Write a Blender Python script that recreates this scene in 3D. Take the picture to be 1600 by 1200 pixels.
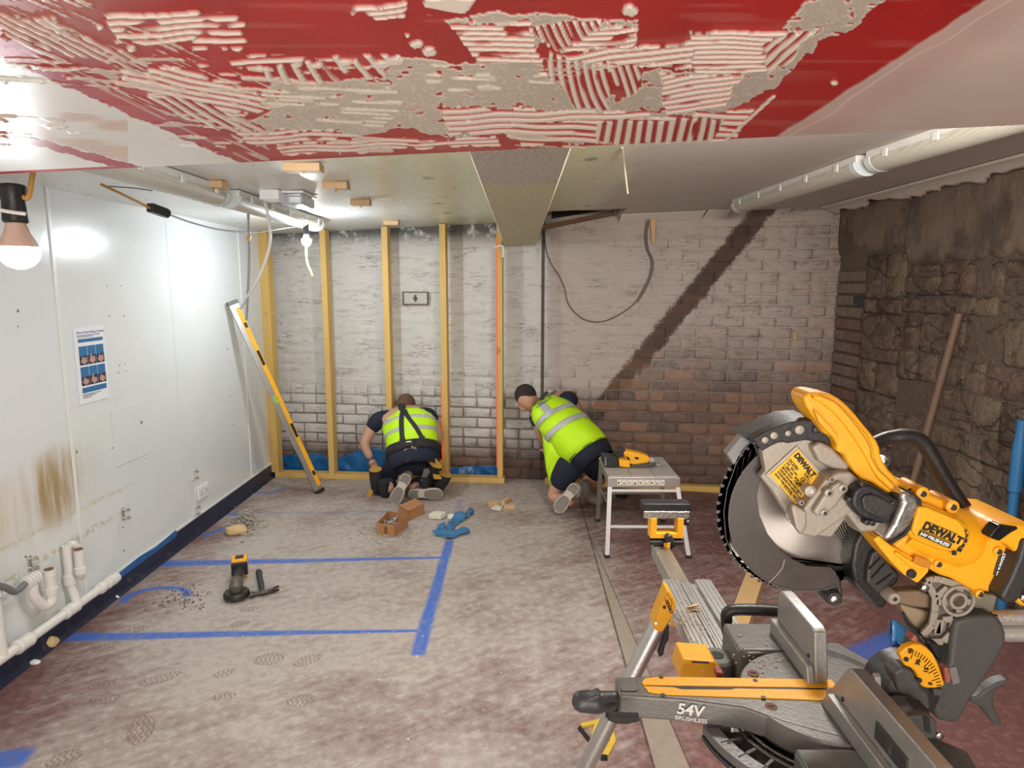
import bpy, bmesh, math, random
import numpy as np
from mathutils import Vector, Matrix, Euler
from mathutils import noise as mnoise
random.seed(7); np.random.seed(7)
for o in list(bpy.data.objects): bpy.data.objects.remove(o)
SC = bpy.context.scene; COL = SC.collection
# ---------------- camera, exposure, lights ----------------
F = 1040.0; H = 1.65; PITCH = math.atan(152/F); YAW = math.atan(13/F)
cam = bpy.data.objects.new('camera', bpy.data.cameras.new('camera')); COL.objects.link(cam)
cam.location = (0, 0, H); cam.rotation_euler = (math.pi/2-PITCH, 0, YAW)
cam.data.sensor_width = 36; cam.data.lens = 36*F/1600; cam.data.clip_start = .02
SC.camera = cam
SC.view_settings.view_transform = 'Standard'; SC.view_settings.look = 'None'
SC.view_settings.gamma = 1; SC.view_settings.use_curve_mapping = False
SC.view_settings.exposure = 0.0
W = bpy.data.worlds.new('world'); SC.world = W; W.use_nodes = True
W.node_tree.nodes['Background'].inputs[0].default_value = (1, .93, .86, 1)
W.node_tree.nodes['Background'].inputs[1].default_value = .5
def light(name, loc, power, color, size=.05, kind='POINT', rot=(0,0,0), sy=None):
    l = bpy.data.lights.new(name, kind); l.energy = power; l.color = color
    if kind == 'AREA':
        l.size = size
        if sy: l.shape = 'RECTANGLE'; l.size_y = sy
    else: l.shadow_soft_size = size
    o = bpy.data.objects.new(name, l); COL.objects.link(o); o.location = loc; o.rotation_euler = rot
    return o
light('rear_fill', (.25, -1.3, 1.25), 54, (1, .93, .86), 1.7, 'AREA', (math.radians(84), 0, 0), 1.6)  # unseen soft fill light added behind the camera
light('floor_bounce_fill', (-.3, -.5, .45), 13, (1, .91, .83), 1.0, 'AREA', (math.radians(170), 0, 0), .6)  # unseen upward fill added to brighten the soffit like floor bounce
light('hidden_fill', (.75, 1.75, 2.04), 20, (1, .95, .90), .28, 'AREA', (math.radians(18), 0, 0), .28)  # unseen downward fill added behind the soffit edge, as is the next
light('hidden_fill', (-.75, 2.1, 2.04), 11, (.93, .97, 1), .28, 'AREA', (math.radians(22), 0, 0), .28)
light('hidden_fill', (.95, 1.45, 2.02), 30, (1, .94, .88), .5, 'AREA', (math.radians(80), 0, 0), .10)  # unseen forward fill added to brighten the back wall, as is the next
light('hidden_fill', (-.6, 1.75, 2.01), 4, (.94, .97, 1), .5, 'AREA', (math.radians(80), 0, 0), .10)
# ---------------- projection helpers (pixels of the photograph -> metres) ----------------
RM = Euler(cam.rotation_euler).to_matrix()
CP = Vector((0, 0, H))
def ray(px, py): return RM @ Vector(((px-800)/F, -(py-600)/F, -1))
def V(px, py, Y):
    d = ray(px, py); return CP + d*(Y/d.y)
def G(px, py, z=0.0):
    d = ray(px, py); return CP + d*((z-H)/d.z)
XL, XR = -2.18, 2.48
def Lw(px, py, off=0.0):
    d = ray(px, py); return CP + d*((XL+off)/d.x)
def Rw(px, py, off=0.0):
    d = ray(px, py); return CP + d*((XR-off)/d.x)
BA = math.atan(.13); BU = Vector((math.cos(BA), -math.sin(BA), 0)); BN = Vector((-math.sin(BA), -math.cos(BA), 0)); B0 = Vector((XL, 5.88, 0))
def Bk(px, py, off=0.0):
    d = ray(px, py); p0 = B0+BN*off
    return CP + d*((p0-CP).dot(BN)/d.dot(BN))
def zc(X): return 2.10+.035*(X+2.2)
def Cl(px, py, off=0.0):
    n = Vector((-.035, 0, 1)); d = ray(px, py); p0 = Vector((0, 0, zc(0)-off))
    return CP + d*((p0-CP).dot(n)/d.dot(n))
def proj(X, Y, Z):
    # numpy arrays -> pixels
    R = np.array(RM.transposed())
    x = R[0,0]*X+R[0,1]*Y+R[0,2]*(Z-H); y = R[1,0]*X+R[1,1]*Y+R[1,2]*(Z-H); z = R[2,0]*X+R[2,1]*Y+R[2,2]*(Z-H)
    return 800+F*x/(-z), 600-F*y/(-z)
# ---------------- node expressions ----------------
class S:
    def __init__(s, nt, sk): s.nt = nt; s.sk = sk
    def _m(s, op, *a, clamp=False):
        n = s.nt.nodes.new('ShaderNodeMath'); n.operation = op; n.use_clamp = clamp
        for i, v in enumerate((s,)+a):
            if isinstance(v, S): s.nt.links.new(v.sk, n.inputs[i])
            else: n.inputs[i].default_value = v
        return S(s.nt, n.outputs[0])
    def __add__(s, o): return s._m('ADD', o)
    __radd__ = __add__
    def __mul__(s, o): return s._m('MULTIPLY', o)
    __rmul__ = __mul__
    def __sub__(s, o): return s._m('SUBTRACT', o)
    def __rsub__(s, o): return (s*-1)+o
    def __truediv__(s, o): return s._m('DIVIDE', o)
    def __neg__(s): return s*-1
    def mn(s, o): return s._m('MINIMUM', o)
    def mx(s, o): return s._m('MAXIMUM', o)
    def abs(s): return s._m('ABSOLUTE')
    def sin(s): return s._m('SINE')
    def sqrt(s): return s._m('SQRT')
    def pw(s, o): return s._m('POWER', o)
    def floor(s): return s._m('FLOOR')
    def fract(s): return s._m('FRACT')
    def mod(s, o): return s._m('FLOORED_MODULO', o)
    def clamp(s): return s._m('ADD', 0.0, clamp=True)
    def ss(s, a, b):   # smoothstep a->b (b may be < a)
        n = s.nt.nodes.new('ShaderNodeMapRange'); n.interpolation_type = 'SMOOTHSTEP'
        s.nt.links.new(s.sk, n.inputs[0])
        if b > a: vals = (a, b, 0, 1)
        else: vals = (b, a, 1, 0)
        for i, v in enumerate(vals): n.inputs[i+1].default_value = v
        return S(s.nt, n.outputs[0])
class MT:
    """material under construction"""
    def __init__(s, name, rough=.6, metal=0.0, spec=.5):
        s.m = bpy.data.materials.new(name); s.m.use_nodes = True; s.nt = s.m.node_tree
        s.b = s.nt.nodes['Principled BSDF']; s.b.inputs['Roughness'].default_value = rough
        s.b.inputs['Metallic'].default_value = metal
        s.b.inputs['Specular IOR Level'].default_value = spec
    def pos(s, obj=False):
        if obj:
            n = s.nt.nodes.new('ShaderNodeTexCoord'); sk = n.outputs['Object']
        else:
            n = s.nt.nodes.new('ShaderNodeNewGeometry'); sk = n.outputs['Position']
        sp = s.nt.nodes.new('ShaderNodeSeparateXYZ'); s.nt.links.new(sk, sp.inputs[0])
        return sk, S(s.nt, sp.outputs[0]), S(s.nt, sp.outputs[1]), S(s.nt, sp.outputs[2])
    def vec(s, x, y, z=0.0):
        n = s.nt.nodes.new('ShaderNodeCombineXYZ')
        for i, v in enumerate((x, y, z)):
            if isinstance(v, S): s.nt.links.new(v.sk, n.inputs[i])
            else: n.inputs[i].default_value = v
        return n.outputs[0]
    def noise(s, vec, scale, detail=3, rough=.55, dist=0.0):
        n = s.nt.nodes.new('ShaderNodeTexNoise'); s.nt.links.new(vec, n.inputs['Vector'])
        n.inputs['Scale'].default_value = scale; n.inputs['Detail'].default_value = detail
        n.inputs['Roughness'].default_value = rough; n.inputs['Distortion'].default_value = dist
        return S(s.nt, n.outputs[0])
    def white(s, vec):
        n = s.nt.nodes.new('ShaderNodeTexWhiteNoise'); n.noise_dimensions = '3D'; s.nt.links.new(vec, n.inputs['Vector'])
        return S(s.nt, n.outputs[0])
    def vor(s, vec, scale, feat='F1', out=0):
        n = s.nt.nodes.new('ShaderNodeTexVoronoi'); n.feature = feat; s.nt.links.new(vec, n.inputs['Vector']); n.inputs['Scale'].default_value = scale
        return S(s.nt, n.outputs[out])
    def attr(s, name, out='Color'):
        n = s.nt.nodes.new('ShaderNodeAttribute'); n.attribute_name = name; return n.outputs[out]
    def rnd(s):
        n = s.nt.nodes.new('ShaderNodeObjectInfo'); return S(s.nt, n.outputs['Random'])
    def cmix(s, a, b, t):
        n = s.nt.nodes.new('ShaderNodeMix'); n.data_type = 'RGBA'
        for k, v in ((6, a), (7, b)):
            if isinstance(v, tuple): n.inputs[k].default_value = (*v, 1)
            else: s.nt.links.new(v, n.inputs[k])
        if isinstance(t, S): s.nt.links.new(t.sk, n.inputs[0])
        else: n.inputs[0].default_value = t
        return n.outputs[2]
    def color(s, c):
        if isinstance(c, tuple): s.b.inputs['Base Color'].default_value = (*c, 1)
        else: s.nt.links.new(c, s.b.inputs['Base Color'])
        return s
    def put(s, name, v):
        if isinstance(v, S): s.nt.links.new(v.sk, s.b.inputs[name])
        else: s.b.inputs[name].default_value = v
        return s
    def bump(s, h, strength=.5, dist=.01):
        n = s.nt.nodes.new('ShaderNodeBump'); n.inputs['Strength'].default_value = strength; n.inputs['Distance'].default_value = dist
        s.nt.links.new(h.sk, n.inputs['Height']); s.nt.links.new(n.outputs[0], s.b.inputs['Normal']); return s
def sm(name, c, rough=.55, metal=0.0, var=.18, scale=30, bump=.15, obj=True, spec=.5, dirt=None, dirt_amt=.0):
    """simple procedural material: colour with grain and light wear"""
    t = MT(name, rough, metal, spec); sk, x, y, z = t.pos(obj)
    n = t.noise(sk, scale, 4); n2 = t.noise(sk, scale*5, 3)
    lo = tuple(v*(1-var) for v in c); hi = tuple(min(1, v*(1+var)) for v in c)
    col = t.cmix(lo, hi, n)
    if dirt: col = t.cmix(col, dirt, (t.noise(sk, scale*.6, 5, .65)).ss(.62-dirt_amt, .75-dirt_amt*.5)*.8)
    t.color(col); t.put('Roughness', (n2*.25+(rough-.12)).clamp())
    if bump: t.bump(n2, bump, .004)
    return t.m
# ---------------- mesh helpers ----------------
class MB:
    def __init__(s): s.v = []; s.f = []
    def add(s, vs, fs):
        b = len(s.v); s.v += [tuple(v) for v in vs]; s.f += [tuple(i+b for i in f) for f in fs]; return s
    def box(s, c, d, rot=None, taper=1.0):
        c = Vector(c); x, y, z = [q/2 for q in d]
        vs = [Vector((sx*x*(taper if sz > 0 else 1), sy*y*(taper if sz > 0 else 1), sz*z)) for sz in (-1, 1) for sy in (-1, 1) for sx in (-1, 1)]
        if rot is not None:
            if isinstance(rot, (tuple, list)): rot = Euler(rot).to_matrix()
            vs = [rot @ v for v in vs]
        return s.add([v+c for v in vs], [(0,2,3,1),(4,5,7,6),(0,1,5,4),(2,6,7,3),(0,4,6,2),(1,3,7,5)])
    def bar(s, p0, p1, w, h, up=(0,0,1)):
        p0, p1 = Vector(p0), Vector(p1); d = (p1-p0); L = d.length; d.normalize()
        u = Vector(up); a = d.cross(u)
        if a.length < 1e-4: a = d.cross(Vector((1, 0, 0)))
        a.normalize(); b = a.cross(d)
        vs = [p+a*(sx*w/2)+b*(sy*h/2) for p in (p0, p1) for sx, sy in ((-1,-1),(1,-1),(1,1),(-1,1))]
        return s.add(vs, [(3,2,1,0),(4,5,6,7),(0,1,5,4),(1,2,6,5),(2,3,7,6),(3,0,4,7)])
    def tube(s, pts, r, n=10, cap=True, closed=False):
        pts = [Vector(p) for p in pts]; m = len(pts)
        rs = r if isinstance(r, (list, tuple)) else [r]*m
        rings = []; prev = None
        for i, p in enumerate(pts):
            if closed: d = pts[(i+1) % m]-pts[i-1]
            else: d = pts[min(i+1, m-1)]-pts[max(i-1, 0)]
            d.normalize()
            a = prev if prev is not None else (Vector((0,0,1)) if abs(d.z) < .9 else Vector((1,0,0)))
            a = a-d*a.dot(d)
            if a.length < 1e-5: a = d.orthogonal()
            a.normalize(); prev = a; b = d.cross(a)
            rings.append([p+(a*math.cos(t)+b*math.sin(t))*rs[i] for t in [2*math.pi*k/n for k in range(n)]])
        vs = [v for r_ in rings for v in r_]; fs = []
        for i in range(m if closed else m-1):
            j = (i+1) % m
            for k in range(n): fs.append((i*n+k, i*n+(k+1) % n, j*n+(k+1) % n, j*n+k))
        if cap and not closed: fs.append(tuple(reversed(range(n)))); fs.append(tuple((m-1)*n+k for k in range(n)))
        return s.add(vs, fs)
    def cyl(s, p0, p1, r, r1=None, n=20): return s.tube([p0, p1], [r, r if r1 is None else r1], n)
    def lathe(s, p, d, prof, n=24):
        p = Vector(p); d = Vector(d).normalized(); a = d.orthogonal().normalized(); b = d.cross(a)
        vs = []; fs = []; m = len(prof)
        for h, r in prof: vs += [p+d*h+(a*math.cos(t)+b*math.sin(t))*max(r, 1e-5) for t in [2*math.pi*k/n for k in range(n)]]
        for i in range(m-1):
            for k in range(n): fs.append((i*n+k, i*n+(k+1) % n, (i+1)*n+(k+1) % n, (i+1)*n+k))
        fs.append(tuple(reversed(range(n)))); fs.append(tuple((m-1)*n+k for k in range(n)))
        return s.add(vs, fs)
    def prism(s, pts, vec):
        pts = [Vector(p) for p in pts]; v = Vector(vec); n = len(pts)
        return s.add(pts+[p+v for p in pts], [tuple(reversed(range(n))), tuple(range(n, 2*n))]+[(i, (i+1) % n, n+(i+1) % n, n+i) for i in range(n)])
    def px(s, pl, Y, dy):      # outline given in photo pixels on the plane Y, given real thickness dy
        return s.prism([V(a, b, Y) for a, b in pl], (0, dy, 0))
    def ring(s, c, ax, r0, r1, th, n=40, a0=0, a1=2*math.pi, u=None):
        """flat ring/sector between radii with thickness along ax"""
        c = Vector(c); ax = Vector(ax).normalized(); u = Vector(u).normalized() if u else ax.orthogonal().normalized(); w = ax.cross(u)
        full = abs(a1-a0-2*math.pi) < 1e-6; m = n if full else n+1
        vs = []
        for k in range(m):
            t = a0+(a1-a0)*k/n; d = u*math.cos(t)+w*math.sin(t)
            vs += [c+d*r0, c+d*r1, c+d*r1+ax*th, c+d*r0+ax*th]
        fs = []
        for k in range(n):
            j = (k+1) % m
            for q in range(4): fs.append((k*4+q, k*4+(q+1) % 4, j*4+(q+1) % 4, j*4+q))
        if not full: fs += [(3,2,1,0), tuple((m-1)*4+q for q in range(4))]
        return s.add(vs, fs)
    def ell(s, c, r, rot=None, n=16, m=10):
        c = Vector(c); vs = []; fs = []
        rm = Euler(rot).to_matrix() if isinstance(rot, (tuple, list)) else rot
        for i in range(m+1):
            ph = math.pi*i/m
            for k in range(n):
                t = 2*math.pi*k/n; v = Vector((r[0]*math.sin(ph)*math.cos(t), r[1]*math.sin(ph)*math.sin(t), r[2]*math.cos(ph)))
                vs.append(c+(rm @ v if rm is not None else v))
        for i in range(m):
            for k in range(n): fs.append((i*n+k, (i+1)*n+k, (i+1)*n+(k+1) % n, i*n+(k+1) % n))
        return s.add(vs, fs)
    def build(s, name, mat, parent=None, bevel=0.0, smooth=None, seg=2, label=None):
        me = bpy.data.meshes.new(name); off = parent_origin(parent)
        me.from_pydata([(x-off.x, y-off.y, z-off.z) for x, y, z in s.v], [], s.f)
        bm = bmesh.new(); bm.from_mesh(me)
        bmesh.ops.remove_doubles(bm, verts=bm.verts, dist=1e-6)
        bmesh.ops.recalc_face_normals(bm, faces=bm.faces); bm.to_mesh(me); bm.free()
        me.materials.append(mat)
        o = bpy.data.objects.new(name, me); COL.objects.link(o)
        if parent: o.parent = parent
        if bevel:
            md = o.modifiers.new('bevel', 'BEVEL'); md.width = bevel; md.segments = seg; md.limit_method = 'ANGLE'; md.angle_limit = math.radians(35)
        if smooth is None: smooth = True
        if smooth:
            me.polygons.foreach_set('use_smooth', [True]*len(me.polygons)); me.set_sharp_from_angle(angle=math.radians(38))
            if bevel: md.harden_normals = True
        if label: o['label'] = label
        return o
def parent_origin(p):
    o = Vector((0, 0, 0))
    while p: o += p.location; p = p.parent
    return o
def thing(name, label, cat, loc=(0,0,0), group=None):
    o = bpy.data.objects.new(name, None); COL.objects.link(o); o.location = loc; o.empty_display_size = .05
    o['label'] = label; o['category'] = cat
    if group: o['group'] = group
    return o
def tag(o, label, cat, group=None, kind=None):
    if label: o['label'] = label
    if cat: o['category'] = cat
    if group: o['group'] = group
    if kind: o['kind'] = kind
    return o
def structure(o): o['kind'] = 'structure'; return o
def recenter(o, c=None):
    """put the origin of a single-mesh thing at its own base"""
    me = o.data; vs = [v.co for v in me.vertices]
    c = Vector(c) if c else Vector((sum(v.x for v in vs)/len(vs), sum(v.y for v in vs)/len(vs), min(v.z for v in vs)))
    me.transform(Matrix.Translation(-c)); o.location = o.location+c; return o
def spline(pts, n=8):
    """Catmull-Rom through points"""
    P = [Vector(p) for p in pts]; P = [P[0]*2-P[1]]+P+[P[-1]*2-P[-2]]; out = []
    for i in range(1, len(P)-2):
        for k in range(n):
            t = k/n; a, b, c, d = P[i-1], P[i], P[i+1], P[i+2]
            out.append(.5*((2*b)+(c-a)*t+(2*a-5*b+4*c-d)*t*t+(3*b-a-3*c+d)*t**3))
    out.append(P[-2]); return out
def text(s, name, mat, parent, origin, xdir, ydir, size, ext=.0004, bold=0.0, shear=0.0, align='LEFT'):
    cu = bpy.data.curves.new(name, 'FONT'); cu.body = s; cu.size = size; cu.extrude = ext; cu.offset = bold; cu.shear = shear; cu.align_x = align
    to = bpy.data.objects.new(name+'_c', cu); COL.objects.link(to)
    dg = bpy.context.evaluated_depsgraph_get(); me = bpy.data.meshes.new_from_object(to.evaluated_get(dg))
    bpy.data.objects.remove(to)
    x = Vector(xdir).normalized(); y = Vector(ydir).normalized(); z = x.cross(y).normalized(); y = z.cross(x)
    M = Matrix((x, y, z)).transposed().to_4x4(); M.translation = Vector(origin)-parent_origin(parent)
    me.transform(M); me.materials.clear(); me.materials.append(mat)
    o = bpy.data.objects.new(name, me); COL.objects.link(o); o.parent = parent; return o
# ================= SETTING =================
# ---------- floor ----------
t = MT('dusty_vinyl', .62); sk, X, Y, Z = t.pos()
big = t.noise(sk, .9, 3, .5); mid = t.noise(sk, 3.2, 5, .6); fine = t.noise(sk, 22, 4, .65); vf = t.noise(sk, 160, 2, .6)
streak = t.noise(t.vec((X*.82+Y*.57)*3.0, (X*-.57+Y*.82)*26.0), 1.0, 3, .6)
streak2 = t.noise(t.vec(X*3.5, Y*22.0), 1.0, 3, .6)
mot = t.vor(sk, 38, 'SMOOTH_F1')
# dust lies thick in the middle-left, thinner at the right and against the walls
dust = (big*1.0+mid*.75+streak*.28+streak2*.2-.62)+((X+.75)*(X+.75)*-.06+.10)+(Y-3.4)*-.02
wallband = (X+2.18).ss(.55, .08)*(Y.ss(4.9, 4.2))*.32
rgt = X.ss(.35, .85)*.20+X.ss(-.5, .5)*.10+Y.ss(3.1, 2.2)*.16
d = (dust*1.15-wallband-rgt+(fine-.5)*.75+(streak-.5)*.35+.06).clamp()
base = t.cmix((.165,.075,.066), (.25,.125,.108), fine)
base = t.cmix(base, (.10,.045,.045), mot.ss(.30, .42)*.4)
col = t.cmix(base, (.41,.35,.305), d.ss(.02, .80))
col = t.cmix(col, (.51,.45,.40), (d*fine).ss(.30, .5)*.6)
col = t.cmix(col, (.75,.68,.60), t.noise(sk, 95, 2, .5).ss(.73, .77)*.7)
col = t.cmix(col, (.05,.035,.03), t.noise(sk, 61, 2, .5).ss(.76, .79)*.6)
# worn paler joint strip running into the room, with dark seams
a0, a1 = G(905, 780), G(1022, 1199)
b0, b1 = G(937, 872), G(1077, 1195)
def linex(p, q): 
    k = (q.x-p.x)/(q.y-p.y); return (Y*k+(p.x-k*p.y))
lx0, lx1 = linex(a0, a1), linex(b0, b1)
inside = (X-lx0).ss(0, .006)*(X-lx1).ss(0, -.006)
col = t.cmix(col, (.33,.28,.22), inside*Y.ss(4.6, 3.9)*(.62+fine*.4))
seam = ((X-lx0).abs().ss(.007, .002)*(t.noise(sk, 14, 2).ss(.3,.5)*.5+.5)).mx((X-lx1).abs().ss(.005, .0015)*.7*Y.ss(4.5,4.2))
col = t.cmix(col, (.045,.03,.028), seam*.8)
# blue spray paint
def seg(p, q, w, soft=.5, wob=.6):
    p, q = G(*p), G(*q); L = (q-p).length; ux, uy = (q.x-p.x)/L, (q.y-p.y)/L
    s_ = (X-p.x)*ux+(Y-p.y)*uy; n_ = ((X-p.x)*-uy+(Y-p.y)*ux+(mid-.5)*.02).abs()
    w0, w1 = w if isinstance(w, tuple) else (w, w)
    ww = s_*((w1-w0)/L)+w0
    dd = n_/ww+(fine-.5)*wob
    return dd.ss(1.0+soft, 1.0-soft)*s_.ss(-.02, .02)*s_.ss(L+.02, L-.02)
def arc(c, rx, ry, w, a, b):   # centre pixel, radii in metres, y above/below cut
    c = G(*c); dx = (X-c.x)/rx; dy = (Y-c.y)/ry; r = (dx*dx+dy*dy).sqrt()
    dd = (r-1).abs()/w+(fine-.5)*.5
    return dd.ss(1.4, .5)*(dx*a+dy*b).ss(-.35, .05)
paint = seg((243,881), (703,871), (.045,.014)).mx(seg((92,996), (657,985), (.040,.012))).mx(seg((703,845), (652,1024), (.028,.034), .4))
paint = paint.mx(seg((-60,1195), (46,1183), .05)).mx(seg((338,804), (385,803), .035)*.75).mx(seg((315,838), (356,824), .03)*.8).mx(seg((400,802), (640,799), .02)*.28)
paint = paint.mx(arc((243,935), .16, .13, .15, -.3, 1)).mx(arc((421,762), .13, .15, .2, -.2, -1)*.6)
paint = paint.mx(seg((700,845), (720,780), .02)*.3).mx(seg((1318,1032), (1420,985), .05)*.85).mx(seg((1350,1042), (1410,1062), .028))
col = t.cmix(col, (.04,.14,.52), paint*(fine.ss(.28,.55)*.45+.50))
# boot prints pressed into the dust
for (px, py, rx, ry, an) in ((160,1070,.055,.034,.3),(163,1092,.062,.04,.1),(165,1010,.06,.035,.9),(350,1088,.05,.03,.2),(215,983,.05,.03,.4),(388,952,.05,.03,.2),(375,975,.05,.035,.4),
                         (100,1185,.06,.045,.6),(220,1140,.05,.10,.4),(250,1060,.09,.035,.6),(1178,1015,.0,.0,0),(420,1030,.07,.05,.1),(350,1052,.05,.03,.7),(470,1095,.06,.04,.2),(480,1032,.07,.04,.8),(440,857,.05,.03,.2),(296,915,.04,.03,.2)):
    if rx == 0: continue
    c = G(px, py); ca, sa = math.cos(an), math.sin(an)
    u_ = (X-c.x)*ca+(Y-c.y)*sa; v_ = (X-c.x)*-sa+(Y-c.y)*ca
    r = ((u_/rx)*(u_/rx)+(v_/ry)*(v_/ry)).sqrt()
    tread = ((u_*330+(v_*150).sin()*1.6).sin()).ss(-.1, .4)
    m = r.ss(1.0, .85)*(tread*.6+r.ss(.75,.95)*.5)
    col = t.cmix(col, (.17,.085,.072), m*fine.ss(.25,.5)*.8)
t.color(col); t.put('Roughness', (d*.25+.55).clamp()); t.bump(fine*.6+vf*.4+d*.8, .35, .004)
fl = MB().box((.1, 2.0, -.05), (5.6, 9.0, .1)).build('floor', t.m, bevel=0); structure(fl)
# ---------- left wall: white wipe-clean panels ----------
t = MT('white_wall_panel', .22); sk, X, Y, Z = t.pos()
n1 = t.noise(sk, 5, 4); n2 = t.noise(sk, 40, 3); st = t.noise(t.vec(X, Y*16, Z*1.6), 1.0, 4, .6)
col = t.cmix((.71,.735,.735), (.79,.805,.80), n1)
def bx(p, q):  # pixel -> wall coordinates
    a = Lw(*p); return a.y, a.z
y0, z0 = bx((90,745), 0) if False else (Lw(90,760).y, Lw(90,760).z)
stain = (((Y-y0)*(Y-y0)/.030)+((Z-z0)*(Z-z0)/.035)).ss(1.5, .15)*st.ss(.30,.62)
zt = Z+(Y-Lw(60,700).y)*-.10
wide = zt.ss(.93,.84)*zt.ss(.35,.75)*Y.ss(3.45, 3.0)*(st*.75+n1*.3).ss(.30,.75)
col = t.cmix(col, (.62,.50,.28), wide*.75)
col = t.cmix(col, (.36,.22,.06), stain*.85)
ll = (Z-(.42+(Y-3.0)*.02)+(n1-.5)*.05).abs()
col = t.cmix(col, (.50,.40,.20), (ll.ss(.03,.0)*Y.ss(3.6,3.2)*n2.ss(.4,.6))*.7)
ll2 = (Z-.56+(n1-.5)*.06).abs(); col = t.cmix(col, (.55,.47,.30), (ll2.ss(.02,.0)*Y.ss(3.7,3.4)*n2.ss(.35,.6))*.6)
col = t.cmix(col, (.66,.62,.52), Z.ss(.5,.1)*Y.ss(3.8,2.6)*n1.ss(.3,.7)*.5)
holes = None
for (px, py, r) in ((28,486,.007),(28,510,.004),(167,447,.004),(189,447,.004),(171,494,.005),(194,494,.005),(187,571,.005),(195,569,.004),(185,582,.005),(198,580,.004),(355,545,.008),(360,620,.006),(364,664,.006),(220,660,.01),(228,717,.004),(303,843,.005),(176,700,.005),(192,824,.006),(194,860,.006),(40,870,.006),(120,706,.007)):
    a = Lw(px, py); q = (Y-a.y)*(Y-a.y)+(Z-a.z)*(Z-a.z)
    m = q.ss((r*1.3)**2, (r*.7)**2); holes = m if holes is None else holes.mx(m)
col = t.cmix(col, (.10,.09,.08), holes*.85)
drip = t.noise(t.vec(0.0, Y*60, Z*1.2), 1.0, 2).ss(.60,.72)*Z.ss(1.45,1.6)*Z.ss(2.0,1.9)*(Y-4.75).abs().ss(.25,.1)
col = t.cmix(col, (.62,.66,.66), drip*.35)
t.color(col); t.put('Roughness', (n2*.12+.12+stain*.3).clamp()); t.bump(n2+n1*2, .06, .003)
panelm = t.m
darkgap = sm('panel_gap', (.35,.35,.33), .7)
wl = MB().box((XL-.06, 2.4, 1.1), (.10, 7.4, 2.3)).build('wall_left', darkgap); structure(wl)
seams = [-1.2, Lw(-80, 600).y, Lw(102, 600).y, Lw(277, 600).y, Lw(385, 600).y, 5.86]
for a, b in zip(seams[:-1], seams[1:]):
    MB().box((XL-.006, (a+b)/2, 1.13), (.012, b-a-.004, 2.06)).build('wall_panel', panelm, wl, bevel=.002)
whitepl = sm('white_plastic_trim', (.80,.80,.77), .3, var=.05)
for s_ in (seams[2], seams[4]):
    MB().box((XL+.003, s_, 1.13), (.006, .022, 2.04)).build('joint_strip', whitepl, wl, bevel=.002)
a, b = Lw(172,640), Lw(228,625); c = Lw(232,708)     # access hatch
hy0, hy1, hz0, hz1 = a.y, b.y, c.z, b.z
MB().box((XL+.002, (hy0+hy1)/2, (hz0+hz1)/2), (.004, hy1-hy0, hz1-hz0)).build('access_hatch', panelm, wl, bevel=.0015)
navy = sm('navy_skirting', (.012,.017,.045), .30, var=.3, dirt=(.10,.09,.09), dirt_amt=.05)
bb = MB().prism([(XL,-1,0),(XL+.035,-1,0),(XL+.026,-1,.012),(XL+.012,-1,.035),(XL+.010,-1,.115),(XL,-1,.115)], (0, 6.84, 0)).build('baseboard_left', navy); structure(bb)
MB().box((XL+.006, 2.42, .122), (.010, 6.84, .014)).build('capping_strip', whitepl, bb, bevel=.002)
bluetape = sm('blue_masking_tape', (.02,.12,.33), .5, var=.35, scale=20)
v_ = [(XL+.013, Lw(183,888).y, .088),(XL+.013, Lw(272,838).y, .092),(XL+.013, Lw(272,838).y, .135),(XL+.013, Lw(240,852).y, .118),(XL+.013, Lw(215,868).y, .131),(XL+.013, Lw(183,888).y, .120)]
MB().prism(v_, (.004,0,0)).build('tape_edge', bluetape, bb)
# ---------- back wall: bricks ----------
t = MT('whitewashed_brick', .85); sk, X, Y, Z = t.pos()
PU, PV = .243, .0885
U = (X-B0.x)*BU.x+(Y-B0.y)*BU.y
row = (Z/PV).floor(); ucell = (U/PU+row.mod(2)*.5).floor()
rr = t.white(t.vec(ucell, row, 3.0)); rr2 = t.white(t.vec(ucell, row, 9.0))
fin = t.noise(sk, 70, 4, .7); md = t.noise(sk, 14, 4, .6); bg = t.noise(sk, 2.6, 4, .6); hz_ = t.noise(t.vec(U*4, Z*22, 0.0), 1.0, 4, .65)
brick = t.cmix((.13,.070,.052), (.31,.15,.085), rr)
brick = t.cmix(brick, (.05,.038,.038), rr2.ss(.72,.88)*.8)
brick = t.cmix(brick, (.22,.15,.11), md.ss(.45,.7)*.6)
iso = t.attr('mortar', 'Fac')
isoS = S(t.nt, iso)
brick = t.cmix(brick, (.20,.155,.125), isoS)
def bu(px, py): p = Bk(px, py); return (p-B0).dot(BU), p.z
p1, p2 = bu(1165,335), bu(960,590); p3 = bu(1205,335); p4 = bu(992,590)
k1 = (p2[0]-p1[0])/(p2[1]-p1[1]); k2 = (p4[0]-p3[0])/(p4[1]-p3[1])
e1 = U-((Z-p1[1])*k1+p1[0])+(md-.5)*.10+(fin-.5)*.10; e2 = U-((Z-p3[1])*k2+p3[0])+(md-.5)*.12+(fin-.5)*.10
ulimb = bu(848, 500)[0]
zb = Z+(bg-.5)*.35+(md-.5)*.12
# left of the ghost of the stair: thick whitewash
lowcut = (U.ss(ulimb-.05, ulimb+.10)*.46)+.10
wl_ = e1.ss(.02,-.02)*((zb-lowcut).ss(-.05,.30))
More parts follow.
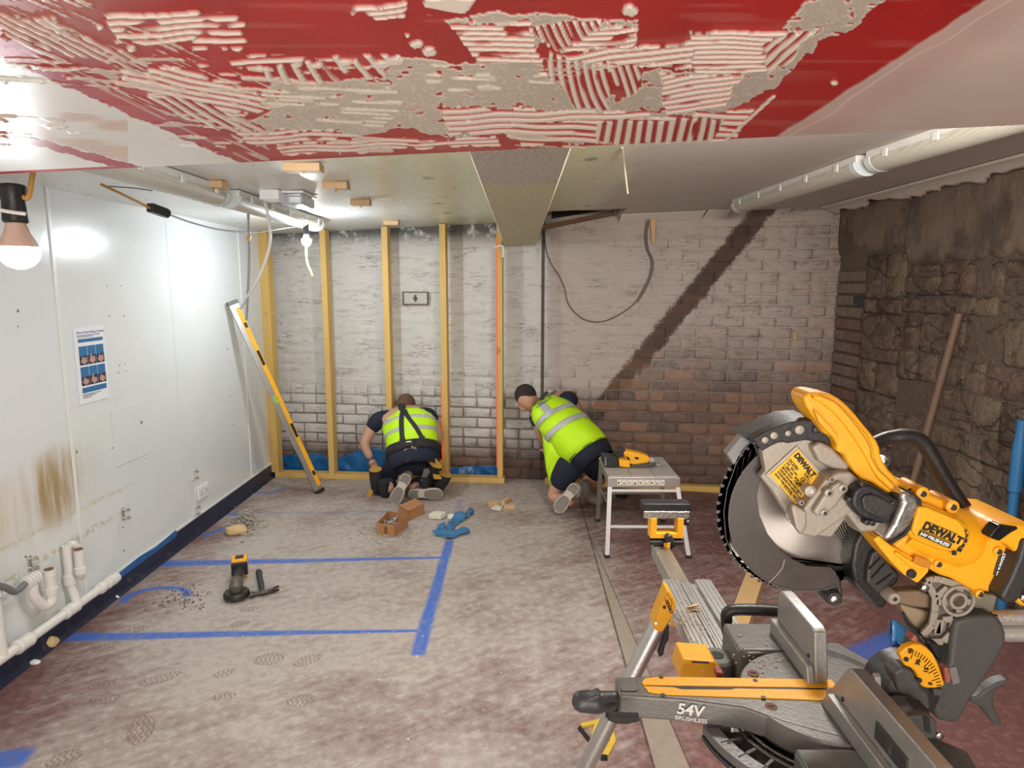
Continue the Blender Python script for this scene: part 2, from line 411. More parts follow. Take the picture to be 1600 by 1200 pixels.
# right of it: thin whitewash fading downwards and to the corner
umax = bu(1303, 500)[0]
wr = e2.ss(-.02,.03)*((zb-.95).ss(-.30,.55)*.85+.12)*((U-umax).ss(.0,-.5)*.35+.65)
wr = wr*(hz_*.7+md*.6).ss(.28,.66)
wash = wl_.mx(wr)
wash = wash*(isoS*-(zb.ss(.85,.60)*.85)+1.0)
chips = (fin*.6+hz_*.55).ss(.74,.80)*.55+md.ss(.70,.76)*.3
wash = (wash-chips).clamp()
rightw = U.ss(ulimb-.1, ulimb+.15)
wc = t.cmix((.63,.61,.57), (.52,.44,.385), rightw)
wc = t.cmix(wc, (.36,.31,.27), hz_.ss(.50,.72)*.55)
crk = (t.noise(t.vec(U*2.2, Z*17, 4.0), 1.0, 4, .7)-.5).abs().ss(.018,.004)*t.noise(t.vec(U*5, Z*5, 8.0), 1.0, 2).ss(.46,.62)
wc = t.cmix(wc, (.17,.14,.12), crk*.75)
col = t.cmix(brick, wc, wash)
spots = t.noise(sk, 33, 3, .6).ss(.64,.70)*(bg.ss(.4,.6))
col = t.cmix(col, (.60,.50,.42), spots*e2.ss(0,.05)*.55)
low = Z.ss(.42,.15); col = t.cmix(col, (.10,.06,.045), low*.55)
stairgh = e1.ss(.0,.04)*e2.ss(.03,-.01)*Z.ss(.85,1.1)
col = t.cmix(col, (.085,.055,.045), stairgh*.75)
gro = (U-ulimb).abs().ss(.018,.010); col = t.cmix(col, (.05,.035,.028), gro*.9)
headdark = Z.ss(1.98,2.12)*md.ss(.3,.5); col = t.cmix(col, (.03,.025,.022), headdark*.85*U.ss(2.6,2.3))  # darker in patches towards the head of the wall
pinkish = (U-bu(866,500)[0]).abs().ss(.07,.04)*Z.ss(.7,1.2); col = t.cmix(col, (.33,.25,.23), pinkish*.35)
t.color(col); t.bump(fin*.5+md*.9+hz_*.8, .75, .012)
brickm = t.m
def set_attr(o, val):
    a = o.data.attributes.new('mortar', 'FLOAT', 'POINT'); a.data.foreach_set('value', [val]*len(o.data.vertices))
Lb = (Vector((XR, 0, 0))-Vector((XL, 0, 0))).x/BU.x+.02
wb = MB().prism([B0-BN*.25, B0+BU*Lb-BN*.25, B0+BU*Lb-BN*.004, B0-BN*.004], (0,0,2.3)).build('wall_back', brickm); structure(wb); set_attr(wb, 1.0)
def brick_mesh(L, Hh, D, seed):
    rnd = random.Random(seed); bm = bmesh.new(); bmesh.ops.create_cube(bm, size=1)
    bmesh.ops.bevel(bm, geom=[e for e in bm.edges if all(v.co.y < 0 for v in e.verts)], offset=.10, segments=1, affect='EDGES')
    me = bpy.data.meshes.new('brick')
    for v in bm.verts:
        sx = 1 if v.co.x > 0 else -1; sz = 1 if v.co.z > 0 else -1
        v.co.x = v.co.x*L; v.co.z = v.co.z*Hh; v.co.y = v.co.y*D
        v.co.x = sx*(abs(v.co.x)+rnd.uniform(-.004,.003)); v.co.z = sz*(abs(v.co.z)+rnd.uniform(-.0035,.003)); v.co.y += rnd.uniform(-.0025,.0025)
    # undo the shrink of the anisotropic bevel so the arris stays about 6 mm
    for v in bm.verts:
        pass
    bm.to_mesh(me); bm.free(); me.materials.append(brickm)
    me.polygons.foreach_set('use_smooth', [True]*len(me.polygons))
    a = me.attributes.new('mortar', 'FLOAT', 'POINT'); a.data.foreach_set('value', [0.0]*len(me.vertices))
    return me
stretch = [brick_mesh(.229, .0745, .03, i) for i in range(8)]
header = [brick_mesh(.107, .0745, .03, 50+i) for i in range(4)]
Mr = Matrix((BU, -BN, Vector((0,0,1)))).transposed().to_4x4()
cand = []
for r in range(24):
    off = -(r % 2)*.5*PU
    hd = (r % 5 == 3)
    n = 0
    while True:
        uu = off+n*PU
        if uu > Lb: break
        for part in ((0,1) if hd else (0,)):
            w = PU/2 if hd else PU; u0 = uu+part*PU/2; u1 = u0+w
            c0, c1 = max(u0, 0), min(u1, Lb-.0)
            if c1-c0 > .05:
                cand.append(((c0+c1)/2, (r+.5)*PV, (c1-c0)-.0137, hd, r))
        n += 1
def score(c):     # how large it shows: the right-hand, barer and nearer bricks first
    return c[0]+(2.0 if c[1] < .95 else 0)
cand.sort(key=score, reverse=True)
joined = MB()
for i, (u, z, w, hd, r) in enumerate(cand):
    p = B0+BU*u+Vector((0,0,z)); rnd = random.Random(i*13+5)
    if z > 2.12: continue
    me = (header if w < .15 else stretch)[i % (4 if w < .15 else 8)]
    Lm = .107 if w < .15 else .229
    M = Matrix.Translation(p+BN*((-.0155 if (z > .80 and u < ulimb+1.2) else -.0075)+rnd.uniform(-.002,.003))) @ Mr @ Matrix.Rotation(rnd.uniform(-.008,.008), 4, 'Y') @ Matrix.Diagonal((w/Lm, 1, 1, 1))
    if i < 296:
        o = bpy.data.objects.new('brick', me); COL.objects.link(o); o.parent = wb; o.matrix_local = M
    else:
        joined.add([M @ v.co for v in me.vertices], [tuple(pl.vertices) for pl in me.polygons])
o = joined.build('brickwork', brickm, wb); set_attr(o, 0.0); o['kind'] = 'stuff'
# ---------- right wall: rubble stone ----------
t = MT('rubble_stone', .9); sk, X, Y, Z = t.pos()
n1 = t.noise(sk, 3.0, 4, .6); n2 = t.noise(sk, 16, 5, .65); n3 = t.noise(sk, 80, 3, .7); rn = t.rnd()
col = t.cmix((.105,.066,.046), (.235,.16,.11), n2.ss(.3,.7))
col = t.cmix(col, (.22,.165,.105), rn.ss(.55,.95)*.7)
col = t.cmix(col, (.17,.095,.068), rn.ss(.25,.12)*.45)
col = t.cmix(col, (.06,.042,.034), n1.ss(.5,.66)*.6)
col = t.cmix(col, (.42,.34,.26), (n3*.5+n2*.55).ss(.66,.74)*.5)
col = t.cmix(col, (.03,.022,.02), Y.ss(4.45,4.9)*Z.ss(1.62,1.7)*Z.ss(2.0,1.85)*n2.ss(.4,.55)*.9)
ck = (t.vor(t.vec(X, Y+(n2-.5)*.25, Z*1.5+(n1-.5)*.3), 4.2, 'DISTANCE_TO_EDGE')).ss(.045,.0)*n1.ss(.38,.5); col = t.cmix(col, (.035,.025,.02), ck*.5)
col = t.cmix(col, (.30,.23,.16), t.noise(t.vec(X, Y*3, Z*9), 1.6, 5, .7).ss(.55,.68)*.55)
t.color(col); t.bump(n2*1.3+n3*.5+n1-ck*.5, 1.0, .03)
stonem = t.m
t = MT('old_mortar', .95); sk, X, Y, Z = t.pos(); n2 = t.noise(sk, 25, 5, .65)
t.color(t.cmix((.075,.052,.038), (.17,.12,.085), n2)); t.bump(n2, 1, .02); mortm = t.m
wr_ = MB().box((XR+.083, 2.2, 1.15), (.17, 7.4, 2.36)).build('wall_right', mortm); structure(wr_)
def stone(y0, y1, z0, z1, proud, seed, mat=None, name='stone'):
    rnd = random.Random(seed); bm = bmesh.new(); nx = 2+max(2, int((y1-y0)/.07)); nz = 2+max(2, int((z1-z0)/.07))
    g = .003; y0 += g; y1 -= g; z0 += g; z1 -= g
    V_ = {}
    for i in range(nx+1):
        for j in range(nz+1):
            ey = min(i, nx-i); ez = min(j, nz-j); edge = (ey == 0 or ez == 0); corner = (ey == 0 and ez == 0)
            ty = (0, .016/(y1-y0))[i] if i < 2 else ((1-.016/(y1-y0), 1)[i-nx+1] if i > nx-2 else (i-1)/(nx-2)); tz = (0, .016/(z1-z0))[j] if j < 2 else ((1-.016/(z1-z0), 1)[j-nz+1] if j > nz-2 else (j-1)/(nz-2))
            yy = y0+(y1-y0)*ty; zz = z0+(z1-z0)*tz
            jit = .005
            yy += rnd.uniform(-jit, jit)*(1 if edge else .6); zz += rnd.uniform(-jit, jit)*(1 if edge else .6)
            if corner: yy += (.007 if i == 0 else -.007); zz += (.005 if j == 0 else -.005)
            dx = proud*.8+.006+rnd.uniform(-.008,.008)-(.012 if edge else 0)
            V_[i, j] = bm.verts.new((XR-dx, yy, zz))
    for i in range(nx):
        for j in range(nz): bm.faces.new((V_[i,j], V_[i,j+1], V_[i+1,j+1], V_[i+1,j]))
    e = [x for x in bm.edges if x.is_boundary]; r = bmesh.ops.extrude_edge_only(bm, edges=e)
    for v in [q for q in r['geom'] if isinstance(q, bmesh.types.BMVert)]: v.co.x = XR+.03
    bmesh.ops.recalc_face_normals(bm, faces=bm.faces)
    me = bpy.data.meshes.new(name); bm.to_mesh(me); bm.free(); me.materials.append(mat or stonem)
    me.polygons.foreach_set('use_smooth', [True]*len(me.polygons))
    o = bpy.data.objects.new(name, me); COL.objects.link(o); o.parent = wr_; return o
rnd = random.Random(21); sid = 0
ycol = Rw(1352, 500).y     # end of the brick return
ystrip = Rw(1412, 500).y   # column of dressed quoins
# quoins
z = 0.02
for hh, split in ((.30,0),(.26,1),(.34,0),(.22,1),(.33,0),(.10,1),(.30,1)):
    if split:
        m_ = ystrip+(ycol-ystrip)*rnd.uniform(.4,.7); stone(ystrip, m_, z, z+hh, rnd.uniform(.02,.035), sid); stone(m_, ycol, z, z+hh, rnd.uniform(.02,.04), sid+1); sid += 2
    else: stone(ystrip, ycol, z, z+hh, .04, sid); sid += 1
    z += hh
# rubble courses
z = 0.02
for hh in (.24,.20,.26,.13,.22,.18,.24,.11,.20):
    y = 1.2+rnd.uniform(0,.3)
    while y < ystrip-.03:
        w = rnd.uniform(.18,.52); w = min(w, ystrip-.01-y)
        if ystrip-.01-(y+w) < .12: w = ystrip-.01-y
        if hh > .19 and rnd.random() < .35:
            q = hh*rnd.uniform(.4,.6); stone(y, y+w, z, z+q, rnd.uniform(-.005,.035), sid); stone(y, y+w, z+q, z+hh, rnd.uniform(-.005,.035), sid+1); sid += 2
        else: stone(y, y+w, z, z+hh, rnd.uniform(-.008,.04), sid); sid += 1
        y += w
    z += hh
# dark brick return beside the corner
t = MT('dark_return_brick', .9); sk, X, Y, Z = t.pos(); n2 = t.noise(sk, 18, 5, .65); n3 = t.noise(sk, 80, 3, .7); rn = t.rnd()
col = t.cmix((.12,.085,.07), (.23,.16,.13), n2); col = t.cmix(col, (.16,.075,.055), rn.ss(.7,.8)*.7); col = t.cmix(col, (.04,.035,.038), rn.ss(.12,.06))
col = t.cmix(col, (.40,.34,.30), (n3*.5+n2*.5).ss(.55,.66)*.5*Z.ss(.7,1.4)); t.color(col); t.bump(n2+n3*.5, .8, .012); retm = t.m
ycor = (B0+BU*Lb).y
for r in range(20):
    z0 = r*PV; cuts = [ycol, ycol+(ycor-ycol)*(.35 if r % 2 else .62), ycor-.005]
    for a, b in zip(cuts[:-1], cuts[1:]):
        me = header[(r) % 4].copy() if r < 0 else None
        o = MB().box((XR-.004, (a+b)/2, z0+PV/2), (.034, abs(b-a)-.014, PV-.014)).build('brick', retm, wr_, bevel=.006, seg=1)
        o.location.x += random.uniform(-.006,.006)
# brown scratch coat under the ceiling with a torn lower edge
t = MT('brown_scratch_coat', .95); sk, X, Y, Z = t.pos(); n1 = t.noise(sk, 3, 4, .6); n2 = t.noise(t.vec(X, Y*9, Z*5), 1.6, 5, .7); n3 = t.noise(sk, 60, 3, .7)
col = t.cmix((.115,.078,.055), (.24,.175,.125), n2); col = t.cmix(col, (.055,.042,.036), n1.ss(.48,.62)*.7); col = t.cmix(col, (.33,.27,.21), (n2*.6+n3*.4).ss(.6,.7)*.5)
t.color(col); t.bump(n2+n3*.4, .8, .015)
bm = bmesh.new(); n = 150; ya, yb = 1.2, ycor-.01; g = {}
for i in range(n+1):
    y = ya+(yb-ya)*i/n; zl = 1.80+.05*mnoise.noise((y*2.5, 0, 3))+.03*mnoise.noise((y*11, 0, 1))+(.12 if y > ystrip else 0)+(.05*(y > ycol))
    zl -= .10*max(0, (y-4.45))  
    for j in range(9):
        z = zl+(2.30-zl)*j/8; dd = .028+.010*mnoise.noise((y*5, z*5, 0))+.006*mnoise.noise((y*21, z*21, 0))-(.012 if j == 0 else 0)
        g[i, j] = bm.verts.new((XR-dd, y, z))
for i in range(n):
    for j in range(8): bm.faces.new((g[i,j], g[i,j+1], g[i+1,j+1], g[i+1,j]))
r = bmesh.ops.extrude_edge_only(bm, edges=[e for e in bm.edges if e.is_boundary])
for v in [q for q in r['geom'] if isinstance(q, bmesh.types.BMVert)]: v.co.x = XR+.03
bmesh.ops.recalc_face_normals(bm, faces=bm.faces)
me = bpy.data.meshes.new('plaster_coat'); bm.to_mesh(me); bm.free(); me.materials.append(t.m); me.polygons.foreach_set('use_smooth', [True]*len(me.polygons))
o = bpy.data.objects.new('plaster_coat', me); COL.objects.link(o); o.parent = wr_; o['label'] = 'brown scratch coat of old plaster with torn lower edge'
# wall behind the camera closes the room
dull = sm('dull_plaster', (.62,.55,.50), .8, var=.08)
o = MB().box((.1, -2.45, 1.15), (5.4, .1, 2.4)).build('wall_front', dull); structure(o)
# ---------- ceiling ----------
t = MT('painted_ceiling', .35); sk, X, Y, Z = t.pos(); n1 = t.noise(sk, 1.7, 4, .6); n2 = t.noise(sk, 9, 4, .6); n3 = t.noise(sk, 60, 3)
sw = t.noise(t.vec(X*7, Y*1.3, 0.0), 1.0, 3, .6)
Xd = X+(n1-.5)*.35
col = t.cmix((.74,.74,.71), (.66,.65,.60), n2)
yel = Xd.ss(-.95,-.55)*Xd.ss(.62,.40); col = t.cmix(col, (.60,.585,.36), yel*(.75+sw*.3))
col = t.cmix(col, (.78,.78,.70), (sw.ss(.52,.62)*yel*X.ss(-.1,-.4))*.6)
rt = Xd.ss(.42,.60); col = t.cmix(col, (.56,.505,.455), rt)
col = t.cmix(col, (.50,.44,.40), rt*n2.ss(.45,.7)*.5)
marks = None
for (px, py) in ((923,249),(670,278),(685,318),(700,333),(918,322)):
    a = Cl(px, py); q = ((X-a.x)*(X-a.x)/.0012+(Y-a.y)*(Y-a.y)/.0022); m = q.ss(1.4,.3)*n3.ss(.42,.52); marks = m if marks is None else marks.mx(m)
col = t.cmix(col, (.07,.05,.04), marks)
t.color(col); t.put('Roughness', (rt*.35+n2*.15+.22).clamp()); t.bump(n2+n3*.3, .12, .004)
ceilm = t.m
def cslab(x0, x1, y0, y1, th=.03, up=0.0):
    return [(x0,y0,zc(x0)+up),(x1,y0,zc(x1)+up),(x1,y1,zc(x1)+up),(x0,y1,zc(x0)+up)]
c1 = Cl(850,345); hx0, hx1 = .13, Bk(962,330).x
by = lambda x: B0.y-(x-XL)*.13
ce = MB()
ce.prism([(XL-.1,-2.5,zc(XL-.1)),(XR+.15,-2.5,zc(XR+.15)),(XR+.15,4.2,zc(XR+.15)),(XL-.1,4.2,zc(XL-.1))], (0,0,.03))
ce.prism([(XL-.1,4.2,zc(XL-.1)),(hx0,4.2,zc(hx0)),(hx0,by(hx0)+.05,zc(hx0)),(XL-.1,by(XL)+.05,zc(XL-.1))], (0,0,.03))
yh = Cl(900, 329).y
ce.prism([(hx0,4.2,zc(hx0)),(hx1,4.2,zc(hx1)),(hx1,yh-.03,zc(hx1)),(.55,yh+.02,zc(.55)),(.4,yh-.03,zc(.4)),(hx0,yh,zc(hx0))], (0,0,.03))
ce.prism([(hx1,4.2,zc(hx1)),(XR+.15,4.2,zc(XR+.15)),(XR+.15,by(XR)+.05,zc(XR+.15)),(hx1,by(hx1)+.05,zc(hx1))], (0,0,.03))
co = ce.build('ceiling', ceilm, smooth=False); structure(co)
dark = sm('void_shade', (.02,.016,.014), .95)  # darkness of the unlit void put into the colour
MB().prism([Bk(862,342,.006), Bk(960,326,.006), Bk(960,312,.006), Bk(862,312,.006)], BN*.004).build('gap_shade_sheet', dark, co)  # near-black sheet painted as the shade in the ceiling gap
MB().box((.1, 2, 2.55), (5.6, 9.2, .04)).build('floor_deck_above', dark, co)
rough_t = sm('old_joist_timber', (.16,.085,.045), .85, var=.35, scale=14)
MB().bar(Bk(846, 356, .045), Bk(960, 333, .045), .05, .034).build('joist', rough_t, co, bevel=.003)
# ---------- beam across the room ----------
t = MT('textured_beam_paint', .55); sk, X, Y, Z = t.pos(); n1 = t.vor(sk, 95, 'SMOOTH_F1'); n2 = t.noise(sk, 40, 4, .7); n3 = t.noise(sk, 4, 3)
Yd = Y+(n3-.5)*.15
col = t.cmix((.50,.44,.385), (.565,.51,.335), Yd.ss(2.25,2.32)); col = t.cmix(col, (.66,.61,.47), n2.ss(.55,.70)*.5)
t.color(col); t.bump(n1+n2, 1.0, .007)
beamz = 1.985
bmz = MB(); 
bl, br_ = -.135, .128
bmz.prism([(bl-.03,.9,2.2),(bl,.9,beamz+.012),(bl+.008,.9,beamz),(br_-.008,.9,beamz),(br_,.9,beamz+.012),(br_,.9,2.2)], (0, 5.54-.9, 0))
o = bmz.build('trim_2', t.m); structure(o)
# ---------- cornice remains at the right ----------
t = MT('torn_plaster', .8); sk, X, Y, Z = t.pos(); n2 = t.noise(sk, 30, 5, .7)
t.color(t.cmix((.50,.43,.36), (.70,.64,.57), n2)); t.bump(n2, .6, .006); torn = t.m
bm = bmesh.new(); n = 170; g = {}
for i in range(n+1):
    y = 1.5+(ycor-.02-1.5)*i/n
    tear = .5+.9*mnoise.noise((y*1.6, 1, 0))+.35*mnoise.noise((y*7, 2, 0))+.15*mnoise.noise((y*30, 3, 0))
    tear = max(.12, min(1.0, tear+.2))
    for j in range(7):
        a = j/6*tear; xx = XR-.20+.17*a; zz = zc(xx)-.004-.075*a**1.6
        g[i, j] = bm.verts.new((xx, y, zz))
for i in range(n):
    for j in range(6): bm.faces.new((g[i,j], g[i+1,j], g[i+1,j+1], g[i,j+1]))
me = bpy.data.meshes.new('trim_3'); bm.to_mesh(me); bm.free(); me.materials.append(torn); me.polygons.foreach_set('use_smooth', [True]*len(me.polygons))
o = bpy.data.objects.new('trim_3', me); COL.objects.link(o); md = o.modifiers.new('s', 'SOLIDIFY'); md.thickness = .012; md.offset = 1; structure(o)
tq = MB()
for a, b, zz in ((Bk(966,330).x, Bk(1095,325).x, .0), (Bk(1098,325).x, Bk(1134,322).x, .006)):
    tq.prism([(a, by(a)-.19, zc(a)-.004),(b, by(b)-.15, zc(b)-.002),(b, by(b)-.004, zc(b)-.05+zz),(a, by(a)-.004, zc(a)-.05+zz)], (0,0,.012))
o = tq.build('trim_4', sm('white_cornice', (.80,.74,.68), .6, var=.05), bevel=.002); structure(o)
# ragged scraps at the head of the back wall on the right
tq = MB()
for i in range(46):
    x = Bk(1230,330).x+(XR-.02-Bk(1230,330).x)*i/46
    h_ = .02+.022*abs(mnoise.noise((x*9, 0, 7)))*2
    tq.box((x+.01, by(x)-.02, zc(x)-h_/2), (.034, .03, h_), (0,0,-BA))
o = tq.build('trim_5', torn); structure(o)
# ---------- red soffit over the doorway (trim_1), glue ridges combed across it ----------
SZ = 1.88
e0, e1_ = G(0, 272, SZ), G(1600, 195, SZ)
ks = (e1_.y-e0.y)/(e1_.x-e0.x)
def vnoise(x, y, s, seed):
    r = np.random.RandomState(seed); g = r.rand(256, 256); u = x*s; v = y*s
    i = np.floor(u).astype(int); j = np.floor(v).astype(int); fu = u-i; fv = v-j; fu = fu*fu*(3-2*fu); fv = fv*fv*(3-2*fv)
    a = g[i % 256, j % 256]; b = g[(i+1) % 256, j % 256]; c = g[i % 256, (j+1) % 256]; d = g[(i+1) % 256, (j+1) % 256]
    return a*(1-fu)*(1-fv)+b*fu*(1-fv)+c*(1-fu)*fv+d*fu*fv
nx, ny = 1500, 380
xs = np.linspace(-1.42, 1.42, nx); ss_ = np.linspace(0, 1, ny)
yn = .36
Xg = np.repeat(xs[:, None], ny, 1); yend = e0.y+ks*(Xg-e0.x)
Yg = yn+(yend-yn)*(ss_[None, :]**1.35)
px_, py_ = proj(Xg, Yg, np.full_like(Xg, SZ))
N = lambda s, seed: vnoise(px_, py_, s, seed)-.5
wx = px_+14*N(1/22, 1)+6*N(1/7, 2); wy = py_+9*N(1/22, 3)+4*N(1/7, 4)
def poly(pts, x=None, y=None):
    x = wx if x is None else x; y = wy if y is None else y
    ins = np.zeros(x.shape, bool); n = len(pts)
    for i in range(n):
        (x1, y1), (x2, y2) = pts[i], pts[(i+1) % n]
        if y1 == y2: continue
        c = ((y1 > y) != (y2 > y)) & (x < (x2-x1)*(y-y1)/(y2-y1)+x1); ins ^= c
    return ins
def sst(v, a, b):
    t_ = np.clip((v-a)/(b-a), 0, 1); return t_*t_*(3-2*t_)
glue = np.zeros_like(Xg); ridge = np.zeros_like(Xg)
def patch(pts, amt=1.0):
    global glue; glue = np.maximum(glue, poly(pts)*amt)
def comb(pts, ang, pitch, duty=.5, bend=None, wob=3.0, amt=1.0, cut=True):
    """combed stripes at angle (pixels) inside a polygon"""
    global glue, ridge
    m = poly(pts); ca, sa = math.cos(ang), math.sin(ang)
    u = (px_*ca+py_*sa); v = (-px_*sa+py_*ca)+wob*2*N(1/60, int(ang*10)+20)
    if bend: v = v+bend*((u-bend_c(pts, ca, sa))/60)**2
    s = .5+.5*np.sin(2*np.pi*v/pitch); brk = vnoise(u/40, v/pitch, 1.0, int(pitch*7)+int(px_.shape[0]))
    st_ = sst(s, 1-duty-.12, 1-duty+.12)*sst(brk, .12, .22)
    glue = np.where(m, st_*amt if cut else np.maximum(glue, st_*amt), glue); ridge = np.where(m, st_, ridge)
def bend_c(pts, ca, sa): return sum(p[0]*ca+p[1]*sa for p in pts)/len(pts)
# broad thin patches
patch([(405,150),(425,128),(520,120),(575,95),(600,86),(660,88),(715,102),(745,96),(800,95),(905,110),(950,150),(1010,110),(1090,108),(1160,70),(1215,55),(1250,15),(1290,-20),(1400,-20),(1330,45),(1290,60),(1240,105),(1190,150),(1100,190),(1000,200),(900,207),(800,212),(745,200),(700,212),(640,200),(560,212),(470,190),(425,170)])
patch([(690,32),(780,15),(800,22),(1000,28),(990,95),(900,95),(850,60),(830,100),(740,96),(728,60)])
patch([(430,170),(560,190),(560,212),(420,218),(365,205)], 1)
comb([(700,38),(830,30),(850,95),(745,98),(722,62)], .04, 8.5, .55)
comb([(848,62),(836,40),(1000,40),(990,72),(880,78)], -.08, 8, .55)
comb([(822,44),(850,36),(960,26),(900,66),(872,74)], 1.08, 11, .5)
comb([(860,78),(905,90),(960,92),(950,172),(905,168),(855,115)], 1.35, 13, .5, bend=10)
comb([(960,90),(1010,80),(1000,140),(960,160)], 1.25, 12, .5)
comb([(1085,52),(1240,42),(1225,78),(1195,112),(1080,108)], .02, 7.5, .6)
comb([(1195,60),(1280,40),(1240,90),(1200,115)], -.7, 12, .6)
comb([(880,80),(1090,62),(1080,105),(1010,100),(900,92)], -.10, 9, .6)
comb([(1035,112),(1160,112),(1130,165),(1040,180)], -.16, 8, .62)
comb([(690,165),(1010,175),(1030,205),(700,210)], -.03, 9, .66)
comb([(190,98),(300,110),(410,145),(425,172),(330,182),(250,150),(190,125)], .20, 9.5, .52)
comb([(210,140),(330,160),(425,205),(380,215),(280,180)], .52, 10, .5)
comb([(370,205),(520,200),(530,216),(400,222)], -.05, 7, .6)
comb([(430,222),(770,212),(780,226),(440,238)], -.03, 6, .5)
comb([(400,112),(470,90),(610,85),(600,118),(520,128),(430,132)], 1.0, 21, .35, bend=8)
comb([(800,188),(960,186),(1180,172),(1150,218),(810,226)], .05, 10, .5)
comb([(930,190),(1130,182),(1110,222),(930,222)], 1.75, 16, .55)
comb([(170,18),(352,14),(382,34),(330,66),(185,62)], .0-.05, 10, .5)
comb([(300,40),(385,35),(375,72),(305,78)], -.02, 13, .35)
comb([(0,22),(80,30),(235,96),(225,115),(120,85),(0,60)], .46, 8, .4, amt=.8)
comb([(560,5),(640,2),(638,24),(548,22)], -.1, 9, .6)
comb([(660,-10),(740,-10),(728,28),(664,22)], .1, 40, .7)
comb([(360,88),(475,82),(475,96),(358,100)], -.02, 10, .4)
for (cx, cy, r) in ((671,78,11),(985,12,13),(155,40,5),(1303,127,5),(407,104,6),(465,97,7),(497,99,8),(540,95,9),(652,66,10),(636,53,4),(598,97,10),(620,92,10),(206,73,7),(90,45,5)):
    m = ((px_-cx)/r)**2+((py_-cy)/(r*.55))**2+1.2*N(1/4, cx); glue = np.where(m < 1, 1, glue); ridge = np.where(m < 1, 1, ridge)
strk = (vnoise(px_/46+py_/90, (py_-.05*px_)/3.0, 1.0, 91) > .70) & (vnoise(px_/110, py_/40, 1.0, 92) > .42) & (py_ > 90) & (py_ < 236) & (px_ < 1050)
glue = np.where(strk & (glue < .1), .85, glue); ridge = np.where(strk & (ridge < .1) & (vnoise(px_/50, py_/50, 1., 93) > .5), .8, ridge)
str2 = (vnoise((px_+2.1*py_)/70, (py_-.46*px_)/2.6, 1.0, 94) > .72) & (px_ < 420) & (py_-.46*px_ > -60) & (py_-.46*px_ < 62)
glue = np.where(str2, .8, glue)
# bare red flecks where the patch broke
fl_ = (vnoise(px_/16, py_/7, 1.0, 77)*.6+vnoise(px_/6, py_/3, 1.0, 78)*.4)
glue = np.where((fl_ > .76) & (ridge == 0), 0, glue)
# region beyond the red bands: white boards
kA = (250-60)/390; kB = (262-205)/210
lineA = 60+kA*px_; lineB = 205+kB*px_
wj = 5*N(1/12, 31)+3*N(1/4, 32)
below = (py_ > lineA+30+wj*1.3-.045*px_) & (py_ < lineB-4+wj*.6) & (px_ < 395)
below2 = (py_ > lineB+7+wj*.6) & (py_ < 268-.0481*px_) & (px_ < 330)
below3 = (py_ > lineB+4) & (px_ >= 210) & (py_ < 264-.0481*px_) & (px_ < 380) & (py_ > lineA+24)
white = (below | below2 | below3)
rb = 212+(0-212)/(1540-1215)*(px_-1215)    # right edge of the red
dr = (py_-rb)*.82+2.5*N(1/30, 41)+1.2*N(1/8, 42)
pink = sst(dr, -2, 4)
streaky = sst(vnoise(px_/90+py_/60, (py_+.65*px_)/5, 1.0, 55), .45, .75)*sst(dr, -26, 2)*(1-pink)
under = np.exp(-((dr-34)/26)**2)*.55+sst(dr, 2, 6)*np.exp(-dr/18)*.7
red = np.array([.40,.012,.014]); beige = np.array([.56,.50,.42]); wht = np.array([.80,.73,.64]); pnk = np.array([.66,.545,.49]); wb_ = np.array([.78,.775,.73])
col = np.broadcast_to(red, Xg.shape+(3,)).copy(); col *= (.9+.25*vnoise(px_, py_, 1/90, 9))[..., None]
g3 = glue[..., None]; edge = np.abs(np.gradient(glue, axis=0))+np.abs(np.gradient(glue, axis=1)); edge = np.clip(edge*2, 0, 1)
speck = vnoise(px_/3.2, py_/2.0, 1.0, 60)
gc = beige[None, None]*(1-.0)+(wht-beige)*(sst(speck, .55, .9)*.6)[..., None]
gc = gc*(1-ridge[..., None])+wht*ridge[..., None]; gc = gc*(1-edge[..., None])+wht*edge[..., None]
right_dirt = sst(px_, 650, 900)[..., None]; gc = gc*(1-.12*right_dirt*(1-ridge[..., None]))
smear = (sst(vnoise(px_/140, py_/8, 1.0, 61), .55, .8)*.18)[..., None]; col = col*(1-smear)+np.array([.55,.25,.22])*smear
tl = (sst(px_, 260, 40)*sst(py_, 110, 20)*.55 if False else (1-sst(px_, 60, 300))*(1-sst(py_-.35*px_, 20, 75))*.45)[..., None]; col = col*(1-tl)+np.array([.42,.24,.20])*tl
col = col*(1-g3)+gc*g3
w3 = white[..., None].astype(float); tan = ((sst(vnoise(px_/60, py_/14, 1.0, 62), .35, .7))*(px_ < 200)*(py_ > 165+.1*px_)*(py_ < lineB-6))[..., None]
tst = (.5+.5*np.sin(2*np.pi*(py_+.05*px_)/4.2))[..., None]
wc_ = wb_*(1-.55*tan)+np.array([.62,.50,.36])*.55*tan; wc_ = wc_*(1-.3*tan*tst)+red*.3*tan*tst*1.5
col = col*(1-w3)+wc_*w3
col = col*(1-.35*streaky[..., None])+np.array([.58,.40,.36])*.35*streaky[..., None]
pk = pnk*(1-.55*under[..., None])+np.array([.46,.23,.215])*.55*under[..., None]
bx_ = 1240+(1500-1240)*(200-py_)/(200-40); pl_edge = np.exp(-((px_-(bx_+26*vnoise(py_/30, py_*0, 1.0, 63)))/2.2)**2)
pk = pk*(1-pl_edge[..., None]*.6)+wht*pl_edge[..., None]*.6
wa = (.95+.1*vnoise(px_/120, py_/25, 1.0, 64))[..., None]; pk = pk*wa
col = col*(1-pink[..., None])+pk*pink[..., None]
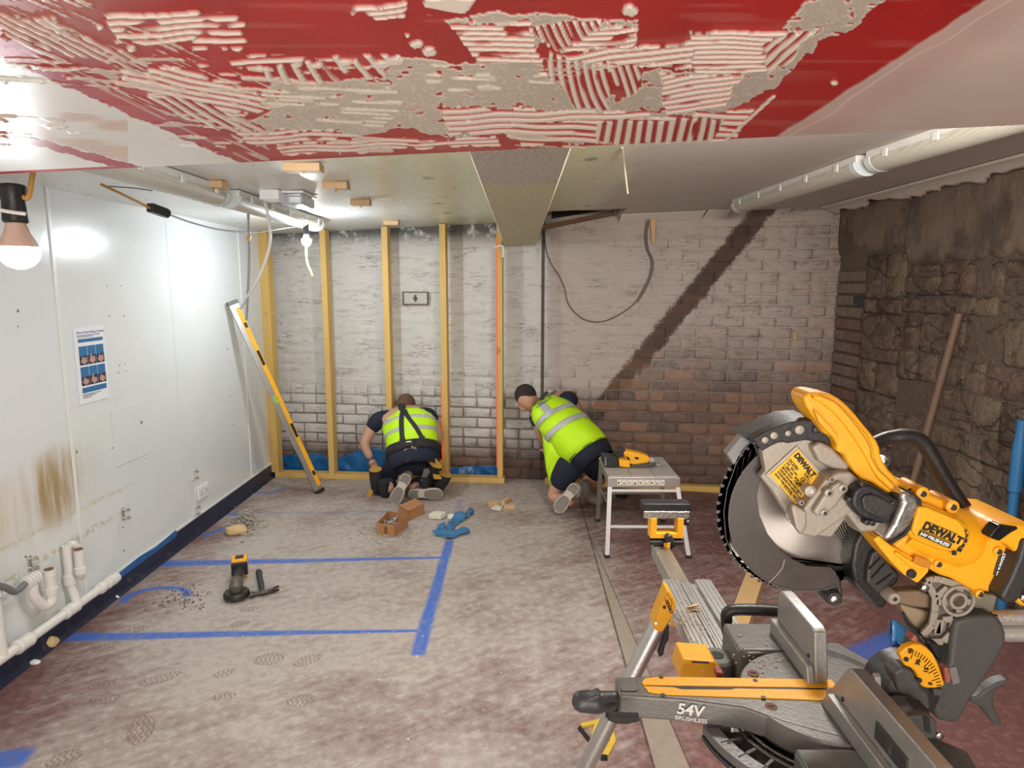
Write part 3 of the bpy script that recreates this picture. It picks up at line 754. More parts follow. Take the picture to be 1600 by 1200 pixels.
# thin pale score along line A and the glue trail beside it
ln = np.exp(-((py_-lineA-1)/1.6)**2)*(px_ < 440)*.5*(vnoise(px_/20, py_/20, 1., 65) > .3); col = col*(1-ln[..., None])+wht*ln[..., None]
lt = np.abs((px_-1130)*(150-222)-(py_-222)*(1208-1130))/106.; tr = (lt < 2.2) & (px_ > 1128) & (px_ < 1212) & (py_ > 148)
col[tr] = wht
hgt = (glue*.0012+ridge*.0022)*(1-pink); hgt[tr] = .0025
Zg = SZ-hgt
co_ = np.stack([Xg, Yg, Zg], -1).reshape(-1, 3)
me = bpy.data.meshes.new('trim_1'); nv = nx*ny
ii = (np.arange(nx-1)[:, None]*ny+np.arange(ny-1)[None, :]).ravel()
q = np.stack([ii, ii+1, ii+ny+1, ii+ny], -1)
me.vertices.add(nv); me.vertices.foreach_set('co', co_.ravel().astype('f'))
me.loops.add(q.size); me.loops.foreach_set('vertex_index', q.ravel().astype('i'))
me.polygons.add(len(q)); me.polygons.foreach_set('loop_start', (np.arange(len(q))*4).astype('i'))
me.update(calc_edges=True)
ca_ = me.color_attributes.new('paint', 'FLOAT_COLOR', 'POINT')
ca_.data.foreach_set('color', np.concatenate([col.reshape(-1, 3), np.ones((nv, 1))], 1).ravel().astype('f'))
t = MT('combed_red_board', .42); sk, X, Y, Z = t.pos(); t.color(t.attr('paint')); n2 = t.noise(sk, 240, 3, .6); t.put('Roughness', (n2*.25+.28).clamp()); t.bump(n2, .12, .001)
me.materials.append(t.m); me.polygons.foreach_set('use_smooth', [True]*len(me.polygons))
sof_face = bpy.data.objects.new('combed_glue_board', me); COL.objects.link(sof_face)
redm = sm('red_board', (.40,.012,.014), .45, var=.1)
xa, xb = XL, XR
sof = MB()
yA = e0.y+ks*(xa-e0.x); yB = e0.y+ks*(xb-e0.x)
sof.prism([(xa,-2.4,SZ+.003),(xb,-2.4,SZ+.003),(xb,yB-.001,SZ+.003),(xa,yA-.001,SZ+.003)], (0,0,.30))
so = sof.build('trim_1', sm('soffit_plaster', (.62,.52,.47), .6, var=.08), smooth=False); structure(so)
sof_face.parent = so; sof_face['label'] = 'red underside with combed beige glue ridges'
# ================= THINGS ON THE WALLS AND CEILING =================
def wood_mat(name, c, dark=.55, scale=1.0, rough=.6):
    t = MT(name, rough); sk, x, y, z = t.pos()
    g = t.noise(t.vec(x*40*scale, y*40*scale, z*2.2*scale), 1.0, 4, .6, .4); kn = t.noise(t.vec(x*9, y*9, z*6.5), 1.0, 2, .5)
    col = t.cmix(tuple(v*.80 for v in c), tuple(min(1, v*1.12) for v in c), g); col = t.cmix(col, tuple(v*dark for v in c), kn.ss(.70,.76)*.9)
    t.color(col); t.bump(g, .15, .002); return t.m
pine = wood_mat('pale_sawn_pine', (.68,.44,.13)); pineh = wood_mat('pale_pine_block', (.62,.40,.20))
black = sm('black_plastic', (.016,.016,.018), .42, var=.3); rubber = sm('black_rubber', (.02,.02,.02), .75, var=.3)
yellow = sm('yellow_tool_plastic', (.90,.42,.012), .42, var=.07, scale=18, dirt=(.42,.20,.03), dirt_amt=-.03)
steel = sm('bright_steel', (.62,.61,.59), .28, 1.0, var=.08); alu = sm('brushed_aluminium', (.66,.66,.65), .34, 1.0, var=.10, scale=50)
alud = sm('dull_aluminium', (.50,.49,.47), .42, .9, var=.12, scale=40, dirt=(.42,.36,.28), dirt_amt=.02)
whitem = sm('white_enamel', (.82,.82,.80), .35, var=.05); greyp = sm('grey_plastic', (.13,.125,.12), .5, var=.15)
brass = sm('brass', (.55,.38,.12), .35, 1.0)
# ---------- timber stud frame ----------
fp0, fp1 = G(430, 746), G(788, 755.5); fd = (fp1-fp0).normalized(); fn = Vector((-fd.y, fd.x, 0))   # fn points away from the camera
fr = thing('stud_partition', 'yellow pine stud frame of five uprights standing before the whitewashed bricks', 'stud frame', (fp0+fp1)/2)
MB().prism([fp0, fp1, fp1+fn*.095, fp0+fn*.095], (0,0,.045)).build('sole_plate', pine, fr, bevel=.002)
def along(px, py=742):
    d = ray(px, py); n = fn; return CP+d*((fp0-CP).dot(n)/d.dot(n))
for px, w in ((423, .075), (514, .05), (606, .05), (692, .05), (777, .046)):
    p = along(px); p.z = .045; q = p+fd*w
    MB().prism([p, q, q+fn*.093, p+fn*.093], (0, 0, zc(p.x)-.047)).build('upright', pine, fr, bevel=.002)
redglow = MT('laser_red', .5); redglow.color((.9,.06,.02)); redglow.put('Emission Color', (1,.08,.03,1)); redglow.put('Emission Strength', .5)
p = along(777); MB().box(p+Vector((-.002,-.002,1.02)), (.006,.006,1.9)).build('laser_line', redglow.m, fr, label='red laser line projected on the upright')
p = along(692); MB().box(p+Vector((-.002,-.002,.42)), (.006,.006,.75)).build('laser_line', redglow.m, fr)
# ---------- blue membrane behind the frame ----------
bm = bmesh.new(); g = {}; nu, nvv = 160, 14
tops = [(Bk(430,700,.05),(425,712)),(0,(500,709)),(0,(521,722)),(0,(530,716)),(0,(575,699)),(0,(610,705)),(0,(660,722)),(0,(700,731)),(0,(776,728)),(0,(786,732))]
tp = [Bk(*q, .06) for _, q in tops]; tu = [(a-B0).dot(BU) for a in tp]; tz = [a.z for a in tp]
for i in range(nu+1):
    u = tu[0]+(tu[-1]-tu[0])*i/nu; zt = float(np.interp(u, tu, tz))+.006*mnoise.noise((u*20, 0, 0))
    for j in range(nvv+1):
        z = zt*j/nvv; o_ = .05+.025*mnoise.noise((u*5+z*6, z*3, 2))+.012*mnoise.noise((u*17, z*14, 5))
        q = B0+BU*u+BN*o_; g[i, j] = bm.verts.new((q.x, q.y, z+.002))
for i in range(nu):
    for j in range(nvv): bm.faces.new((g[i,j], g[i+1,j], g[i+1,j+1], g[i,j+1]))
me = bpy.data.meshes.new('damp_proof_membrane'); bm.to_mesh(me); bm.free()
bluesheet = sm('blue_polythene', (.012,.12,.33), .30, var=.35, scale=6, bump=.3); me.materials.append(bluesheet); me.polygons.foreach_set('use_smooth', [True]*len(me.polygons))
o = bpy.data.objects.new('damp_proof_membrane', me); COL.objects.link(o); md = o.modifiers.new('s', 'SOLIDIFY'); md.thickness = .002
tag(o, 'crumpled blue polythene membrane tucked behind the stud frame', 'membrane')
b = MB().prism([Bk(800,752,.012)*1, Bk(848,752,.012), Bk(848,758,.012), Bk(800,758,.012)], BN*.02).build('membrane_strip', bluesheet); tag(b, 'thin blue membrane edge at the wall foot right of the stud frame', 'membrane'); recenter(b)
# ---------- loose plate on the floor along the right part of the back wall ----------
q0, q1 = G(851, 757), G(1140, 771)
dd = (q1-q0).normalized(); nn = Vector((-dd.y, dd.x, 0))
b = MB().prism([q0, q1, q1+nn*.07, q0+nn*.07], (0,0,.047)).build('floor_batten', pine, bevel=.003); tag(b, 'long pine batten lying on the floor along the bare brick wall', 'timber'); recenter(b)
# ---------- spirit level ----------
p0 = G(500, 770); p1 = Lw(362, 470, .05); p0.z = .004
lv = thing('spirit_level', 'long silver and yellow spirit level leaning on the white wall', 'spirit level', p0)
ax = (p1-p0).normalized(); fnv = (Vector((.62,-.75,.1))); fnv = (fnv-ax*fnv.dot(ax)).normalized(); sv = ax.cross(fnv)
if sv.x < 0: sv = -sv
def lvbox(t0, t1, s0, s1, n0, n1, name, m, bev=.0015, label=None):
    pts = [p0+ax*t0+sv*s0+fnv*n0, p0+ax*t0+sv*s1+fnv*n0, p0+ax*t0+sv*s1+fnv*n1, p0+ax*t0+sv*s0+fnv*n1]
    return MB().prism(pts, ax*(t1-t0)).build(name, m, lv, bevel=bev, label=label)
Lv = (p1-p0).length
lvbox(.02, Lv-.02, -.036, .036, -.014, .010, 'body', alu)
lvbox(.06, Lv-.06, .000, .033, .010, .0125, 'web', yellow, label='yellow face strip')
lvbox(.0, .03, -.040, .040, -.018, .016, 'end_cap', black); lvbox(Lv-.03, Lv, -.040, .040, -.018, .016, 'end_cap', greyp)
for a_, l_ in ((.155,.04),(.50,.12),(1.12,.12),(Lv-.22,.04)): lvbox(a_, a_+l_, .006, .028, .0125, .0135, 'vial_window', black, .0005)
lvbox(.81, .87, -.034, .004, .010, .016, 'vial', sm('green_vial', (.35,.5,.12), .2), .002)
# ---------- hand washing poster ----------
pp = Lw(149, 566)
po = thing('poster', 'white hand washing poster with blue picture rows on the left wall', 'poster', pp)
paper = sm('poster_paper', (.84,.85,.86), .4, var=.02); pblue = sm('poster_blue', (.03,.17,.38), .4, var=.1); pdk = sm('poster_dark', (.02,.03,.06), .5, var=.3); skinp = sm('poster_skin', (.55,.30,.25), .5, var=.3, scale=60)
ys, ye = Lw(113,513).y, Lw(160,508).y; zt_, zb_ = Lw(136,510).z, Lw(150,626).z
def pq(u0, u1, v0, v1, off, name, m, th=.0006):   # u across 0..1, v down 0..1
    y_ = lambda u: ys+(ye-ys)*u; z_ = lambda v: zt_+(zb_-zt_)*v
    return MB().prism([(XL+off,y_(u0),z_(v0)),(XL+off,y_(u1),z_(v0)),(XL+off,y_(u1),z_(v1)),(XL+off,y_(u0),z_(v1))], (th,0,0)).build(name, m, po, smooth=False)
pq(0, 1, 0, 1, .001, 'sheet', paper, .004)
pq(.10,.93,.155,.20, .0052, 'blue_band', pblue); pq(.10,.92,.79,.86, .0052, 'blue_band', pblue)
for r_ in range(2):
    for c_ in range(3):
        u0 = .10+c_*.28; v0 = .25+r_*.27; pic = pq(u0, u0+.265, v0, v0+.245, .0052, 'picture', pblue)
        y_ = lambda u: ys+(ye-ys)*u; z_ = lambda v: zt_+(zb_-zt_)*v
        d = MB().prism([(XL+.006,y_(u0),z_(v0+.13)),(XL+.006,y_(u0+.265),z_(v0+.12)),(XL+.006,y_(u0+.265),z_(v0+.245)),(XL+.006,y_(u0),z_(v0+.245))], (.0004,0,0)).build('dark_ground', pdk, pic, smooth=False)
        h_ = MB(); cy, cz = y_(u0+.13), z_(v0+.17)
        wv = (ye-ys)*.10
        h_.prism([(XL+.0066,cy-wv,cz-.012),(XL+.0066,cy-wv*.3,cz+.016+(c_%2)*.012),(XL+.0066,cy+wv*.2,cz+.004),(XL+.0066,cy+wv*.9,cz+.012-(r_*.01)),(XL+.0066,cy+wv,cz-.016),(XL+.0066,cy,cz-.026)], (.0004,0,0)).build('hands', skinp, pic, smooth=False)
yv = Vector((0,1,0)); zv = Vector((0,0,1))
ink = sm('poster_ink_blue', (.02,.10,.45), .5); inkb = sm('black_print', (.01,.01,.01), .55); inkw = sm('white_print', (.85,.85,.85), .5, var=.03)
def ptxt(s, u, v, size, m, sq=1.0):
    return text(s, 'lettering', m, po, (XL+.0056, ys+(ye-ys)*u, zt_+(zb_-zt_)*v), yv, zv, size, .0002)
tw = (ye-ys)
a = ptxt('Effective Hand Washing Technique', .07, .085, tw*.066, ink)
ptxt('Wet hands and apply enough soap to cover all surfaces', .08, .115, tw*.034, inkb); ptxt('Duration of the procedure 20 seconds', .08, .135, tw*.034, inkb)
ptxt('HAND WASHING', .34, .185, tw*.05, inkw)
ptxt('Dry hands thoroughly with a paper towel', .10, .89, tw*.036, inkb); ptxt('Use towel to turn off the tap', .10, .91, tw*.036, inkb); ptxt('Now hands are safe', .10, .93, tw*.036, inkb)
# ---------- double socket ----------
a, b = Lw(308, 758), Lw(323, 776)
so_ = thing('double_socket', 'white double socket low on the white wall beyond the pipe clips', 'socket', ((XL), (a.y+b.y)/2, b.z))
MB().box((XL+.008, (a.y+b.y)/2, (a.z+b.z)/2), (.014, .147, .088)).build('face_plate', whitem, so_, bevel=.003)
for s_ in (-1, 1):
    c = Vector((XL+.0165, (a.y+b.y)/2+s_*.036, (a.z+b.z)/2))
    MB().box(c+Vector((0,-.012*s_*0+.015*0,.026)), (.004,.012,.018)).build('rocker', whitem, so_, bevel=.001)
    m = MB(); m.box(c+Vector((0,0,.004)), (.002,.004,.009)); m.box(c+Vector((0,-.011,-.014)), (.002,.007,.004)); m.box(c+Vector((0,.011,-.014)), (.002,.007,.004)); m.build('pin_holes', inkb, so_)
# ---------- pipe brackets left on the wall ----------
chrome = sm('chrome', (.75,.73,.70), .18, 1.0, var=.1)
for px, py, lab in ((300,742,'upper white pipe clip bracket above the double socket'),(303,798,'white pipe clip bracket near the navy skirting below the socket'),(191,803,'chrome pipe bracket alone in the middle of the panel'),(45,880,'rusty chrome pipe bracket above the waste trap')):
    c = Lw(px, py, .0)
    br = thing('pipe_bracket', lab, 'bracket', c, 'pipe brackets on the left wall')
    MB().box(c+Vector((.004,0,0)), (.006,.022,.07)).build('back_plate', chrome if px < 200 else whitem, br, bevel=.001)
    for dz in (.022,-.022):
        MB().tube([c+Vector((.006,0,dz)), c+Vector((.022,0,dz))], .005, 8).build('screw', chrome, br)
        MB().ring(c+Vector((.030,0,dz-.006)), (0,0,1), .010, .014, .012, 14, -2.4, 2.4, u=(1,0,0)).build('clip', chrome, br)
# ---------- waste pipes at the left ----------
pvc = sm('white_waste_pipe', (.78,.75,.69), .35, var=.07, dirt=(.55,.46,.33), dirt_amt=-.04)
rust = sm('brown_stained_end', (.20,.10,.04), .8)
wp = thing('waste_pipe', 'white plastic waste pipe running along the skirting with two risers', 'pipe', Lw(100, 960, .05))
A_ = Lw(180, 903, .06); Bm = Lw(15, 1020, .06); dirp = (Bm-A_); Bm = A_+dirp*1.35
r0 = .0215
MB().tube([A_, Bm], r0, 20).build('run', pvc, wp)
ln_ = dirp.normalized()
def collar(px, py, l=.06, r=.0285):
    c = Lw(px, py, .06); s_ = (c-A_).dot(ln_); c = A_+ln_*s_
    MB().lathe(c-ln_*l/2, ln_, [(0,r*.9),(.006,r),(.012,r*1.06),(.018,r),(l-.018,r),(l-.012,r*1.06),(l-.006,r),(l,r*.9)], 22).build('coupling', pvc, wp)
collar(172, 909, .07); collar(158, 919, .04); collar(107, 955, .07); collar(115, 948, .05); collar(36, 1005, .09, .031)
MB().tube([A_-ln_*.01, A_+ln_*.02], .027, 20).build('end_cap', pvc, wp)
def onrun(px):
    best = None
    for k in range(200):
        c = A_+dirp*(k/100); q = proj(np.array(c.x), np.array(c.y), np.array(c.z))[0]
        if best is None or abs(q-px) < best[0]: best = (abs(q-px), c)
    return best[1]
c = onrun(122); top = Lw(122, 842, .035)
rs = MB().tube(spline([c, c+Vector((-.012,0,.05)), Vector((top.x,c.y,c.z+.12)), Vector((top.x,c.y,top.z))], 6), .020, 16).build('riser', pvc, wp)
MB().lathe(Vector((top.x,c.y,c.z+.10)), (0,0,1), [(0,.022),(.005,.027),(.05,.027),(.055,.022)], 18).build('collar', pvc, rs)
fr1 = Vector((top.x+.052, c.y+.004, Lw(130,893,.08).z)); ht = Lw(130,853,.08).z
MB().lathe(fr1, (0,0,1), [(0,.016),(.004,.026),(.035,.026),(.038,.021),(ht-fr1.z,.021)], 18).build('open_spigot', pvc, wp)
MB().cyl(Vector((fr1.x,fr1.y,ht-.002)), Vector((fr1.x,fr1.y,ht+.004)), .019).build('stained_end', rust, wp, label='brown stained open pipe end')
MB().tube(spline([fr1+Vector((0,0,.002)), fr1+Vector((-.01,.02,-.02)), fr1+Vector((-.03,.045,.0)), fr1+Vector((-.035,.05,.06)), fr1+Vector((-.035,.03,.13)), fr1+Vector((-.045,.0,.145))], 5), .018, 12).build('bend', pvc, wp)
c = onrun(4); top = Lw(2, 915, .05)
MB().tube([c, Vector((c.x-.005,c.y,c.z+.08)), Vector((c.x-.005,c.y,top.z))], .021, 16).build('riser', pvc, wp)
MB().lathe(Vector((c.x-.005,c.y,top.z-.03)), (0,0,1), [(0,.022),(.004,.028),(.05,.028),(.055,.023)], 18).build('collar', pvc, wp)
tr_ = thing('waste_trap', 'white bottle trap with threaded nuts and grey hose on the left wall', 'trap', Lw(68, 930, .07))
a = Lw(80, 925, .09); b = Lw(80, 888, .09); b.y = a.y
MB().lathe(a, (0,0,1), [(-.012,.024),(0,.027),(.02,.027),(.022,.022),(b.z-a.z-.03,.022),(b.z-a.z-.028,.026),(b.z-a.z,.026),(b.z-a.z+.001,.020)], 20).build('inlet', pvc, tr_)
MB().cyl(b, b+Vector((0,0,.004)), .0195).build('stained_end', rust, tr_)
e = Lw(56, 915, .075); e.y = a.y-.085
MB().tube(spline([a+Vector((0,0,-.005)), a+Vector((0,-.006,-.04)), (a+e)/2+Vector((0,0,-.075)), e+Vector((0,.002,-.04)), e+Vector((0,0,.02)), e+Vector((0,-.005,.035))], 6), .0215, 16).build('bend', pvc, tr_)
nu_ = MB()
for k in range(4): nu_.lathe(e+Vector((0,.03-.018*k,.035)), (0,-1,0), [(0,.020),(.003,.029),(.012,.029),(.015,.020)], 20)
nu_.build('nut', pvc, tr_)
hs = e+Vector((0,-.04,.035)); he = Lw(-30, 908, .10)
MB().tube(spline([hs, hs+Vector((.003,-.06,-.006)), (hs+he)/2+Vector((0,0,-.02)), he], 8), .0135, 14).build('hose', sm('grey_hose', (.18,.18,.19), .55), tr_, label='dark grey flexible hose')
# ---------- fluorescent battens ----------
t = MT('prismatic_diffuser', .35); sk, x, y, z = t.pos(); n = (x*900).sin()*.5+.5; t.color(t.cmix((.40,.375,.31), (.56,.53,.45), n*.5+t.noise(sk, 8, 3)*.5)); t.bump(n, .3, .002); diff = t.m
battenm = sm('batten_body', (.66,.65,.60), .4, var=.06); clear = sm('end_cap_plastic', (.58,.62,.62), .2, var=.08)
def batten(x0, y0, x1, y1, lab, w=.115):
    a = Vector((x0, y0, 0)); b = Vector((x1, y1, 0)); d = (b-a).normalized(); s_ = Vector((-d.y, d.x, 0)); z = min(zc(x0), zc(x1))-.001
    a.z = b.z = z; r = thing('fluorescent_batten', lab, 'light fitting', (a+b)/2+Vector((0,0,-.09)), 'weatherproof battens on the ceiling')
    def prof(k, h0, h1): return [a+d*.0-s_*k+Vector((0,0,-h0)), a+s_*k+Vector((0,0,-h0)), a+s_*k*.98+Vector((0,0,-h1)), a-s_*k*.98+Vector((0,0,-h1))]
    L = (b-a).length
    MB().prism(prof(w/2, .0, .035), d*L).build('housing', battenm, r, bevel=.006)
    p = [a+d*.01+s_*(w/2+.006)*math.cos(q)+Vector((0,0,-.035-.055*math.sin(q))) for q in [math.pi*k/12 for k in range(13)]]
    MB().prism(p, d*(L-.02)).build('diffuser', diff, r, smooth=True)
    for e_, sg in ((a, 1), (b, -1)):
        MB().prism([v for v in [e_+s_*(w/2+.010)*math.cos(q)+Vector((0,0,-.03-.062*math.sin(q))) for q in [math.pi*k/12 for k in range(13)]]], d*sg*.045).build('end_cap', clear, r, bevel=.004)
    for k in range(5):
        for sg in (-1, 1):
            c = a+d*(L*(k+.5)/5)+s_*sg*(w/2+.008)+Vector((0,0,-.034)); MB().box(c, (.008,.03,.032), d.to_track_quat('Y','Z').to_matrix()).build('clip', battenm, r, bevel=.001)
    return r
batten(-1.47, 1.75, -1.46, 3.30, 'left ceiling batten light nearer the doorway beside the white wall')
batten(-1.45, 3.38, -1.44, 4.78, 'left ceiling batten light ending above the second timber upright')
batten(1.66, 1.5, 1.55, 3.02, 'right ceiling batten light nearest the camera')
batten(1.54, 3.08, 1.47, 4.60, 'right ceiling batten light reaching the brick wall')
# ---------- emergency light ----------
c = Cl(443, 300); em = thing('emergency_light', 'white box and clear bulkhead light on the ceiling beside the left batten', 'light fitting', c-Vector((0,0,.07)))
MB().box(c+Vector((-.035,-.05,-.026)), (.10,.13,.05)).build('housing', whitem, em, bevel=.006)
t = MT('clear_ribbed_cover', .15); sk, x, y, z = t.pos(True); t.color((.75,.76,.76)); t.put('Transmission Weight', .55); t.bump((y*500).sin(), .5, .002)
MB().box(c+Vector((.05,.06,-.040)), (.12,.22,.055), taper=1.0).build('cover', t.m, em, bevel=.012)
MB().box(c+Vector((.05,.06,-.006)), (.14,.24,.012)).build('base_plate', whitem, em, bevel=.002)
# ---------- timber packers on the ceiling ----------
for px, py, w, lab in ((474,256,.15,'small wood packer on the ceiling closest to the red soffit edge'),(525,285,.12,'wood packer on the ceiling right of the clear bulkhead light'),(564,312,.11,'wood packer on the ceiling between bulkhead light and third upright'),(612,345,.11,'wood packer on the ceiling just above the third timber upright'),(336,283,.09,'wood packer on the ceiling tucked behind the left batten')):
    c = Cl(px, py); o = MB().box(c+Vector((0,0,-.017)), (w,.07,.032)).build('wood_packer', pineh, bevel=.002); tag(o, lab, 'wood block', 'wood packers on the ceiling'); recenter(o, c)
    MB().cyl(Vector((c.x,c.y,c.z-.045)), Vector((c.x,c.y,c.z-.033)), .004, n=8).build('screw', brass, o)
# ---------- bulbs ----------
def bulb(px, py, Y, s, lab, e, cap_c):
    c = V(px, py, Y); r = thing('hanging_bulb', lab, 'light bulb', c, 'lit festoon bulbs')
    g = MT('glowing_bulb', .3); g.color((1,1,1)); g.put('Emission Color', (.86,.94,1,1)); g.put('Emission Strength', e)
    MB().lathe(c+Vector((0,0,-.030*s)), (0,0,1), [(-.001,.004*s),(.002,.014*s),(.008,.025*s),(.018,.034*s),(.03,.0385*s),(.042,.0385*s),(.046,.037*s)], 28).build('globe', g.m, r)
    MB().lathe(c+Vector((0,0,.016*s)), (0,0,1), [(0,.037*s),(.01,.034*s),(.03,.024*s),(.05,.018*s),(.055,.017*s)], 24).build('heat_sink', sm('bulb_neck', cap_c, .35, var=.1), r)
    m = MB(); m.lathe(c+Vector((0,0,.066*s)), (0,0,1), [(0,.021*s),(.004,.024*s),(.045,.022*s),(.05,.023*s),(.075,.026*s),(.08,.024*s),(.083,.012*s)], 20)
    m.build('lamp_holder', black, r); return c, r
c1, b1 = bulb(30, 398, 1.46, 1.02, 'large lit bulb in a black holder hanging at the far left', 95, (.62,.42,.34))
ocord = sm('orange_brown_cord', (.50,.27,.07), .5)
MB().tube(spline([c1+Vector((0,0,.145)), V(42,310,1.46), V(50,280,1.47), V(56,240,1.5), V(60,222,1.5)], 6), .0055, 10).build('cord', ocord, b1)
wc_m = sm('white_flex', (.74,.72,.68), .45, var=.05)
MB().tube(spline([V(-40,318,1.42), V(0,328,1.43), V(22,332,1.435), V(40,334,1.44)], 6), .004, 8).build('earth_wire', wc_m, b1, label='pale flex stub')
c2, b2 = bulb(479, 379, 4.46, .80, 'small lit bulb hanging under the end of the left ceiling batten', 900, (.7,.7,.7))
MB().tube([c2+Vector((0,0,.11)), c2+Vector((.02,.0,.12)), c2+Vector((.035,0,.14))], .006, 8).build('cord', ocord, b2)
yellowflex = sm('yellow_flex', (.60,.50,.14), .5)
fx = MB().tube(spline([V(478,385,4.53), V(480,410,4.53), V(486,425,4.53), V(488,431,4.53)], 5), .007, 8).build('flex_tail', yellowflex); tag(fx, 'short yellow flex tail dangling below the small bulb', 'cable'); recenter(fx)
# festoon cable
fc = thing('festoon_cable', 'brown festoon cable with black connector strung beside the left batten', 'cable', V(245,328,3.1))
s1 = spline([V(158,288,2.75), V(200,308,2.9), V(236,326,3.08)], 8); s2 = spline([V(258,333,3.16), V(300,348,3.5), V(345,359,3.85), V(395,363,4.15), V(440,357,4.35), V(476,352,4.5)], 8)
MB().tube(s1, .006, 8).build('cable', ocord, fc); MB().tube(s2, .0048, 8).build('cable', sm('dark_cord', (.10,.075,.045), .5), fc)
MB().bar(V(234,324,3.07), V(259,333,3.17), .038, .040).build('connector', black, fc, bevel=.005)
MB().tube([V(256,332,3.16), V(262,334,3.18)], .021, 14).build('socket_rim', rubber, fc)
MB().tube(spline([V(170,291,2.85), V(210,294,3.0), V(238,298,3.1)], 6), .002, 6).build('thin_wire', black, fc)
# hanging cables
hc = MB().tube(spline([V(383,255,3.6), V(386,300,3.7), V(389,360,3.8), V(389,420,3.85), V(385,500,3.9)], 8), .0075, 10).build('hanging_cable', sm('grey_cable', (.30,.29,.30), .5)); tag(hc, 'dark grey cable hanging straight down behind the top of the spirit level', 'cable'); recenter(hc)
MB().box(V(389,372,3.8), (.02,.02,.035), (0,.3,0)).build('cable_tie', sm('tie_orange', (.55,.33,.08), .5), hc, bevel=.004)
hc = MB().tube(spline([V(386,256,3.5), V(402,285,3.6), V(414,318,3.65), V(421,350,3.7), V(421,385,3.75), V(408,425,3.8), V(392,455,3.85), V(376,482,3.95)], 8), .0085, 10).build('hanging_cable', wc_m); tag(hc, 'looping white cable hanging from the ceiling by the spirit level', 'cable'); recenter(hc)
hc = MB().tube(spline([Cl(972,230), V(976,262,3.0), V(981,303,3.0)], 6), .004, 8).build('hanging_string', sm('buff_string', (.62,.55,.46), .7)); tag(hc, 'short pale string hanging from the ceiling right of the beam', 'string'); recenter(hc)
# wire loop on the back wall
wl2 = MB()
pts = [(851,362),(853,388),(860,410),(873,430),(882,450),(887,472),(898,488),(915,500),(935,503),(955,498),(978,485),(993,472),(1005,452),(1015,430),(1018,408),(1010,388),(1008,365),(1012,340)]
wl2.tube(spline([Bk(a, b, .04) for a, b in pts], 5), .0042, 7); wl2.tube(spline([Bk(a+3, b+1, .05) for a, b in pts[11:]], 5), .0038, 7)
o = wl2.build('wire_loop', sm('old_wire', (.10,.075,.055), .7)); tag(o, 'thin dark wire drooping in a loop over the whitewashed bricks', 'wire'); recenter(o)
# timber wedge, tie, cover plate, wall plug
b = MB().prism([Bk(1015,338,.01), Bk(1025,338,.01), Bk(1022,382,.01), Bk(1018,380,.01)], BN*.03).build('timber_wedge', pineh, bevel=.002); tag(b, 'narrow timber wedge stuck to the top of the brick wall', 'wood wedge'); recenter(b)
b = MB().prism([Bk(1238,519,.004), Bk(1243,518,.004), Bk(1243,530,.004), Bk(1238,531,.004)], BN*.02).build('wall_plug', pineh, bevel=.002); tag(b, 'tiny wood plug in the brick joint on the right', 'plug'); recenter(b)
b = MB().tube(spline([V(774,386,5.4), V(781,384,5.38), V(786,386,5.38), V(786,402,5.38)], 4), .007, 8).build('cable_tie', whitem); tag(b, 'white cable tie by the far end of the beam', 'cable tie'); recenter(b)
pc = Bk(650, 466, .01); ip = thing('inspection_plate', 'small painted iron plate with a keyhole set in the whitewashed bricks', 'plate', pc)
paintedm = sm('painted_iron', (.50,.48,.44), .7, var=.25, scale=50)
Mb_ = Matrix((BU, -BN, Vector((0,0,1)))).transposed()
MB().box(pc+BN*.012, (.205,.014,.095), Mb_).build('plate', paintedm, ip, bevel=.004)
m = MB()
for dx, dz, w, h in ((0,.052,.225,.008),(0,-.052,.225,.008),(.108,0,.008,.10),(-.108,0,.008,.10)): m.box(pc+BN*.016+BU*dx+Vector((0,0,dz)), (w,.02,h), Mb_)
m.build('rim', sm('rusty_rim', (.16,.12,.09), .9), ip)
m = MB(); m.box(pc+BN*.022, (.018,.012,.055), Mb_); m.box(pc+BN*.022, (.04,.012,.015), Mb_); m.build('latch', sm('rusty_latch', (.12,.08,.05), .8), ip, bevel=.003)
# ---------- pole and blue pipe at the right wall ----------
a = Rw(1499, 490, .045); b = G(1392, 880)
o = MB().tube([b, b+(a-b)*.5, a], [.018,.020,.021], 14).build('broom_pole', wood_mat('weathered_pole', (.17,.105,.065))); tag(o, 'brown wooden pole leaning on the rubble stone wall', 'pole'); recenter(o, b)
a = V(1594, 690, 3.05)
bp = thing('blue_pipe', 'upright blue pipe at the foot of the stone wall by the right edge', 'pipe', (a.x, a.y, 0))
bpm = sm('blue_pipe_plastic', (.02,.13,.30), .4)
MB().tube([(a.x,a.y,0),(a.x,a.y,.70)], .021, 18).build('pipe', bpm, bp); MB().lathe((a.x,a.y,.70), (0,0,1), [(-.005,.022),(0,.028),(.22,.028),(.26,.022),(.34,.022)], 18).build('coupler', bpm, bp)
# ================= THINGS ON THE FLOOR =================
# box of screws
card = sm('brown_cardboard', (.42,.20,.085), .75, var=.12)
a, b, c, d = G(589,836), G(616,840), G(638,822), G(607,816)
bxo = thing('screw_box', 'open brown cardboard box of screws on the dusty floor', 'box', (a+c)/2)
def wallq(p, q, h, th=.004):
    n = (q-p).cross(Vector((0,0,1))).normalized()*th; return MB().prism([p, q, q+n, p+n], (0,0,h))
hh = .085
ctr = (a+b+c+d)/4
for i, (p, q) in enumerate(((a,b),(b,c),(c,d),(d,a))):
    n = (q-p).cross(Vector((0,0,1))); s_ = -1 if n.dot(ctr-p) < 0 else 1
    MB().prism([p, q, q+n.normalized()*s_*.004, p+n.normalized()*s_*.004], (0,0,hh)).build('side_panel', card, bxo)
MB().prism([a,b,c,d], (0,0,.003)).build('base', card, bxo)
u_ = (b-a); w_ = (d-a)
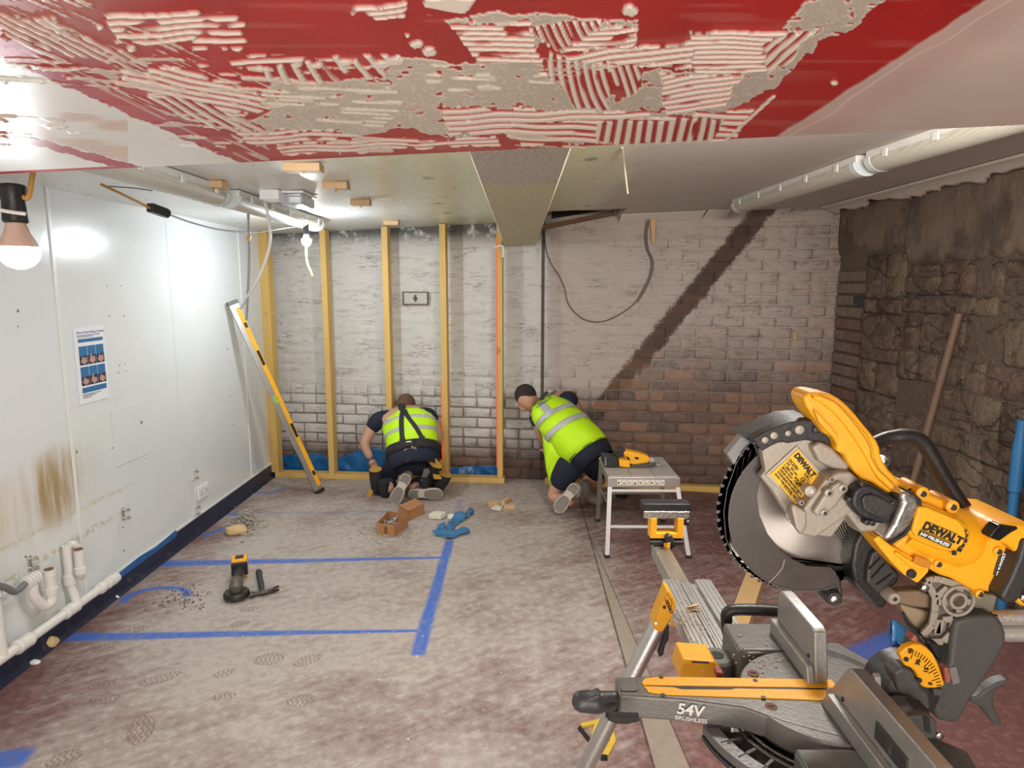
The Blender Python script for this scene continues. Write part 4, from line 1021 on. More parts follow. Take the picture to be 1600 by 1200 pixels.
MB().prism([a+u_*.42+Vector((0,0,hh*.25)), a+u_*.62+Vector((0,0,hh*.25)), a+u_*.62+Vector((0,0,hh*.8)), a+u_*.42+Vector((0,0,hh*.8))], (u_.cross(Vector((0,0,1))).normalized()*.0015)).build('label', sm('box_print', (.20,.09,.035), .8), bxo)
m = MB(); rnd = random.Random(3)
for k in range(26):
    p = a+u_*rnd.uniform(.15,.85)+w_*rnd.uniform(.15,.85)+Vector((0,0,rnd.uniform(.03,.075))); dd = Vector((rnd.uniform(-1,1),rnd.uniform(-1,1),rnd.uniform(-.5,.5))).normalized()*.028
    m.tube([p-dd, p+dd], [.0045,.002], 6)
o = m.build('screws', steel, bxo); o['kind'] = 'stuff'
# lid hinged up
lb = (c-d); t0, t1 = d+Vector((0,0,hh+.012)), c+Vector((0,0,hh+.012))
la, lb_ = V(622,806,5.0), V(652,795,5.05)
li = thing('box_lid', 'loose cardboard lid standing behind the open screw box', 'box lid', G(640, 812))
g0, g1 = G(629,812), G(654,800); up_ = Vector((0,0,1)); dv = (g1-g0); nn_ = Vector((dv.y,-dv.x,0)).normalized()
MB().prism([g0+nn_*.05, g1+nn_*.05, g1+nn_*.05+Vector((0,0,.07)), g0+nn_*.05+Vector((0,0,.07))], nn_*-.004).build('flap', card, li)
MB().prism([g0+nn_*.05+Vector((0,0,.07)), g1+nn_*.05+Vector((0,0,.07)), g1-nn_*.03+Vector((0,0,.10)), g0-nn_*.03+Vector((0,0,.10))], (0,0,-.004)).build('top_flap', card, li)
for g_ in (g0, g1):
    MB().prism([g_+nn_*.05, g_+nn_*.05+Vector((0,0,.07)), g_-nn_*.03+Vector((0,0,.10)), g_-nn_*.05], (g1-g0).normalized()*.004).build('end_flap', card, li)
# chips and rubble
def chip(c, s, seed, sq=.6):
    rnd = random.Random(seed); bm = bmesh.new(); bmesh.ops.create_icosphere(bm, subdivisions=1, radius=1)
    vs = []
    for v in bm.verts:
        k = rnd.uniform(.65,1.15); vs.append((c[0]+v.co.x*k*s[0], c[1]+v.co.y*k*s[1], c[2]+max(-.9, v.co.z*k)*s[2]))
    fs = [tuple(v.index for v in f.verts) for f in bm.faces]; bm.free(); return vs, fs
rub = sm('grey_plaster_rubble', (.42,.37,.31), .9, var=.45, scale=120)
def heap(name, px0, px1, n, smin, smax, label, seed, mat=rub, hmax=.03):
    rnd = random.Random(seed); m = MB()
    cx, cy = (px0[0]+px1[0])/2, (px0[1]+px1[1])/2
    for k in range(n):
        a_ = rnd.gauss(0,.42); b_ = rnd.gauss(0,.42)
        p = G(cx+a_*(px1[0]-px0[0])/2*1.1, cy+b_*(px1[1]-px0[1])/2*1.1); s = rnd.uniform(smin,smax); h = max(0, (1-(a_*a_+b_*b_)*2))*hmax*rnd.random()
        m.add(*chip((p.x,p.y,s*.5+h), (s,s*rnd.uniform(.6,1),s*.55), seed*1000+k))
    o = m.build(name, mat, smooth=False); o['kind'] = 'stuff'; o['label'] = label; o['category'] = 'rubble'; recenter(o); return o
heap('rubble_heap', (362,796), (408,836), 230, .006, .016, 'small heap of grey plaster rubble by the skirting', 11, hmax=.07)
heap('rubble_heap', (545,815), (660,848), 260, .004, .011, 'scattered grey crumbs around the open screw box', 12, hmax=.01)
heap('rubble_crumbs', (240,910), (335,960), 110, .003, .008, 'dark crumbs scattered left of the angle grinder', 13, sm('dark_crumbs', (.16,.13,.10), .9, var=.4), hmax=.0)
heap('plaster_crumbs', (300,800), (900,1100), 120, .003, .007, 'pale plaster crumbs sprinkled thinly over the middle floor', 14, sm('pale_crumbs', (.66,.60,.52), .9), hmax=.0)
heap('sawdust_crumbs', (1120,1130), (1260,1190), 20, .003, .006, 'wood crumbs on the floor under the mitre saw', 15, sm('wood_crumbs', (.66,.47,.28), .9), hmax=.0)
def lump(name, px, py, s, lab, cat, mat, seed, rz=0.0, sub=2):
    c = G(px, py); bm = bmesh.new(); bmesh.ops.create_icosphere(bm, subdivisions=3, radius=1)
    for v in bm.verts:
        k = 1+.22*mnoise.noise(v.co*1.4+Vector((seed,0,0)))+.10*mnoise.noise(v.co*4+Vector((seed,3,0))); v.co = v.co*k
        v.co = Vector((v.co.x*s[0], v.co.y*s[1], max(v.co.z, -.75)*s[2]))
    me = bpy.data.meshes.new(name); bm.to_mesh(me); bm.free(); me.materials.append(mat); me.polygons.foreach_set('use_smooth', [True]*len(me.polygons))
    o = bpy.data.objects.new(name, me); COL.objects.link(o); o.location = (c.x, c.y, s[2]*.75); o.rotation_euler.z = rz; tag(o, lab, cat); return o
buff = sm('buff_sponge', (.62,.45,.22), .85, var=.12)
lump('sponge', 369, 834, (.075,.05,.035), 'buff yellow sponge in front of the rubble heap by the skirting', 'sponge', buff, 3, .3)
lump('plaster_lump', 74, 1012, (.045,.03,.03), 'buff plaster lump under the white waste pipe', 'debris', buff, 5, .5)
lump('plaster_lump', 176, 935, (.035,.012,.012), 'flat white plaster flake beside the pipe end', 'debris', whitem, 6, 0)
lump('plaster_lump', 53, 1037, (.03,.018,.010), 'small white flake on the floor near the left edge', 'debris', whitem, 7, 0)
# plaster pieces and offcuts
pl_ = sm('cream_plaster_piece', (.70,.66,.54), .8, var=.15, scale=60)
a = G(690, 810)
o = MB().prism([a+Vector((-.09,-.02,.003)), a+Vector((.0,-.035,.003)), a+Vector((.03,.03,.0035)), a+Vector((-.03,.05,.004)), a+Vector((-.07,.04,.004))], (.0,.0,.035)).build('plaster_piece', pl_, bevel=.004); tag(o, 'cream chunk of plaster next to the blue plastic scrap', 'debris'); recenter(o)
o = MB().prism([a+Vector((.045,-.025,.002)), a+Vector((.10,-.012,.002)), a+Vector((.105,.02,.002)), a+Vector((.06,.05,.002)), a+Vector((.04,.02,.002))], (.0,.0,.02)).build('plaster_piece', whitem, bevel=.004); tag(o, 'flat white piece of plaster touching the cream chunk', 'debris'); recenter(o)
off = pineh
for (px, py, rz, dim, lab) in ((791,785,1.15,(.13,.035,.03),'wedge of pine offcut standing out at the back of the offcuts'),(796,794,.1,(.085,.04,.03),'short pine offcut at the right of the three offcuts'),(771,790,.5,(.085,.03,.035),'pine offcut at the left of the three offcuts')):
    c = G(px, py); o = MB().box((0,0,dim[2]/2), dim, taper=.9).build('timber_offcut', off, bevel=.002); o.location = c; o.rotation_euler.z = rz; tag(o, lab, 'offcut', 'pine offcuts on the floor')
o = MB().prism([G(767,796)+Vector((0,0,.001)), G(782,799)+Vector((0,0,.001)), G(785,794)+Vector((0,0,.001)), G(775,791)+Vector((0,0,.001))], (0,0,.012)).build('plaster_flake', pl_, bevel=.002); tag(o, 'white plaster flake lying among the pine offcuts', 'debris'); recenter(o)
# blue plastic scrap with torn arms
def scrap(pts, lab, wav, seed):
    bm = bmesh.new(); vs = [G(*p) for p in pts]; cs = sum(vs, Vector())/len(vs)
    vv = [bm.verts.new(v+Vector((0,0,.004))) for v in vs]; f = bm.faces.new(vv); bmesh.ops.triangulate(bm, faces=[f]); bmesh.ops.subdivide_edges(bm, edges=bm.edges, cuts=4, use_grid_fill=True)
    for v in bm.verts: v.co.z += wav*abs(mnoise.noise((v.co.x*9+seed, v.co.y*9, 0)))*1.6
    me = bpy.data.meshes.new('plastic_scrap'); bm.to_mesh(me); bm.free(); me.materials.append(bluescrap); me.polygons.foreach_set('use_smooth', [True]*len(me.polygons))
    o = bpy.data.objects.new('plastic_scrap', me); COL.objects.link(o); md = o.modifiers.new('s', 'SOLIDIFY'); md.thickness = .003; tag(o, lab, 'plastic scrap'); recenter(o, cs); return o
bluescrap = sm('blue_plastic_scrap', (.04,.17,.36), .35, var=.25)
scrap([(675,838),(684,828),(695,820),(696,832),(698,829),(702,817),(712,809),(724,806),(733,797),(741,799),(739,806),(727,813),(716,820),(706,829),(722,830),(733,831),(735,835),(716,840),(704,845),(690,845),(697,838),(690,840)], 'torn blue plastic scrap near the end of the blue floor line', .045, 2)
scrap([(1389,995),(1400,985),(1420,984),(1432,1002),(1418,1030),(1400,1024),(1392,1010)], 'crumpled blue plastic scrap on the floor behind the mitre saw', .08, 9)
# hammer
a = G(405, 900); b = G(411, 931)
hm = thing('claw_hammer', 'black handled claw hammer lying beside the angle grinder', 'hammer', b)
dv = (a-b); dv.z = 0; dn = dv.normalized(); sn = Vector((dn.y,-dn.x,0))
L = .30; bb_ = b+Vector((0,0,.018))
MB().tube([bb_+dn*t_ for t_ in (0,.05,.10,.14,.18,.23,.27,.29,.30)], [.010,.012,.015,.016,.015,.015,.017,.018,.015], 12).build('handle', sm('hammer_grip', (.035,.04,.05), .6), hm)
hd_ = sm('dark_forged_steel', (.09,.075,.065), .45, .7)
MB().tube([bb_-sn*.065, bb_-sn*.045, bb_-sn*.043, bb_-sn*.02, bb_, bb_+sn*.02], [.017,.017,.012,.012,.015,.012], 12).build('striking_head', hd_, hm)
m = MB()
for s_ in (-1, 1): m.tube(spline([bb_+sn*.01+Vector((0,0,s_*.004)), bb_+sn*.045+dn*.008+Vector((0,0,s_*.006)), bb_+sn*.065+dn*.020+Vector((0,0,s_*.009-.002)), bb_+sn*.085+dn*.036+Vector((0,0,s_*.010-.004))], 4), [.010]*4+[.009]*4+[.007]*4+[.004], 8)
m.build('claw', hd_, hm)
# angle grinder
a = G(370, 935); gr = thing('angle_grinder', 'black and yellow cordless angle grinder lying on the floor', 'angle grinder', a)
bk = G(377, 893); dn = (bk-a); dn.z = 0; dn.normalize(); sn = Vector((dn.y,-dn.x,0)); zz = Vector((0,0,1))
a0_ = a+zz*.0
MB().lathe(a0_+zz*.012, (0,0,1), [(0,.058),(.003,.066),(.022,.066),(.030,.060),(.032,.03)], 32).build('wheel_guard', sm('guard_black', (.02,.018,.018), .4), gr)
MB().lathe(a0_+zz*.008, (0,0,1), [(0,.057),(.003,.0575),(.004,.02)], 32).build('disc', sm('cutting_disc', (.06,.055,.05), .8), gr)
gh = sm('gear_head_metal', (.15,.13,.10), .5, .4, dirt=(.40,.35,.28), dirt_amt=.05)
MB().tube([a0_+zz*.035, a0_+zz*.075, a0_+dn*.01+zz*.10], [.028,.036,.022], 16).build('gear_head', gh, gr)
MB().tube([a0_+dn*.005+zz*.07, a0_+dn*.05+zz*.068, a0_+dn*.075+zz*.064], [.028,.034,.030], 16).build('neck', gh, gr)
MB().tube([a0_+dn*.07+zz*.062, a0_+dn*.12+zz*.055, a0_+dn*.20+zz*.05, a0_+dn*.25+zz*.05], [.033,.029,.027,.034], 16).build('grip', black, gr)
MB().tube([a0_+dn*.055+zz*.062, a0_+dn*.066+zz*.062], .0345, 16).build('collar', yellow, gr)
o = MB().box(a0_+dn*.295+zz*.06, (.085,.085,.11), Matrix((sn,dn,zz)).transposed()).build('battery', yellow, gr, bevel=.008)
MB().box(a0_+dn*.295+zz*.115, (.045,.05,.006), Matrix((sn,dn,zz)).transposed()).build('battery_panel', black, gr, bevel=.002)
MB().box(a0_+dn*.258+zz*.06, (.087,.03,.08), Matrix((sn,dn,zz)).transposed()).build('battery_foot', black, gr, bevel=.008)
# leftover timber behind the saw
a, b = G(1150, 1000), G(1182, 906); dd = (b-a); dn = dd.normalized(); sn = Vector((dn.y,-dn.x,0))
o = MB().prism([a-dn*.12-sn*.048, a-dn*.12+sn*.048, b+sn*.048, b-sn*.048], (0,0,.07)).build('timber_length', wood_mat('pale_timber', (.66,.43,.20)), bevel=.003); tag(o, 'pale timber length on the floor between the stand and the saw blade', 'timber'); recenter(o)
# folding square on the floor
a, b, c, d = G(905,1139), G(951,1127), G(958,1160), G(945,1184)
ysq = sm('yellow_square_paint', (.62,.42,.05), .5, var=.2)
sq = thing('folding_square', 'small yellow and black folding square on the floor under the stand leg', 'square', G(930,1150))
MB().bar(a+zz*.006, G(932,1173)+zz*.006, .012, .010).build('blade', black, sq); MB().bar(G(908,1137)+zz*.007, b+zz*.007, .02, .010).build('arm', ysq, sq)
MB().bar(G(934,1130)+zz*.006, G(925,1163)+zz*.006, .018, .010).build('brace', ysq, sq); MB().bar(c+zz*.006, d+zz*.006, .02, .010).build('arm', ysq, sq)
MB().bar(b+zz*.005, c+zz*.005, .02, .010).build('arm', ysq, sq); MB().box(G(944,1187)+zz*.008, (.022,.014,.014)).build('tip', black, sq)
# ================= STEP PLATFORM WITH NAILER =================
wh = .50
f0, f1 = G(945, 868), G(1076, 868); f0.z = f1.z = 0
tl, tr_ = V(950, 745, f0.y+.02), V(1062, 745, f0.y+.02)
zt0 = (tl.z+tr_.z)/2
bl_, br2 = G(945, 716, zt0), G(1040, 713, zt0)
sp = thing('step_platform', 'white folding hop-up step platform carrying the yellow nailer', 'work platform', ((f0.x+f1.x)/2, f0.y+.2, 0))
fx0, fx1 = tl.x, tr_.x; fy = f0.y+.02; byy = (bl_.y+br2.y)/2
dusty = sm('dusty_platform_top', (.44,.40,.36), .6, .15, var=.15, dirt=(.60,.54,.47), dirt_amt=.06)
nb = 3
for i in range(nb):
    x0 = fx0+.004+(fx1-fx0-.008)*i/nb; x1 = fx0+.004+(fx1-fx0-.008)*(i+1)/nb-.003
    MB().box(((x0+x1)/2, (fy+byy)/2, zt0-.004), (x1-x0, byy-fy-.01, .016)).build('top_board', dusty, sp, bevel=.002)
MB().box(((fx0+fx1)/2, fy-.002, zt0-.032), (fx1-fx0+.006, .02, .062)).build('front_rail', alu, sp, bevel=.003)
MB().box(((fx0+fx1)/2, byy+.002, zt0-.03), (fx1-fx0, .02, .055)).build('rear_rail', alu, sp, bevel=.003)
for x in (fx0+.01, fx1-.01): MB().box((x, (fy+byy)/2, zt0-.03), (.02, byy-fy, .045)).build('side_rail', alud, sp, bevel=.003)
stk = MB().box(((fx0+fx1)/2-.02, fy-.0135, zt0-.032), ((fx1-fx0)*.66, .002, .034)).build('sticker', sm('sticker_cream', (.66,.63,.55), .5, var=.06), sp)
m = MB()
for i in range(9):
    x = (fx0+fx1)/2-.02-(fx1-fx0)*.31+i*(fx1-fx0)*.077
    m.box((x-.014, fy-.0152, zt0-.032), (.0012, .001, .034)); m.box((x, fy-.0152, zt0-.034-(i%2)*.004), (.010, .001, .010-(i%3)*.003))
m.build('pictograms', inkb, stk, smooth=False)
legw = sm('white_leg_paint', (.74,.74,.74), .35, .3, var=.08)
def leg(p, q, nm='leg', mt=None): return MB().bar(p, q, .026, .022, (0,1,0)).build(nm, mt or legw, sp, bevel=.002)
a, b = Vector((fx0+.012, fy, zt0-.06)), Vector((f0.x+.01, f0.y-.03, .012)); c, d = Vector((fx1-.012, fy, zt0-.06)), Vector((f1.x-.01, f0.y-.03, .012))
leg(a, b); leg(c, d)
MB().bar(a+(b-a)*.06, c+(d-c)*.06, .018, .016).build('cross_bar', legw, sp, bevel=.002); MB().bar(a+(b-a)*.58, c+(d-c)*.58, .014, .016).build('cross_bar', legw, sp, bevel=.002)
e, g_ = Vector((fx0+.012, byy-.02, zt0-.05)), V(934, 800, byy+.12); g_.z = .012
e2, g2 = Vector((fx1-.012, byy-.02, zt0-.05)), Vector((f1.x-.03, byy+.12, .012))
legd = sm('scuffed_leg', (.36,.33,.30), .5, .5); leg(e, g_, mt=legd); leg(e2, g2, mt=legd)
MB().bar(e+(g_-e)*.5, e2+(g2-e2)*.5, .014, .014).build('cross_bar', legd, sp, bevel=.002)
for p in (b, d, g_, g2): MB().box((p.x, p.y, .010), (.034, .032, .02)).build('rubber_foot', rubber, sp, bevel=.004)
for (p, q, r_) in ((a, b, e), (c, d, e2)): MB().tube([p+(q-p)*.3, r_+Vector((0,.02,-.16))], .005, 6).build('brace', alud, sp)
# nailer
zt1 = zt0+.005
nc = G(985, 728, zt1); Yn = nc.y
nl = thing('cordless_nailer', 'yellow and black cordless nail gun lying on the step platform', 'nail gun', (nc.x, nc.y, zt1))
def nv(px, py, dy=0): return V(px, py, Yn+dy)
def np_(pl, name, mat, dy, th, bev=.004, lab=None):
    zmin = zt1+.002
    pts = [nv(a_, b_, dy) for a_, b_ in pl]
    return MB().prism([Vector((p.x, p.y, max(p.z, zmin))) for p in pts], (0, th, 0)).build(name, mat, nl, bevel=bev, label=lab)
np_([(974,708),(978,704),(998,708),(1014,713),(1017,720),(1012,724),(990,727),(980,724),(977,716)], 'body', yellow, -.03, .075, .010)
np_([(967,718),(985,720),(984,731),(968,729)], 'battery_cap', yellow, -.055, .07, .005)
np_([(941,712),(944,711),(964,714),(966,718),(966,731),(944,730),(941,722)], 'battery', black, -.045, .08, .005)
np_([(962,706),(966,701),(976,701),(979,706),(976,712),(966,716),(962,714)], 'motor_cap', black, -.02, .06, .006)
np_([(952,732),(985,728),(1010,725),(1024,722),(1026,726),(1008,731),(980,736),(958,741),(953,738)], 'magazine', sm('magazine_grey', (.07,.06,.06), .5), -.05, .035, .003)
np_([(1014,715),(1022,716),(1026,720),(1022,724),(1014,723)], 'nose', alu, -.02, .05, .004)
np_([(1022,721),(1034,727),(1036,730),(1028,729),(1020,725)], 'nose_tip', steel, -.01, .02, .002)
np_([(945,713),(948,715),(948,728),(944,728)], 'battery_panel', greyp, -.047, .01, .001)
np_([(992,714),(998,715),(998,718),(992,717)], 'print', inkb, -.0345, .006, 0)
np_([(978,712),(984,716),(985,721),(981,722)], 'trigger', black, -.036, .03, .002)
# little black container under the platform
c = G(970, 776); pt = thing('black_pot', 'small black pot standing on the floor under the step platform', 'pot', c)
MB().lathe(c, (0,0,1), [(0,.045),(.01,.052),(.05,.054),(.056,.048),(.058,.03)], 20).build('pot', rubber, pt); MB().lathe(c+Vector((-.05,0,0)), (0,0,1), [(0,.012),(.03,.014),(.034,.008)], 12).build('spout', sm('pot_spout', (.45,.28,.10), .5), pt)
# ================= MITRE SAW STAND =================
st = thing('saw_stand', 'aluminium mitre saw stand with yellow brackets under the saw', 'tool stand', (.40, 1.0, 0))
xs0, xs1 = .335, .425
MB().box((.416, 1.05, .868), (.07, 1.15, .055)).build('main_beam', alud, st, bevel=.004)
MB().box((.417, 1.70, .872), (.046, .42, .042)).build('extension_beam', sm('extension_beam_metal', (.52,.50,.42), .35, .9, var=.15), st, bevel=.003)
# mounting rails
ra, rb_, rc, rd = G(1043,904,.975), G(1105,904,.975), G(1180,1040,.975), G(1088,1028,.975)
yA_, yB_ = 1.565, .92
for x0, x1, y1 in ((.357,.396,yA_+.02),(.398,.424,yA_),(.438,.477,yA_+.02)):
    o = MB().box(((x0+x1)/2, (y1+yB_)/2, .919), (x1-x0, y1-yB_, .012)).build('rail_plate', alud, st, bevel=.0015)
    m = MB()
    for k in (.25, .5, .78): m.box((x0+(x1-x0)*k, (y1+yB_)/2, .926), (.0015, y1-yB_, .003))
    m.build('groove', alud, o)
MB().box((.417, 1.24, .907), (.12, .64, .014)).build('rail_web', alud, st, bevel=.002)
MB().box((.3545, 1.24, .905), (.006, .64, .034)).build('rail_side', alu, st, bevel=.002)
# work stop head
hx, hy = (V(1040,800,1.9)).x, 1.90
z_ = lambda py: V(1040, py, hy).z
hw = (V(1078,790,hy).x-V(1005,790,hy).x)
zA, zB, zC, zD, zE = z_(785), z_(797), z_(806), z_(838), z_(846)
MB().box((hx, hy+.01, (zA+zB)/2), (hw, .05, zA-zB)).build('rest_bar', black, st, bevel=.003)
MB().box((hx, hy-.012, (zB+zC)/2), (hw*.97, .014, zB-zC+.004)).build('stop_plate', steel, st, bevel=.002)
uw = V(1066,820,hy).x-V(1014,820,hy).x; ucx = (V(1066,820,hy).x+V(1014,820,hy).x)/2
ub = MB()
po_ = [(-.5,0),(.5,0),(.5,1),(.30,1),(.30,.28),(-.30,.28),(-.30,1),(-.5,1)]
ub.prism([Vector((ucx+a_*uw, hy-.02, zD+(zC-zD)*b_)) for a_, b_ in po_], (0,.04,0)); ub.build('yoke', yellow, st, bevel=.003)
MB().box((ucx, hy, zE+.004), (uw*1.02, .05, .012)).build('yoke_foot', black, st, bevel=.003)
MB().prism([Vector((ucx-uw*.35,hy-.015,zE)), Vector((ucx+uw*.35,hy-.015,zE)), Vector((ucx+uw*.06,hy-.015,zE-.035)), Vector((ucx-.03,hy-.015,zE-.03))], (0,.03,0)).build('clamp_block', black, st, bevel=.003)
MB().lathe(Vector((ucx, hy-.05, zD+.012)), (0,1,0), [(0,.008),(.004,.012),(.02,.010),(.03,.006)], 10).build('thumb_knob', black, st)
MB().box((ucx, hy-.05, zD+.012), (.030,.008,.008), (0,.5,0)).build('knob_wing', black, st, bevel=.002)
MB().cyl((ucx+uw*.5, hy, zC-.02), (ucx+uw*.5+.018, hy, zC-.02), .009).build('side_knob', black, st)
MB().box((ucx, hy-.026, zE-.001), (.018,.006,.014)).build('window_latch', yellow, st, bevel=.001)
# legs
def stleg(p, q, r=.019):
    p, q = Vector(p), Vector(q); o = MB().tube([p, q], r, 18).build('leg', alu, st); MB().lathe(q, (q-p), [(-.03,r+.003),(.0,r+.005),(.012,r)], 16).build('rubber_foot', rubber, o); return o
lp = V(1036, 960, 1.40); lq = lp+(V(945, 1140, 1.40)-lp)*1; dz_ = (lp.z)/(lp.z-lq.z); lq = lp+(lq-lp)*dz_*.985; lq.z = .018
stleg(lp, lq)
stleg((.46,1.40,.86), (.78,1.40,.018)); stleg((.37,.50,.86), (-.18,.50,.018)); stleg((.46,.50,.86), (.97,.50,.018))
# yellow leg bracket (seen at the left)
def stpx(pl, name, mat, Y, th, bev=.003, lab=None, par=None): return MB().px(pl, Y, th).build(name, mat, par or st, bevel=bev, label=lab)
brk = stpx([(1043,922),(1049,927),(1057,944),(1052,962),(1036,987),(1031,989),(1022,984),(1021,977),(1037,938)], 'leg_bracket', yellow, 1.375, .05, .004)
lx = (V(1053,956,1.374)-V(1041,929,1.374)).normalized(); ly = (V(1043,927,1.374)-V(1039,938,1.374)).normalized()
plq = stpx([(1043,926.5),(1051,940),(1047,957.5),(1038.5,935.5)], 'sticker', yellow, 1.3735, .002, 0)
text('STAND', 'lettering', inkb, brk, V(1040.3, 936.5, 1.3725), V(1047.5,955,1.37)-V(1040.3,936.5,1.37), V(1045,930,1.37)-V(1040,936,1.37), .010, .0002, .0003) if False else None
o = MB().tube([V(1042.5,927,1.372), V(1050.5,941,1.372), V(1047,957.5,1.372), V(1038.7,936,1.372)], .0006, 5, closed=True).build('sticker_edge', inkb, brk)
text('DEWALT', 'lettering', inkb, brk, V(1039.8, 938, 1.3722), V(1046.6,956.0,1.37)-V(1039.8,938,1.37), V(1044.5,929,1.37)-V(1040,937.5,1.37), .0085, .0002, .0003)
MB().cyl(V(1038,949,1.370), V(1038,949,1.377), .0035, n=12).build('bolt', rubber, brk); MB().cyl(V(1025,974,1.370), V(1025,974,1.377), .003, n=12).build('bolt', steel, brk)
stpx([(1050,960),(1062,960),(1066,981),(1047,979)], 'rear_bracket', yellow, 1.50, .04, .003)
stpx([(1040,983),(1046,978),(1045,1000),(1040,1008),(1037,1024),(1031,1028),(1028,1022),(1034,1004),(1037,996)], 'lock_lever', black, 1.39, .015, .003)
# yellow saw mounting brackets
stpx([(1068,1030),(1117,1034),(1131,1057),(1110,1062),(1060,1059)], 'mount_bracket', yellow, 1.10, .06, .003)
stpx([(1081,1033.5),(1108,1035),(1108,1037),(1081,1035.5)], 'slot', rubber, 1.0985, .002, 0)
stpx([(1120,1050),(1131,1052),(1131,1063),(1120,1062)], 'release_pin', sm('red_pin', (.35,.07,.04), .5), 1.06, .02, .002)
# ================= MITRE SAW =================
sw_ = thing('mitre_saw', 'large yellow and grey mitre saw with raised blade in the right foreground', 'mitre saw', (.46, 1.0, .99))
cast = sm('grey_cast_base', (.150,.145,.135), .42, .35, var=.12, scale=25, dirt=(.38,.33,.27), dirt_amt=-.02)
castl = sm('grey_cast_fence', (.36,.35,.33), .40, .55, var=.12, scale=25, dirt=(.50,.44,.36), dirt_amt=.04)
champ = sm('champagne_housing', (.37,.33,.275), .45, .25, var=.10, dirt=(.50,.42,.32), dirt_amt=-.02)
silver = sm('polished_gear_ring', (.52,.50,.47), .25, .9, var=.1)
dkg = sm('dark_grey_plastic', (.036,.034,.034), .45, var=.2, dirt=(.22,.20,.17), dirt_amt=.0)
mid_g = sm('mid_grey_housing', (.075,.073,.070), .5, var=.1)
wood_dust = sm('sawdust', (.62,.45,.27), .95, var=.25, scale=200, bump=.6)
def sx(pl, name, mat, Y, th, bev=.003, par=None, lab=None, seg=2): return MB().px(pl, Y, th).build(name, mat, par or sw_, bevel=bev, label=lab, seg=seg)
# --- blade ---
bc = V(1257, 795, 1.0); R_ = .1355
t = MT('saw_blade_steel', .30, .8); sk, x, y, z = t.pos()
rx = x-bc.x; rz = z-bc.z; rad = (rx*rx+rz*rz).sqrt(); rg = t.noise(t.vec(rad*900, 0.0, 0.0), 1.0, 3, .7)
t.color(t.cmix((.40,.36,.33), (.56,.51,.47), rg)); t.put('Roughness', (rg*.18+.20).clamp()); t.put('Anisotropic', .85)
tg = t.nt.nodes.new('ShaderNodeTangent'); tg.direction_type = 'RADIAL'; tg.axis = 'Y'; t.nt.links.new(tg.outputs[0], t.b.inputs['Tangent'])
m = MB(); nt_ = 60; pts = []
for k in range(nt_):
    a_ = 2*math.pi*k/nt_; da = 2*math.pi/nt_
    for f_, r_ in ((0, R_-.0085), (.18, R_-.009), (.42, R_-.002), (.55, R_), (.78, R_+.0003), (.82, R_-.006)):
        q = a_-f_*da; pts.append(Vector((r_*math.cos(q), 0, r_*math.sin(q))))
blo = MB().prism([p for p in pts], (0,.0022,0)).build('blade', t.m, sw_, smooth=False)
blo.location = blo.location+bc   # origin of the blade at its arbor
for v in blo.data.vertices: v.co += Vector((.46,1.0,.99))
blo.location = bc-Vector((.46,1.0,.99))
tip = MB()
for k in range(nt_):
    a_ = 2*math.pi*(k-.66)/nt_; c = bc+Vector((math.cos(a_),.0011,math.sin(a_)))*(R_-.0018)
    c.y = bc.y+.0011; tip.box(c, (.0060,.0034,.0038), (0,-a_,0))
tip.build('carbide_tips', sm('carbide', (.10,.095,.09), .35, .9, var=.3), sw_)
MB().lathe(bc+Vector((0,-.010,0)), (0,1,0), [(0,.004),(.001,.011),(.006,.013),(.007,.030),(.010,.031)], 28).build('arbor', silver, sw_)
# --- lower guard: smoked plastic ---
t = MT('smoked_guard', .30); sk, x, y, z = t.pos(); n = t.noise(sk, 30, 5, .7); n2 = t.noise(t.vec(x*8, y*8, z*60), 1.0, 3)
t.color(t.cmix((.060,.050,.048), (.105,.088,.080), n)); t.put('Alpha', .86); t.put('Roughness', (n*.2+.2).clamp())
gpts_o = []
for k in range(41):
    a_ = math.radians(133+(292-133)*k/40); gpts_o.append(bc+Vector(((R_-.0115)*math.cos(a_), 0, (R_-.0115)*math.sin(a_))))
inner = [(1314,932),(1312,908),(1306,894),(1298,887),(1286,886),(1262,885),(1240,875),(1222,862),(1200,835),(1187,805),(1183,775),(1188,752),(1200,728),(1194,714),(1176,690)]
for yy, th in ((.978,.003),):
    g_pl = [Vector((p.x, yy, p.z)) for p in gpts_o]+[V(a_, b_, yy) for a_, b_ in inner]
    MB().prism(g_pl, (0, th, 0)).build('lower_guard', t.m, sw_, bevel=.001)
    MB().prism([Vector((p.x, 1.014, p.z)) for p in gpts_o]+[V(a_+2, b_+1, 1.014) for a_, b_ in inner], (0, .003, 0)).build('lower_guard', t.m, sw_, bevel=.001)
# guard rim edge line and seam
rim = sm('guard_rim', (.12,.11,.105), .3)
MB().tube([Vector((p.x, .977, p.z)) for p in gpts_o], .0009, 6).build('guard_edge', rim, sw_)
MB().tube([V(1226,874,.977), V(1222,888,.977), V(1212,900,.977), V(1201,910,.977)], .0011, 6).build('guard_seam', sm('dusty_seam', (.30,.27,.25), .7), sw_)
MB().tube([V(1172,688,.977), V(1150,725,.977), V(1136,765,.977), V(1131,800,.977), V(1134,840,.977), V(1150,880,.977)], .0006, 6).build('guard_line', rim, sw_)
cl_ = MT('clear_guard_lip', .2); cl_.color((.30,.31,.32)); cl_.put('Alpha', .55)
sx([(1159,682),(1172,689),(1158,706),(1147,727),(1142,718),(1136,709)], 'guard_lip', cl_.m, .972, .02, .001)
c = V(1304, 936, .975); MB().lathe(c, (0,1,0), [(0,.010),(.004,.0125),(.035,.0125),(.04,.010)], 20).build('guard_roller', dkg, sw_)
